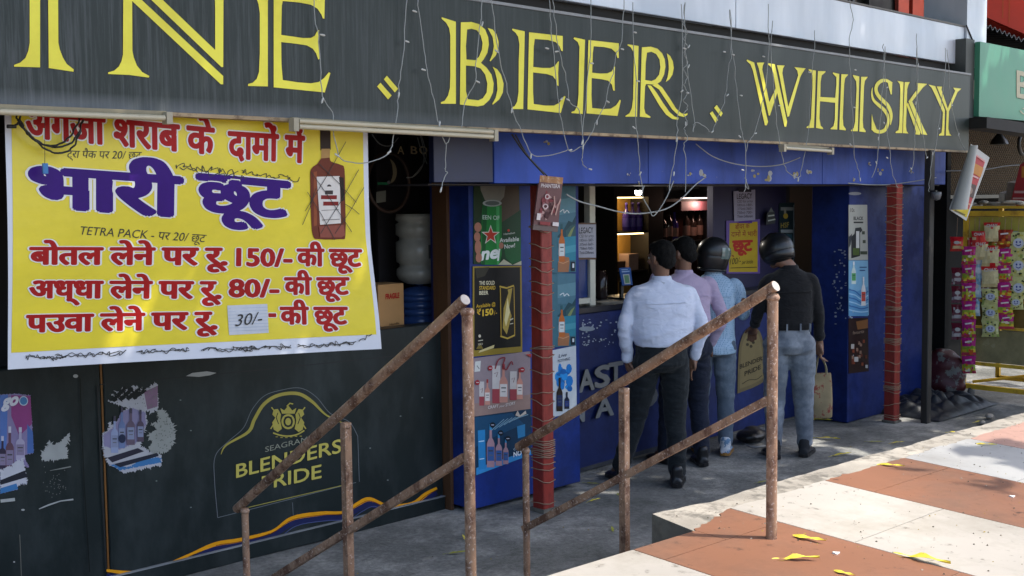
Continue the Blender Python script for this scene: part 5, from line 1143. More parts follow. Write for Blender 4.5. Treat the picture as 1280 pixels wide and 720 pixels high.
    if sp.get('belt'):
        k = MB(); n = 30
        ring_loft(k, [(0, -.005, .985, .170*W, .114+fat), (0, -.005, .986, .174*W, .118+fat), (0, -.005, 1.024, .174*W, .118+fat), (0, -.005, 1.025, .168*W, .112+fat)], sp['belt'], 28, 2.2)
        for ax_ in (-.11, -.04, .06, .13): k.box((ax_-.006, -.135-fat, .975), (ax_+.006, -.112-fat, 1.035), m)
        place(k, x, y, yaw, s); k.build('belt', t)
    # shoes
    for hip, kn, an, fy, up, pt in G:
        k = MB(); shoe_shapes(k, sp['shoe'], (an[0], an[1], 0), fy, .285, up=up, pitch=pt); fuse(k, .0075, 1, lambda v, n_: .002*noise.noise(v*30)); place(k, x, y, yaw, s); o = k.build('shoe', t)
        WLOC[o.name] = WLOC[t.name]
        k = MB(); sole_shapes(k, sp.get('sole', BLKP), (an[0], an[1], 0), fy, .285, up, pt); place(k, x, y, yaw, s); k.build('sole', o)
    return t, hm, (x, y, yaw, s)
def cloth(name, c, rough=.85, wr=.95):
    """woven cloth: fine weave bump over soft crumples and long creases"""
    m, n, l, b = nodes(name); b.inputs['Base Color'].default_value = (*c, 1); b.inputs['Roughness'].default_value = rough; b.inputs['Specular IOR Level'].default_value = .2; b.inputs['Sheen Weight'].default_value = .1
    tc = n.new('ShaderNodeTexCoord'); hs = []
    for sc_, st_, ty, wt in ((5, (1, 1, 2.4), 'RIDGED_MULTIFRACTAL', .5), (11, (1, 1, 1.7), 'FBM', .45), (330, (1, 1, 1), 'FBM', .03)):
        mp = n.new('ShaderNodeMapping'); mp.inputs['Scale'].default_value = st_; mp.inputs['Rotation'].default_value = (.35, .25, 0); l.new(tc.outputs['Object'], mp.inputs[0])
        t = n.new('ShaderNodeTexNoise'); t.noise_type = ty; t.inputs['Scale'].default_value = sc_; t.inputs['Detail'].default_value = 2.5; t.inputs['Distortion'].default_value = .6; l.new(mp.outputs[0], t.inputs[0])
        u = n.new('ShaderNodeMath'); u.operation = 'MULTIPLY'; u.inputs[1].default_value = wt; l.new(t.outputs[0], u.inputs[0]); hs.append(u)
    a1 = n.new('ShaderNodeMath'); l.new(hs[0].outputs[0], a1.inputs[0]); l.new(hs[1].outputs[0], a1.inputs[1]); a2 = n.new('ShaderNodeMath'); l.new(a1.outputs[0], a2.inputs[0]); l.new(hs[2].outputs[0], a2.inputs[1])
    bp = n.new('ShaderNodeBump'); bp.inputs['Strength'].default_value = wr; bp.inputs['Distance'].default_value = .03; l.new(a2.outputs[0], bp.inputs['Height']); l.new(bp.outputs[0], b.inputs['Normal'])
    MATS[name] = m; return m
WSH = cloth('white_shirt_cotton', (.60, .64, .76)); LSHI = cloth('lilac_shirt_cotton', (.42, .34, .47)); BKS = cloth('black_shirt_cotton', (.011, .011, .012)); DKT = cloth('charcoal_trouser_wool', (.012, .015, .017)); NVT = cloth('navy_trouser_cloth', (.013, .017, .032))
JEAN1 = two('blue_grey_denim', (.13, .165, .21), (.23, .27, .32), .45, .68, 7, 8, (.85, .9), bump=.15, spec=.2); JEAN2 = two('faded_grey_denim', (.15, .17, .20), (.28, .30, .33), .45, .66, 6, 8, (.85, .9), bump=.15, spec=.2)
def dotted():
    m, n, l, b_ = nodes('pale_blue_dotted_cotton'); tc = n.new('ShaderNodeTexCoord'); v = n.new('ShaderNodeTexVoronoi'); v.inputs['Scale'].default_value = 75; v.inputs['Randomness'].default_value = .25; l.new(tc.outputs['Object'], v.inputs[0])
    r = n.new('ShaderNodeMapRange'); r.inputs[1].default_value = .28; r.inputs[2].default_value = .40; l.new(v.outputs['Distance'], r.inputs[0])
    x = n.new('ShaderNodeMix'); x.data_type = 'RGBA'; x.inputs[6].default_value = (.20, .34, .50, 1); x.inputs[7].default_value = (.40, .55, .70, 1); l.new(r.outputs[0], x.inputs[0]); l.new(x.outputs[2], b_.inputs['Base Color']); b_.inputs['Roughness'].default_value = .85; b_.inputs['Specular IOR Level'].default_value = .2
    return m
DOT = dotted()
LEATH = pm('black_shoe_leather', (.011, .011, .012), .38, .2, 20); GREYSH = pm('black_canvas_shoe', (.016, .017, .020), .8, .2, 30); WHSH = two('white_blue_sneaker', (.62, .64, .66), (.16, .28, .42), .52, .56, 14, 3, (.6, .6), bump=0); GUM = pm('tan_gum_sole', '#a87a3c', .7, .15, 20); GREYB = pm('grey_webbing_belt', '#4b4b4c', .7, .2, 60)

def A(side, sh, el, wr, hd=(0, .1, -1), sp=(0, 1, 0), cu=.5): return (sh, el, wr, hd, sp, cu, 1)
# man in white: weight on the right leg, hands in the trouser pockets, face turned left along the counter
P1 = PZ(838, 606)
person('man in white long-sleeved shirt and charcoal trousers, hands in pockets, nearest in the queue', P1.x-.02, P1.y+.06, 50, 1.70, dict(
    w=1.22, fat=.03, hyaw=34, hpitch=-4, seed=1.0, shirt=WSH, trousers=DKT, shoe=LEATH, hem=.985, fold=.008, arm=1.0, yoke=1.285, cuff=.96, tr=(.100, .077, .064, .060),
    arms={'l': A(-1, (-.19, -.01, 1.355), (-.272, -.05, 1.11), (-.235, .02, .885), (.25, .25, -1), (0, 1, 0), .3), 'r': A(1, (.19, -.01, 1.355), (.275, -.05, 1.11), (.235, .02, .885), (-.25, .25, -1), (0, 1, 0), .3)},
    legs=[((-.10, 0, .87), (-.165, .10, .475), (-.27, .13, .10), .25, .0, 0), ((.095, 0, .87), (.10, .02, .47), (.10, -.045, .09), -.25, 0, 0)]))
# man in lilac, phone at the left ear, bending to the counter
P2 = PZ(884, 583)
t2_, hm2, pl2 = person('man in lilac shirt and navy trousers with a dark phone at his left ear', P2.x-.035, P2.y+.165, 62, 1.70, dict(
    w=1.0, fat=.015, lean=.05, hyaw=30, hpitch=-10, hoff=(0, .05, 0), seed=4.0, shirt=LSHI, trousers=NVT, shoe=LEATH, hem=.97, arm=1.02, cuff=.95, tr=(.096, .074, .062, .058),
    arms={'l': A(-1, (-.19, .04, 1.365), (-.30, .16, 1.16), (-.175, .125, 1.44), (.35, .0, 1), (0, 1, .2), .6), 'r': A(1, (.20, .03, 1.365), (.285, -.02, 1.10), (.235, .09, .885), (-.15, .4, -1), (0, 1, 0), .4)},
    legs=[((-.095, 0, .87), (-.12, .06, .47), (-.13, .10, .09), .2, 0, 0), ((.095, 0, .87), (.10, .01, .47), (.10, -.05, .09), -.2, 0, 0)]))
ph = MB(); ph.box((-.128, .085, 1.50), (-.112, .155, 1.65), BLKP, .003); place(ph, *pl2); tag(ph.build('mobile_phone'), 'dark mobile phone held to the ear by the man in lilac', 'phone')
# man in the pale blue dotted kurta shirt with a full-face helmet
def helmet(t, hm, pl, visor_mat, shell_mat, up, name='helmet'):
    k = MB(); ball(k, (0, .0, .035), (.128, .150, .138), shell_mat, 28)
    if up: ring_loft(k, [(0, -.012, -.055, .112, .130), (0, -.006, -.02, .122, .142), (0, 0, .05, .126, .148)], shell_mat, 28)
    else: ring_loft(k, [(0, .0, -.125, .098, .115), (0, .0, -.10, .108, .128), (0, .0, -.02, .124, .146), (0, 0, .05, .126, .148)], shell_mat, 28)
    for v in k.v: v[:] = (hm @ v)[:]
    place(k, *pl); h = k.build('helmet', t); WLOC[h.name] = WLOC[t.name]
    k = MB(); vs = []; fs = []; n = 18; mN = 8
    for j in range(mN+1):
        for i in range(n+1):
            az = R(-78+156*i/n); el = R((-24+44*j/mN)+(62 if up else 0)); r = 1.035
            vs.append(hm @ Vector((.128*r*math.sin(az)*math.cos(el), .150*r*math.cos(az)*math.cos(el)*(1) , .035+.138*r*math.sin(el))))
    for j in range(mN):
        for i in range(n): a = j*(n+1)+i; fs.append((a, a+1, a+n+2, a+n+1))
    k.add(vs, fs, visor_mat, True); place(k, *pl); k.build('visor', h)
    zo = .072 if up else 0; k = MB(); ring_loft(k, [(0, -.01 if up else 0, -.131+zo, .090, .106), (0, -.01 if up else 0, -.128+zo, .110, .128), (0, -.01 if up else 0, -.112+zo, .116, .135), (0, 0, -.108+zo, .108, .126)], BLKP, 28)
    for v in k.v: v[:] = (hm @ v)[:]
    place(k, *pl); k.build('rim', h)
VIS1 = pm('clear_grey_visor', '#6b7a74', .12, .25, 8, spec=.7); SHELLK = pm('gloss_black_helmet', (.008, .009, .010), .38, .15, 6, coat=.1); VIS2 = pm('blue_tinted_visor', '#242c3c', .25, .2, 5, spec=.7)
P3 = PZ(908, 568)
t3_, hm3, pl3 = person('man in pale blue dotted shirt, jeans and white sneakers wearing a full-face helmet', P3.x-.045, P3.y+.095, 40, 1.66, dict(
    w=.90, hyaw=-74, hpitch=-6, seed=7.0, hs=.90, hair=False, shirt=DOT, trousers=JEAN1, shoe=WHSH, sole=GUM, hem=.82, fold=.006, arm=.98, cuff=.55, lean=.03, tr=(.090, .071, .058, .053),
    arms={'l': A(-1, (-.185, .01, 1.365), (-.25, .10, 1.13), (-.15, .34, 1.14), (.2, 1, 0), (1, 0, 0), .5), 'r': A(1, (.185, .01, 1.365), (.25, .08, 1.12), (.16, .33, 1.13), (-.2, 1, 0), (1, 0, 0), .5)},
    legs=[((-.09, 0, .87), (-.10, .02, .47), (-.10, .0, .09), .1, 0, 0), ((.09, 0, .87), (.10, .02, .47), (.10, .0, .09), -.15, 0, 0)]))
helmet(t3_, hm3, pl3, VIS1, SHELLK, False)
# man in black with a raised visor, carrying a cloth bag
P4 = PZ(990, 572)
t4_, hm4, pl4 = person('man in black shirt and faded grey jeans wearing a black open helmet, bag in hand', P4.x, P4.y+.03, 42, 1.72, dict(
    w=.92, hyaw=42, hpitch=-14, hroll=0, hoff=(-.085, .05, -.035), lean=.03, seed=11.0, hs=.93, hair=False, shirt=BKS, trousers=JEAN2, shoe=GREYSH, belt=GREYB, hem=.985, fold=.006, arm=1.0, cuff=.80, tr=(.100, .079, .062, .056),
    arms={'l': A(-1, (-.162, .0, 1.36), (-.225, .06, 1.11), (-.23, .26, .97), (0, .8, -.6), (1, 0, 0), .6), 'r': A(1, (.162, .0, 1.36), (.212, .0, 1.10), (.235, .05, .865), (0, .12, -1), (0, 1, 0), .9)},
    legs=[((-.095, 0, .87), (-.105, .02, .47), (-.115, -.01, .09), .1, 0, 0), ((.095, 0, .87), (.115, .05, .47), (.135, .07, .09), -.35, 0, 0)]))
helmet(t4_, hm4, pl4, VIS2, SHELLK, True)
# the bag in his right hand
hw = Matrix.Rotation(pl4[2], 3, 'Z') @ (Vector((.24, .075, .775))*pl4[3]) + Vector((pl4[0], pl4[1], 0))
bagt = thing('cloth_bag', 'beige printed cloth bag with two handles in the right hand of the man in black', 'bag', (hw.x+.02, hw.y, .33))
BAGM = two('beige_printed_cloth', '#8a7a5c', '#7d3f34', .54, .60, 11, 4, (.9, .9), bump=.3)
dv = Vector((.75, -.66, 0)); wv = Vector((.66, .75, 0))
def bagf(b):
    c = Vector((hw.x+.02, hw.y+.0, 0)); secs = [(.29, .075, .035), (.30, .088, .045), (.43, .090, .045), (.56, .086, .030), (.64, .080, .012)]; n = 18; vs = []; fs = []
    for z, rx, ry in secs:
        for k in range(n):
            a = 2*math.pi*k/n; cx_ = math.copysign(abs(math.cos(a))**.5, math.cos(a)); sy_ = math.copysign(abs(math.sin(a))**.7, math.sin(a)); q = .008*noise.noise(Vector((a*2, z*14, 3)))
            vs.append(c+dv*(rx*cx_+q)+wv*(ry*sy_+q)+Vector((0, 0, z)))
    for i in range(len(secs)-1):
        for k in range(n): fs.append((i*n+k, i*n+(k+1) % n, (i+1)*n+(k+1) % n, (i+1)*n+k))
    fs.append(tuple(range(n))[::-1]); b.add(vs, fs, BAGM, True)
part('bag_body', bagt, bagf)
for sg in (-1, 1):
    part('handle', bagt, lambda b: b.tube(curve_pts([Vector((hw.x+.02, hw.y, .63))+dv*(-.045)+wv*.012*sg, Vector((hw.x+.01, hw.y, .70))-dv*.03+wv*.01*sg, Vector((hw.x, hw.y, .775))+wv*.006*sg, Vector((hw.x+.03, hw.y, .70))+dv*.03+wv*.01*sg, Vector((hw.x+.02, hw.y, .63))+dv*.045+wv*.012*sg], 5), .006, pm('bag_strap', '#8d8266', .9, .2, 40), 6))
# black shoulder bag dropped on the ground between the two helmeted men
fc = PZ(940, 552)
t = thing('shoulder_bag', 'black bag with a pale strap lying on the concrete behind the railing post', 'bag', (fc.x, fc.y, 0))
def fbag(b):
    ball(b, (fc.x, fc.y, .055), (.16, .11, .055), BLKP, 18); ball(b, (fc.x+.06, fc.y+.03, .085), (.08, .07, .04), BLKP, 14); fuse(b, .01, 2, lambda v, n_: .01*noise.noise(v*14))
part('bag_body', t, fbag)
part('strap', t, lambda b: b.tube(curve_pts([(fc.x-.17, fc.y-.05, .012), (fc.x-.22, fc.y-.16, .012), (fc.x-.05, fc.y-.22, .014), (fc.x+.14, fc.y-.14, .02), (fc.x+.20, fc.y-.02, .05), (fc.x+.15, fc.y+.05, .09)], 6), .008, pm('pale_strap', '#8d8f8f', .8, .2, 30), 6))

# ================================================================ THE NEIGHBOURING SHOP AND ITS SNACK CART
nb = thing('neighbour_shop', 'dark kiosk with a green signboard and red hoarding at the right edge', 'shop', (13, 6.5, 0))
part('wall', nb, lambda b: (b.box((11.06, 5.25, -.02), (11.14, 9.0, 3.1), pm('shade_black_wall', (.006, .006, .006), .8, .4, 5, spec=.1)), b.box((11.0, 9.0, -.02), (22, 9.1, 5), DARKIN)))  # near-black colour stands in for the kiosk's unlit interior
part('shade_panel', nb, lambda b: b.box((11.15, 6.3, -.02), (19, 6.36, 2.9), MATS['shade_black_wall']))  # black sheet added to keep the kiosk interior dark
part('upper_wall', nb, lambda b: b.box((11.15, 6.5, 2.97), (24, 9.0, 8.0), pm('neighbour_plaster', '#6e665a', .85, .35, 2, bump=.2, bscale=12)))
part('side_sheet', nb, lambda b: b.box((10.86, 5.62, -.02), (10.90, 7.5, .95), pm('dull_grey_sheet', '#4d4f4c', .6, .3, 4)))
part('soffit', nb, lambda b: b.box((11.0, 5.2, 2.9), (22, 9.0, 2.96), DARKIN))
GS = pm('green_signboard', (.065, .28, .17), .45, .10, 3)
ga = PY(1236, 57, 4.75); gb = PY(1229, 155, 4.75)
def gsign(b):
    b.box((10.62, 4.75, 2.72), (13.2, 4.80, 3.40), GS); b.box((10.44, 4.80, 2.70), (10.615, 5.25, 3.42), pm('grey_sign_return', '#4a4d4a', .6, .4, 5, stretch=(1, 1, .4), bump=.2))
    p = Print(b, 'y', 4.748, .001); CR = '#b6b095'
    p.text('BAR', 1272, 122, 1330, 134, 48, '#2d4a3a', .02); p.text('BAR', 1271, 121, 1329, 133, 48, CR, .02); p.text('अ', 1274, 144, 1296, 148, 16, CR, .0)
part('signboard', nb, gsign)
def hoard(b):
    RD = pm('red_hoarding', (.78, .06, .03), .45, .15, 3); up = Vector((0, 0, 1)); bk = Vector((.15, .2, 0))
    a, z = PY(1216, 14, 5.7), PY(1330, 64, 4.9); a2, z2 = PY(1216, 26, 5.75), PY(1330, 76, 4.95)
    b.hexa([a, z, z+bk, a+bk, a+up*1.6, z+up*1.6, z+bk+up*1.6, a+bk+up*1.6], RD)
    b.hexa([a2, z2, z2+bk, a2+bk, a+Vector((.03, .04, -.002)), z+Vector((.03, .04, -.002)), z+bk, a+bk], pm('red_hoarding_lower', (.38, .03, .016), .5, .2, 3))
    p = Print(b, 'q', [a, z, z+up*1.6, a+up*1.6], .0015)
    p.poly([(.02, .04), (.10, .04), (.10, .5), (.02, .5)], '#c9c2bc'); p.stroke([(.125, .03), (.13, .4)], .010, '#d6a49a'); p.stroke([(.33, .04), (.325, .5)], .012, '#d8663c'); p.stroke([(.40, .03), (.395, .5)], .012, '#d8663c')
part('hoarding', nb, hoard)
def corr(b):
    m = pm('corrugated_sheet', '#25282a', .5, .4, 6, metal=.3); A_, Z_ = PY(1212, 24, 5.6), PY(1340, 76, 4.8); n = 150; vs = []; bk = Vector((.9, 1.4, .25)); se = pm('sheet_edge', '#9fa3a6', .5, .2, 9)
    for i in range(n+1):
        p = A_.lerp(Z_, i/n)+Vector((0, 0, .020*math.sin(i*.9))); vs += [p, p+bk]
    b.add(vs, [(2*i, 2*i+2, 2*i+3, 2*i+1) for i in range(n)], m, True)
    for i in range(n): b.quad(vs[2*i]-Vector((.01, .01, .004)), vs[2*i+2]-Vector((.01, .01, .004)), vs[2*i+2]+Vector((-.01, -.01, .006)), vs[2*i]+Vector((-.01, -.01, .006)), se)
part('roof', nb, corr)
def grille(b):
    m = pm('mesh_grille', '#6d5c46', .6, .4, 20); x0, x1, z0, z1 = 11.15, 15.5, 2.0, 2.86; Y_ = 5.9; s = .055
    n = int((x1-x0+z1-z0)/s)
    for i in range(n):
        d = i*s
        a = (x0+max(0, d-(z1-z0)), z0+min(d, z1-z0)); c = (x0+min(d, x1-x0), z0+max(0, d-(x1-x0)))
        b.tube([(a[0], Y_, a[1]), (c[0], Y_, c[1])], .006, m, 4, cap=False); b.tube([(x1+x0-a[0], Y_+.01, a[1]), (x1+x0-c[0], Y_+.01, c[1])], .006, m, 4, cap=False)
    b.box((x0, Y_+.03, z0), (x1, Y_+.04, z1), pm('grille_backing', '#2b2318', .8, .4, 20)); b.box((11.1, 5.86, 1.96), (15.5, 5.94, 2.0), BLKP)
part('grille', nb, grille)
part('beam', nb, lambda b: b.hexa([(10.45, 4.6, 2.60), (13, 4.7, 2.55), (13, 4.9, 2.55), (10.45, 4.8, 2.60), (10.45, 4.6, 2.70), (13, 4.7, 2.66), (13, 4.9, 2.66), (10.45, 4.8, 2.70)], pm('charred_beam', '#1d1b18', .8, .4, 12)))
KX = 11.10
def K(x, y, d=0): return PX(x, y, KX-d)
cartb = PZ(1203, 497)
cart = thing('snack_cart', 'yellow framed snack cart with glass shelves on small castor wheels', 'cart', (11.5, 4.5, 0))
YM = two('yellow_painted_angle', (.66, .40, .03), (.42, .23, .03), .55, .68, 9, 7, (.5, .7), bump=.15)
y0c, y1c = 5.07, 3.6
part('frame', cart, lambda b: ([b.box((KX-.02, y-.02, .12), (KX+.02, y+.02, 1.86), YM) for y in (y0c, y1c)], [b.box((KX+.78, y-.02, .12), (KX+.82, y+.02, 1.86), YM) for y in (y0c, y1c)],
    [b.box((KX-.021, y1c-.06, z-h/2), (KX+.021, y0c+.06, z+h/2), YM) for z, h in ((.13, .045), (.36, .03), (.72, .022), (.98, .022), (1.82, .05), (1.88, .025))], b.box((KX+.78, y1c, .1), (KX+.82, y0c, .14), YM)))
GL = pm('dusty_glass', (.30, .25, .12), .25, .4, 5, spec=.6)
part('panel', cart, lambda b: (b.box((KX+.005, y1c+.02, .38), (KX+.012, y0c-.02, .70), GL), b.box((KX+.005, y1c+.02, .735), (KX+.012, y0c-.02, .965), pm('amber_glass', '#7a6030', .25, .4, 5)), b.box((KX+.03, y1c+.02, .995), (KX+.04, y0c-.02, 1.30), pm('brown_tray', '#8a4a26', .5, .4, 4)), b.box((KX+.03, y1c+.02, 1.31), (KX+.04, y0c-.02, 1.79), pm('olive_panel', '#b0a84a', .5, .3, 3))))
part('brace', cart, lambda b: b.tube([(KX+.10, y0c-.05, .16), (KX+.3, y1c+.5, .34)], .015, YM, 6))
for y in (y0c-.08, y1c+.1):
    part('castor', cart, lambda b: b.lathe([(.03, -.015), (.06, -.012), (.06, .012), (.03, .015)], (KX, y, .062), pm('castor_rubber', '#3a3b3b', .6, .3, 20), 18, Matrix.Rotation(R(90), 3, 'X')))
def packet(b, x, y, w, h, pal, kind, d, tilt=0):
    """pillow packet hanging on the cart side, printed face"""
    random.seed(int(x*31+y*17)); c = K(x, y, d); m = []
    pl, pr_, pt, pbm = x-w/2, x+w/2, y-h/2, y+h/2
    nx, ny = 7, 6; vs = []; fs = []
    for j in range(ny+1):
        for i in range(nx+1):
            u = i/nx; v = j/ny; bulge = .012*math.sin(math.pi*u)**.7*math.sin(math.pi*v)**.6
            pin = 1-.22*math.sin(math.pi*v)
            vs.append(K(x+(u-.5)*w*1.14*(1-.13*math.sin(math.pi*v)**.7)+tilt*(v-.5)*h, pt+h*v, d+bulge+.007*noise.noise(Vector((x+u*6, y+v*6, 1)))))
    rows = {'masala': [pal[0], pal[0], pal[0], pal[2], pal[1], pal[3 % len(pal)]], 'puff': [pal[0], pal[1], pal[1], pal[1], pal[1], pal[2]], 'dots': [pal[0]]*6, 'chips': [pal[0], pal[0], pal[1], pal[1], pal[2], pal[1]]}[kind]
    for j in range(ny):
        for i in range(nx):
            cc = rows[j]
            if random.random() < .14: cc = random.choice(pal)
            a = j*(nx+1)+i; b.add([vs[a], vs[a+1], vs[a+nx+2], vs[a+nx+1]], [(0, 3, 2, 1)], pm('packet_'+cc.strip('#'), cc, .3, .2, 30, rvar=.12), True)
    p = Print(b, 'x', KX-d-.017, .0003)
    if kind == 'puff': p.text('CHAY', x-w*.36, y-h*.25, x+w*.36, y-h*.27, h*.22, '#d8d2c8', .04)
    elif kind == 'masala': [p.oval(x+random.uniform(-.32, .32)*w, y+random.uniform(.0, .38)*h, w*random.uniform(.06, .16), h*random.uniform(.04, .10), random.choice(('#e6d24a', '#8fae3a', '#d86a2c', '#f0e6c0', pal[0])), n=8) for _ in range(9)]; p.stroke([(x-w*.28, y-h*.24), (x+w*.24, y-h*.29)], h*.09, '#f0e6e0')
    elif kind == 'dots':
        p.oval(x, y, w*.30, h*.22, '#cdd2dc', n=14); p.oval(x-w*.1, y-h*.05, w*.05, h*.05, '#2c3c8c', n=8); p.oval(x+w*.1, y-h*.05, w*.05, h*.05, '#2c3c8c', n=8); p.stroke(curve2([(x-w*.14, y+h*.05), (x, y+h*.11), (x+w*.14, y+h*.05)]), h*.04, '#2c3c8c')
        for k in range(16):
            a = random.random()*6.28; p.oval(x+w*.42*math.cos(a)*random.uniform(.85, 1), y+h*.44*math.sin(a)*random.uniform(.75, 1), w*.06, h*.04, ('#3a4a2a', '#c9bd52', '#2b2b2b')[k % 3], n=6)
    elif kind == 'chips': p.oval(x, y-h*.1, w*.25, h*.12, '#d8d4cc', n=10); p.rect(x-w*.3, y+h*.12, x+w*.3, y+h*.3, pal[2])
MAS = ['#c22a80', '#e3c63a', '#a8b83c', '#d0465a']; RD2 = ['#d8242c', '#e2463a', '#f0cf98']; PF = ['#d82c2a', '#e6d6a0', '#d8c48a']; DT = ['#d6d38a', '#a3b45c', '#efe9b4']; MR = ['#7a2430', '#8a5a60', '#d0c6c2']; BLU = ['#86b0d0', '#b8d6ea', '#e2ecf2']
STRIPS = [
 ('strip of small red packets tucked behind the magenta strips of the cart', [(1218, 306+19*i, 14, 18, RD2, 'chips') for i in range(2)]+[(1231, 338+20*i, 12, 19, MR, 'chips') for i in range(2)], .015),
 ('short strip of orange packets between the puff packets and magenta ones', [(1248, 300+21*i, 14, 20, ['#d8742c', '#e8b04a', '#b8442a'], 'masala') for i in range(3)], .02),
 ('strip of pale packets behind the dotted ones at the right', [(1264, 300+22*i, 13, 21, BLU, 'chips') for i in range(3)], .02),
 ('strip of maroon packets hanging at the outer corner of the snack cart', [(1196, 305, 13, 18, RD2, 'chips')]+[(1197, 345+23*i, 12, 21, MR, 'chips') for i in range(4)], .03),
 ('long strip of magenta and yellow packets reaching nearly to the cart bottom', [(1211, 319+22.8*i, 14, 22, MAS, 'masala') for i in range(7)], .06),
 ('strip of pale blue packets hanging behind the magenta strip', [(1223, 330, 12, 36, BLU, 'chips'), (1221, 360, 9, 24, BLU, 'chips'), (1220, 384, 8, 22, BLU, 'chips')], .02),
 ('tilted red and cream packets bunched at the top of the cart', [(1224, 300, 15, 22, RD2, 'puff'), (1226, 313, 15, 24, PF, 'puff')], .05),
 ('strip of red and cream puff packets over dotted ones', [(1240, 290, 16, 24, PF, 'puff'), (1239, 320, 19, 26, PF, 'puff'), (1238, 346, 18, 26, PF, 'puff')]+[(1238, 371+20*i, 17, 20, DT, 'dots') for i in range(3)], .05),
 ('strip of magenta packets in the middle of the snack cart', [(1256, 298, 16, 22, ['#a83a22', '#b57a2a', '#8a2a22'], 'masala')]+[(1256.5, 321+21*i, 16, 20.5, MAS, 'masala') for i in range(4)]+[(1258, 402, 15, 18, MAS, 'masala')], .05),
 ('strip of yellow dotted packets with pale round faces at the right edge', [(1273, 304+28*i, 19, 28, DT, 'dots') for i in range(3)]+[(1270, 378, 15, 18, DT, 'dots')], .05)]
for lb, pk, d in STRIPS:
    c = K(pk[0][0], pk[-1][1], d); t = thing('packet_strip', lb, 'snack packets', c, 'strips of snack packets on the cart')
    for a in pk: part('packet', t, lambda b: packet(b, a[0], a[1], a[2]*1.18, *a[3:], d))
    part('string', t, lambda b: b.tube([K(pk[0][0], pk[0][1]-pk[0][3]/2, d), K(pk[0][0]+1, 272, .02)], .0025, WIRE, 4))
# goods on top of the cart
for nm, lb, x0, y0, x1, y1, c in (('goods_box', 'small red and cream goods box on top of the snack cart', 1234, 262, 1249, 252, '#8f6a5a'), ('goods_box', 'pale goods packet leaning at the back of the cart top', 1247, 253, 1256, 238, '#9a938a'), ('goods_sack', 'crumpled grey paper sack on the snack cart top', 1256, 262, 1272, 225, '#6a6258')):
    a = K(x0, y0, -.35); z = K(x1, y1, -.35)
    single(nm, lb, 'goods', lambda b: (b.hexa([(a.x, a.y, 1.895), (a.x+.2, a.y, 1.895), (a.x+.2, z.y, 1.895), (a.x, z.y, 1.895), (a.x+.02, a.y-.01, z.z-.02), (a.x+.18, a.y-.02, z.z), (a.x+.18, z.y+.02, z.z-.01), (a.x+.02, z.y+.01, z.z-.03)], pm('goods_'+c.strip('#'), c, .7, .4, 14, bump=.4))))
t = single('loose_wrapper', 'heap of crumpled pale wrappers spilling over the top beam of the cart', 'wrapper', lambda b: [ball(b, K(1190+i*12, 262+(i % 3)*2, .0)+Vector((.06, 0, .07)), (.05, .13, .02), pm('crumpled_wrapper', '#8f8878', .6, .4, 20, bump=.6), 10, Matrix.Rotation(i*.7, 3, 'Z')) for i in range(1, 8)])
# red hanging flyer panel further right
b = MB(); p = Print(b, 'x', 11.4, .0009); p.sheet([(1262, 258), (1290, 258), (1290, 196), (1275, 206)], '#8a2a2e'); p.rect(1277, 208, 1290, 222, '#a8702a'); p.stroke([(1268, 240), (1290, 240)], 3, '#a88'); p.stroke([(1266, 248), (1290, 248)], 2, '#a88')
tag(b.build('hanging_flyer'), 'red and orange flyer hanging above the cart at the right edge', 'flyer')
# rolled white flyer tied to the signboard corner
ft = thing('rolled_flyer', 'curled white flyer with red and yellow print hanging from the signboard corner', 'flyer', PY(1212, 230, 4.6))
def roll(b):
    FYy = 4.62
    p = Print(b, 'y', FYy, .001); p.sheet([(1187, 262), (1208, 276), (1237, 197), (1214, 180)], '#b0b0ac', .006)
    p.poly([(1200, 262), (1209, 268), (1231, 203), (1213, 189)], '#a8353a'); p.poly([(1188, 261), (1208, 272), (1211, 262), (1199, 254)], '#b9a41c'); p.stroke([(1193, 263), (1206, 269)], 2.2, '#5a5220')
    p.poly([(1211, 200), (1229, 210), (1225, 222), (1209, 212)], '#b5772c'); p.poly([(1206, 226), (1220, 232), (1216, 248), (1203, 242)], '#4d3a36'); p.oval(1211, 238, 4, 5, '#8a7468'); p.stroke([(1214, 190), (1230, 202)], 2, '#c98a86'); p.stroke([(1209, 217), (1222, 223)], 2, '#c9a09c'); p.stroke([(1203, 252), (1212, 256)], 2, '#c98a6a')
    vs = []; fs = []; n = 14
    for j in range(9):
        v = j/8; e0 = PY(1212-25*v, 182+80*v, FYy); r = .035+.035*v
        for i in range(n+1):
            a = math.pi*1.25*i/n; vs.append(e0+Vector((-r*math.sin(a)*.9, -.004-r*(1-math.cos(a)), 0))+Vector((.02*v, 0, 0)))
    for j in range(8):
        for i in range(n): a = j*(n+1)+i; fs.append((a, a+1, a+n+2, a+n+1))
    b.add(vs, fs, pm('flyer_back', '#aaa9a2', .6, .08, 6), True)
part('sheet', ft, roll)
# ring, bell-shaped lamp, long cable
rc = PY(1279, 180, 5.6)
single('hanging_ring', 'black rubber ring hanging before the mesh grille', 'ring', lambda b: b.tube([rc+Vector((.12*math.cos(a), 0, .12*math.sin(a))) for a in [i*math.pi/12 for i in range(25)]], .022, BLKP, 8, cap=False))
lc = PY(1249, 178, 5.5)
single('hanging_lamp', 'dark cone shaped lamp hanging before the mesh grille', 'lamp', lambda b: b.lathe([(.10, -.02), (.085, .02), (.03, .09), (.012, .13), (.008, .30)], lc, BLKP, 18))
single('overhead_cable', 'thin dark cable stretched across the neighbouring shop front', 'cable', lambda b: b.tube(curve_pts([PY(1182, 214, 5.0), PY(1230, 212, 5.0), PY(1262, 207, 5.0), PY(1300, 206, 5.0)], 5), .006, BLKP, 6))
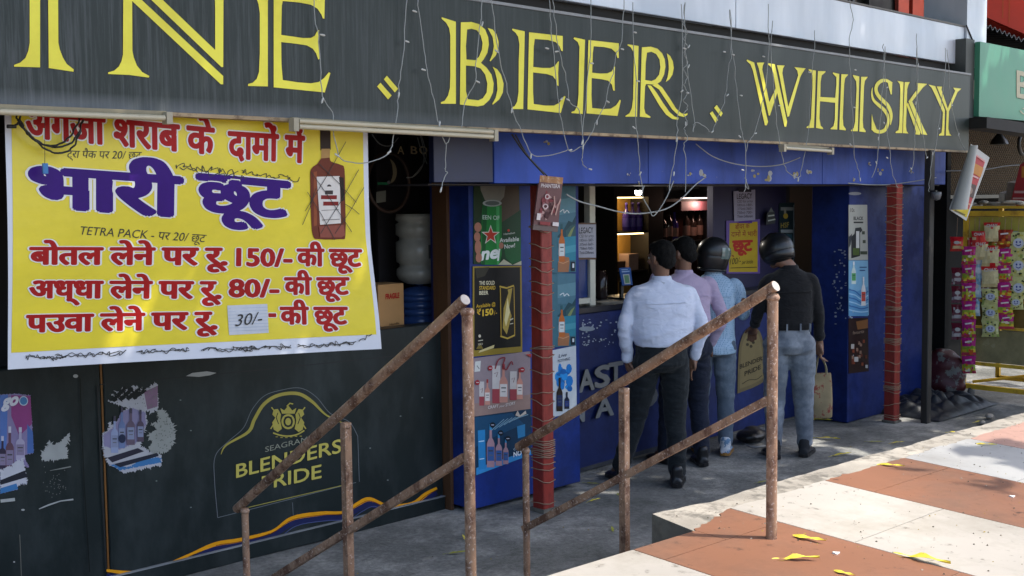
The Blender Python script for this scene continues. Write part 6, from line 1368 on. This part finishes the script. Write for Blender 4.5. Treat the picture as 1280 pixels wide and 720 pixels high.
# sack and tarpaulin on the ground
sk = PZ(1192, 502)
SACK = two('red_white_sack', '#43161a', '#5f5f5a', .54, .57, 7, 4, (.5, .6), bump=.3, third=('#20242a', .66, .67, 12))
def sackf(b):
    ball(b, (sk.x+.20, sk.y+.22, .24), (.17, .24, .25), SACK, 24); ball(b, (sk.x+.20, sk.y+.22, .12), (.18, .25, .12), SACK, 20); fuse(b, .016, 2, lambda v, n_: .018*noise.noise(v*9)); b.v = [Vector((v.x, v.y, max(v.z, .002))) for v in b.v]
single('snack_sack', 'bulging red and white plastic sack beside the snack cart', 'sack', sackf)
tp = PZ(1185, 522)
def tarp(b):
    vs = []; fs = []; nx, ny = 70, 44
    for j in range(ny+1):
        for i in range(nx+1):
            u = i/nx-.5; v = j/ny-.5; x = tp.x+.35+u*1.25; y = tp.y+.32+v*.75; r = max(0, 1-(u*2)**2)*max(0, 1-(v*2)**2)
            h = r**.6*(.10+.09*noise.noise(Vector((x*4, y*4, 1)))+.11*abs(noise.noise(Vector((x*8, y*8, 7)))))+.012; vs.append((x+.03*noise.noise(Vector((x*5, y*5, 3))), y, h))
    for j in range(ny):
        for i in range(nx): a = j*(nx+1)+i; fs.append((a, a+1, a+nx+2, a+nx+1))
    b.add(vs, fs, pm('dark_tarpaulin', '#23282d', .5, .4, 9), True)
single('tarpaulin', 'crumpled dark tarpaulin heap on the ground by the cart', 'tarpaulin', tarp)

# ================================================================ STRING LIGHTS OVER THE SIGN
WIREM = pm('clear_light_wire', '#9a9c98', .4, .2, 60); BULBM = pm('tiny_unlit_bulb', '#c2c2bc', .25, .1, 40)
bm0 = MB(); bm0.lathe([(.0035, 0), (.005, .008), (.0055, .024), (.001, .031)], (0, 0, 0), BULBM, 7); bulb_me = None
def strand(label, pts, bulbs, Y_=4.715, r=.0028, rng=1):
    global bulb_me
    C = curve2(pts, 4); random.seed(int(pts[0][0])); P = [PY(x+.5*noise.noise(Vector((x, y*.09, 1)))*2, y, Y_)+Vector((0, random.uniform(-.006, .006), 0)) for x, y in C]
    t = thing('string_light', label, 'string light', P[-1], 'light strings draped over the signboard')
    part('wire', t, lambda b: b.tube(P, r, WIREM, 5, cap=False))
    for x, y, a in bulbs:
        p = PY(x, y, Y_-.004)
        if bulb_me is None:
            o = bm0.build('bulb', None, (0, 0, 0)); bulb_me = o.data
        else: o = bpy.data.objects.new('bulb', bulb_me); col.objects.link(o)
        o.parent = t; o.location = p-WLOC[t.name]; o.rotation_euler = (0, R(a), 0)
strand('light string hanging across the E of the first word down to the banner', [(392, -8), (395, 30), (398, 45), (401, 80), (403, 120), (415, 140), (416, 160), (424, 195), (440, 203), (460, 203), (485, 192), (492, 170), (496, 140), (498, 120), (501, 90), (505, 50), (508, 0), (509, -8)], [(400, 43, 95), (404, 122, 200), (424, 196, -60), (484, 192, 60), (498, 122, 10), (506, 51, 100)])
strand('light string crossing between the first mark and the B', [(521, -8), (524, 14), (530, 55), (533, 87), (542, 125), (549, 157), (557, 180), (566, 162), (576, 162), (581, 130), (593, 103), (595, 80), (600, 35), (603, -8)], [(521, 15, -80), (532, 88, -80), (549, 158, 10), (575, 163, 80), (595, 101, 110), (602, 33, 20)])
strand('twisted light string tail hanging below the double tube light', [(557, 180), (557, 205), (556, 212), (559, 216), (556, 222), (552, 234)], [(552, 234, 200)])
strand('light string hanging just right of the B', [(612, -8), (616, 10), (623, 65), (630, 95), (640, 135), (652, 165), (664, 192), (680, 195), (700, 191), (710, 187)], [(623, 66, -60), (640, 135, 190), (664, 192, 190), (711, 188, 80)])
strand('light string crossing the first E of the second word', [(686, -8), (688, 20), (691, 60), (696, 105), (700, 140), (710, 187), (724, 184), (730, 181), (740, 165), (746, 150), (757, 128), (760, 110), (768, 85), (771, 65), (775, 60), (779, 20), (780, -5)], [(686, 61, -85), (700, 125, 60), (727, 181, 20), (746, 150, 180), (758, 126, 110), (776, 61, 95)])
strand('light string falling from the first to the second E', [(690, -8), (694, 30), (699, 63), (708, 100), (712, 126), (722, 136), (727, 150), (729, 190), (727, 200), (733, 210)], [(698, 64, -100), (712, 126, -70), (728, 180, 10), (736, 211, 100)])
strand('light string falling straight over the second E to the fascia', [(739, -8), (738, 40), (737, 80), (733, 115), (729, 160), (729, 190)], [(738, 79, 90), (729, 181, 190)])
strand('long light string hanging over the R', [(791, 3), (791, 40), (795, 100), (794, 145), (797, 175), (799, 205), (803, 240)], [(792, 40, 95), (796, 101, 95), (794, 161, -60), (799, 219, 40)])
strand('paired light string after the R reaching below the fascia', [(852, 5), (853, 60), (852, 115), (847, 150), (846, 175), (842, 205), (836, 238)], [(854, 60, 95), (851, 115, 60), (846, 172, 190), (842, 220, 10)])
strand('coiled light string after the R', [(856, 3)]+[(857+(2.2 if i % 2 else -2.2), 30+i*9.5) for i in range(17)]+[(857, 205), (857, 240)], [(860, 60, 40), (858, 116, 90), (857, 152, 180)])
strand('light string swinging into the second mark', [(856, 4), (857, 60), (862, 110), (868, 150), (866, 165), (869, 153), (880, 158), (889, 165), (895, 153), (907, 120), (910, 85), (914, 65), (913, 12)], [(860, 85, 30), (889, 166, 60), (908, 120, 60), (907, 65, -90)])
strand('light string falling left of the W to the fascia', [(912, 12), (915, 60), (921, 110), (926, 160), (931, 180), (932, 220), (930, 240)], [(915, 68, 95), (925, 119, 95), (926, 172, -60), (930, 213, -80)])
strand('light string running through the W', [(960, 5), (961, 68), (957, 110), (952, 130), (943, 165), (935, 178), (932, 190)], [(956, 71, -85), (943, 167, 80)])
strand('light string hanging between the W and the H', [(965, 26), (964, 70), (968, 120), (972, 165), (979, 200), (985, 215), (998, 222), (1003, 205), (1008, 180), (1012, 150), (1014, 100), (1018, 60), (1018, 38)], [(973, 132, 90), (998, 222, 190), (1013, 91, -80)])
strand('light string hanging over the I of the last word', [(1061, -6), (1066, 25), (1062, 48), (1063, 90), (1065, 140), (1067, 185), (1071, 205), (1075, 222)], [(1068, 87, 95), (1067, 134, 95), (1064, 182, -60), (1075, 222, 170)])
strand('light string hanging over the S of the last word', [(1104, 55), (1105, 80), (1102, 130), (1098, 170), (1096, 205), (1089, 222)], [(1108, 110, 70), (1098, 171, 190), (1096, 205, -40)])
strand('light string hanging before the last K', [(1106, 58), (1107, 110), (1110, 170), (1115, 212), (1122, 235)], [(1106, 155, -60), (1110, 198, -70)])
strand('light string between the last K and the fascia flakes', [(1146, 42), (1147, 80), (1146, 120), (1143, 170), (1141, 205), (1137, 215)], [(1147, 83, 30), (1145, 127, 200), (1140, 212, -60)])
strand('thin light string slanting right from the last K', [(1146, 60), (1147, 130), (1153, 165), (1158, 198)], [(1158, 198, 60)])
strand('light string hanging left over the Y', [(1182, 60), (1180, 100), (1173, 162), (1166, 195), (1162, 225), (1161, 240)], [(1173, 162, 60), (1166, 190, 200)])
strand('light string hanging right over the Y', [(1184, 62), (1188, 120), (1198, 170), (1207, 188)], [(1189, 132, 80), (1198, 170, 20)])
# slack wires under the fascia
single('slack_cable', 'slack pale cable looped under the fascia across the shop opening', 'cable', lambda b: b.tube([PY(x, y, 5.02) for x, y in curve2([(708, 243), (725, 252), (748, 258), (775, 265), (800, 267), (830, 262), (850, 250), (868, 232), (880, 223)], 5)], .005, WIREM, 6))
single('slack_cable', 'dark cable sagging from the sign to the fascia near the brown pillar board', 'cable', lambda b: (b.tube([PY(x, y, 4.9) for x, y in curve2([(640, 168), (655, 190), (680, 218)], 5)], .006, BLKP, 6), b.tube([PY(x, y, 4.9) for x, y in curve2([(644, 168), (660, 195), (684, 220)], 5)], .005, BLKP, 6)))
single('slack_cable', 'pale cable sagging below the sign between the second and third words', 'cable', lambda b: b.tube([PY(x, y, 4.95) for x, y in curve2([(870, 180), (890, 195), (915, 204), (945, 208), (975, 206), (1000, 197)], 5)], .004, WIREM, 6))
single('slack_cable', 'tangled pale cable hooks under the fascia before the dark counter', 'cable', lambda b: (b.tube([PY(x, y, 5.0) for x, y in curve2([(805, 232), (803, 245), (812, 262), (816, 270), (824, 262), (834, 245), (842, 226)], 5)], .004, WIREM, 6), b.tube([PY(x, y, 5.0) for x, y in curve2([(931, 222), (936, 236), (932, 232), (933, 224)], 4)], .003, WIREM, 6), b.tube([PY(x, y, 5.0) for x, y in curve2([(1060, 229), (1090, 231), (1120, 230), (1170, 222)], 5)], .004, WIREM, 6)))
single('wire_tangle', 'grey tangle of thin wires below the gold wall letters', 'cable', lambda b: [b.tube([PY(x, y, 5.9) for x, y in curve2(L, 5)], .0035, WIREM, 5) for L in ([(525, 168), (530, 190), (528, 208), (518, 220), (508, 222)], [(527, 170), (533, 195), (524, 212), (515, 222)], [(522, 172), (526, 186), (534, 205)], [(465, 168), (475, 180), (488, 182), (498, 172)])])

# ================================================================ FALLEN LEAVES
LY = two('yellow_fallen_leaf', (.74, .62, .07), (.32, .19, .05), .56, .68, 14, 8, (.5, .7), bump=.2)
LG = two('yellow_green_leaf', (.32, .34, .04), (.22, .20, .03), .5, .62, 30, 5, (.5, .7), bump=.1)
def leaf_mesh(seed, m, crisp):
    random.seed(seed); b = MB(); n = 12; vs = []; L = 1.0
    for i in range(n+1):
        u = i/n; w_ = .085*math.sin(math.pi*u**.8)**.7*(1+.30*math.sin(u*37+seed)*math.sin(u*17)) ; bend = .03*math.sin(u*3.1+seed)+.012*math.sin(u*17+seed)
        z = .02+.035*crisp*math.sin(u*math.pi)*(1+.5*math.sin(u*11+seed))
        vs += [(u-.5, bend-w_, z+.035*crisp), (u-.5, bend, z), (u-.5, bend+w_, z+.05*crisp*math.sin(u*7+seed)**2)]
    fs = []
    for i in range(n): k = 3*i; fs += [(k, k+3, k+4, k+1), (k+1, k+4, k+5, k+2)]
    b.add(vs, fs, m, True)
    b.tube([(-.5, .0, .05), (-.62, -.03, .04), (-.70, -.02, .03)], .008, m, 5)
    me = bpy.data.meshes.new('fallen_leaf'); me.from_pydata(b.v, [], b.f); me.materials.append(m); me.polygons.foreach_set('use_smooth', [True]*len(b.f)); return me
LEAFM = [leaf_mesh(1, LY, 1.0), leaf_mesh(2, LY, .7), leaf_mesh(3, LG, .4)]
LEAVES = [
 ((1149, 700), 'pav', 62, -22, 0, 'largest curled yellow leaf on the boundary of orange and white tiles'), ((1003, 673), 'pav', 50, -20, 1, 'yellow leaf lying just right of the railing post foot'), ((993, 700), 'pav', 50, 2, 0, 'yellow leaf on the orange tile below the railing post foot'),
 ((1050, 716), 'pav', 34, -25, 1, 'yellow leaf at the bottom edge on the orange tile'), ((1109, 582), 'pav', 34, -16, 1, 'yellow leaf alone on the far orange tile stripe'), ((1228, 556), 'pav', 26, -10, 1, 'yellow leaf on the grey tile near the cart'),
 ((574, 690), 'floor', 24, 4, 2, 'green yellow leaf on concrete left of the tall railing post'), ((580, 672), 'floor', 16, 60, 1, 'brownish leaf stuck upright beside the tall railing post'), ((743, 625), 'floor', 16, 20, 1, 'orange leaf on concrete below the lower rail'), ((765, 661), 'floor', 16, 50, 2, 'green leaf on concrete left of the square railing post'),
 ((773, 618), 'floor', 14, -50, 2, 'small yellow green leaf between the pillar and the square post'), ((741, 604), 'floor', 18, -20, 2, 'greenish leaf near the foot of the blue counter'), ((1025, 525), 'floor', 26, -14, 1, 'yellow leaf beside the right blue pier foot'), ((1052, 568), 'floor', 22, 10, 1, 'yellow leaf on shaded concrete right of the man in black'),
 ((1035, 548), 'floor', 26, -20, 1, 'faint yellow leaf on concrete between the man in black and the pier'), ((1200, 541), 'floor', 20, -20, 0, 'yellow leaf on concrete in front of the tarpaulin'), ((1165, 523), 'floor', 8, 40, 0, 'tiny yellow leaf at the foot of the dark pole'), ((1224, 527), 'floor', 12, 10, 1, 'pale leaf on the sunlit concrete before the cart'),
 ((953, 602), 'floor', 14, 10, 2, 'yellow green leaf at the pavement edge behind the railing post'), ((1122, 553), 'floor', 14, 5, 1, 'yellow leaf on concrete in front of the twine-wound pillar'), ((1095, 552), 'floor', 16, -15, 2, 'dull leaf on shaded concrete near the pavement corner'), ((1245, 533), 'floor', 22, 10, 1, 'yellow leaf near the broken concrete edge by the cart')]
for i, ((px, py), where, wpx, rot, k, lb) in enumerate(LEAVES):
    p = PT_(px, py) if where == 'pav' else PZ(px, py, .008); d = (p-CAM).length; o = bpy.data.objects.new('fallen_leaf', LEAFM[k]); col.objects.link(o)
    sz = 1.2*wpx/FPX*d; o.location = p+Vector((0, 0, -.02*sz)); o.scale = (sz, sz, sz); o.rotation_euler = (R(6), R(-5), R(-44+rot*1.8)); tag(o, lb, 'leaf', 'fallen leaves')
random.seed(77)
for i, (px, py, lb) in enumerate(((1045, 692, 'white paper scrap on the orange tile near the bottom edge'), (1265, 621, 'white paper scrap on the far orange stripe at the right edge'))):
    p = PT_(px, py); single('paper_scrap', lb, 'litter', lambda b: b.hexa([p+Vector(v) for v in ((-.012, -.01, 0), (.014, -.008, 0), (.012, .012, 0), (-.01, .01, 0), (-.012, -.01, .003), (.014, -.008, .006), (.012, .012, .003), (-.01, .01, .008))], PAPER))
for i, (px, py, s, lb) in enumerate(((1237, 523, .05, 'pale stone on the sunlit concrete before the cart'), (1228, 530, .035, 'small stone beside the pale stone before the cart'))):
    p = PZ(px, py); single('stone', lb, 'stone', lambda b: ball(b, p+Vector((0, 0, s*.4)), (s, s*.7, s*.5), CEM, 10))
def edgeconc(b):
    p0 = PZ(1286, 540)
    for k in range(4): ball(b, p0+Vector((.1+.12*k, -.15+.06*k, .03)), (.13, .10, .08-.01*k), CEMD, 12)
    fuse(b, .02, 1, lambda v, n_: .02*noise.noise(v*8))
single('broken_kerb', 'dark broken lump of concrete kerb at the right edge', 'kerb', edgeconc)

def grit(b):
    random.seed(41); m1 = pm('grit_dark', (.10, .085, .06), .9, .5, 30); m2 = pm('grit_pale', (.35, .31, .25), .9, .4, 30); m3 = pm('leaf_crumb', (.36, .26, .04), .8, .4, 30)
    for k in range(900):
        if k % 3:
            x = random.uniform(3.7, 8.0); y = random.uniform(1.2, 2.9); z = pav_z(x, y)+.001
        else: x = random.uniform(3.2, 11); y = random.uniform(3.2, 5.1); z = .010
        r = random.choice((.002, .002, .003, .003, .005)); a = random.random()*6; m = (m1, m2, m1, m3)[random.randrange(4)]
        q = [Vector((x+r*math.cos(a+t)*(1+random.random()), y+r*math.sin(a+t), z)) for t in (0, 2.1, 4.2)]; top = Vector((x, y, z+r*.9)); b.add(q+[top], [(0, 1, 3), (1, 2, 3), (2, 0, 3)], m)
tag(single('grit', 'fine grit and leaf crumbs strewn over the tiles and concrete', 'grit', grit), kind='stuff')

# ================================================================ STREET TREES WHOSE CROWNS SHADE THE SHOP
LEAFG = pm('street_tree_leaf', (.060, .095, .022), .55, .35, 3); BARK = pm('street_tree_bark', (.10, .075, .05), .85, .4, 9, bump=.6, bscale=30)
def tree(label, base, lean_to, xr, seed, nleaf):
    t = thing('street_tree', label, 'tree', base, 'street trees along the pavement')
    rnd = random.Random(seed); bx, by, bz = base; tx, ty, tz = lean_to
    def trunk(b):
        b.tube(curve_pts([(bx, by, bz-.05), (bx+.1, by+.1, bz+1.6), (bx*.6+tx*.4, by*.6+ty*.4, 3.8), (tx, ty, tz)], 6), [.20, .19, .185, .18, .17, .165, .16, .15, .15, .14, .13, .13, .12, .12, .11, .10, .10, .09, .08], BARK, 12)
        for k in range(9):
            e = Vector((rnd.uniform(*xr), rnd.uniform(1.5, 4.2), rnd.uniform(5.4, 7.4))); s_ = Vector((tx, ty, tz-.8)); b.tube(curve_pts([s_, s_.lerp(e, .5)+Vector((0, 0, .35)), e], 5), [.07-.005*i for i in range(11)], BARK, 8)
    part('trunk', t, trunk)
    def crown(b):
        vs = []; fs = []
        while len(fs) < nleaf:
            x = rnd.uniform(*xr); z = rnd.uniform(5.2, 8.0); sy = rnd.uniform(.98, 5.0)
            y = sy-(z-6)*.408      # crown slanted along the sun rays to set its shadow edge
            q = noise.noise(Vector((x*.8, y*.8, z*.8)))
            # gaps shaped to let sun patches reach the concrete
            px_, py_ = x-.408*z, y+.408*z
            thin = noise.noise(Vector((px_*1.5, py_*2.4, 9)))
            lit = (8.0 < px_ < 10.2 and 4.25 < py_ < 5.1 and thin > .02) or (px_ > 10.0 and py_ < 4.6 and thin > .0)
            if x-.408*(z-4.3) > 11.2 and y+.408*(z-4.3) > 4.3: continue  # crown cut away here so sun reaches the red hoarding
            if lit: continue
            if sy < 1.05 and noise.noise(Vector((x*2.2, z, 4))) > .1: continue
            if q < -.38: continue
            r = rnd.uniform(.09, .17); n_ = Vector((rnd.gauss(0, .6), rnd.gauss(0, .6), 1)).normalized(); a = n_.orthogonal().normalized(); c = n_.cross(a); th = rnd.uniform(0, 6.28); a, c = a*math.cos(th)+c*math.sin(th), c*math.cos(th)-a*math.sin(th)
            p = Vector((x, y, z)); k = len(vs); vs += [p-a*r*1.5, p-c*r*.6+n_*.02, p+a*r*1.5, p+c*r*.6+n_*.02]; fs.append((k, k+1, k+2, k+3))
        if seed == 1:  # extra leaves added to cast dapples on the right-hand tiles
            for q in range(800):
                z = rnd.uniform(5.2, 6.6); sx = rnd.uniform(5.3, 8.2); s2 = rnd.uniform(1.8, 2.7)
                if noise.noise(Vector((sx*1.7, s2*2.3, 5))) < .12: continue
                p = Vector((sx+.408*(z-.68), s2-.408*(z-.68), z)); r = rnd.uniform(.06, .12); a = Vector((rnd.gauss(0, 1), rnd.gauss(0, 1), rnd.gauss(0, .4))).normalized(); c = a.orthogonal().normalized(); k = len(vs); vs += [p-a*r*1.5, p-c*r*.6, p+a*r*1.5, p+c*r*.6]; fs.append((k, k+1, k+2, k+3))
        b.add(vs, fs, LEAFG)
    part('crown', t, crown)
tree('leafy street tree standing on the pavement to the right of the shop', (11.3, .4, pav_z(11.3, .4)), (10.0, 2.0, 5.6), (6.8, 14.5), 1, 5200)
tree('leafy street tree standing on the pavement to the left of the shop', (.1, 1.9, pav_z(.1, 1.9)), (2.2, 3.0, 5.7), (1.0, 7.6), 2, 5200)
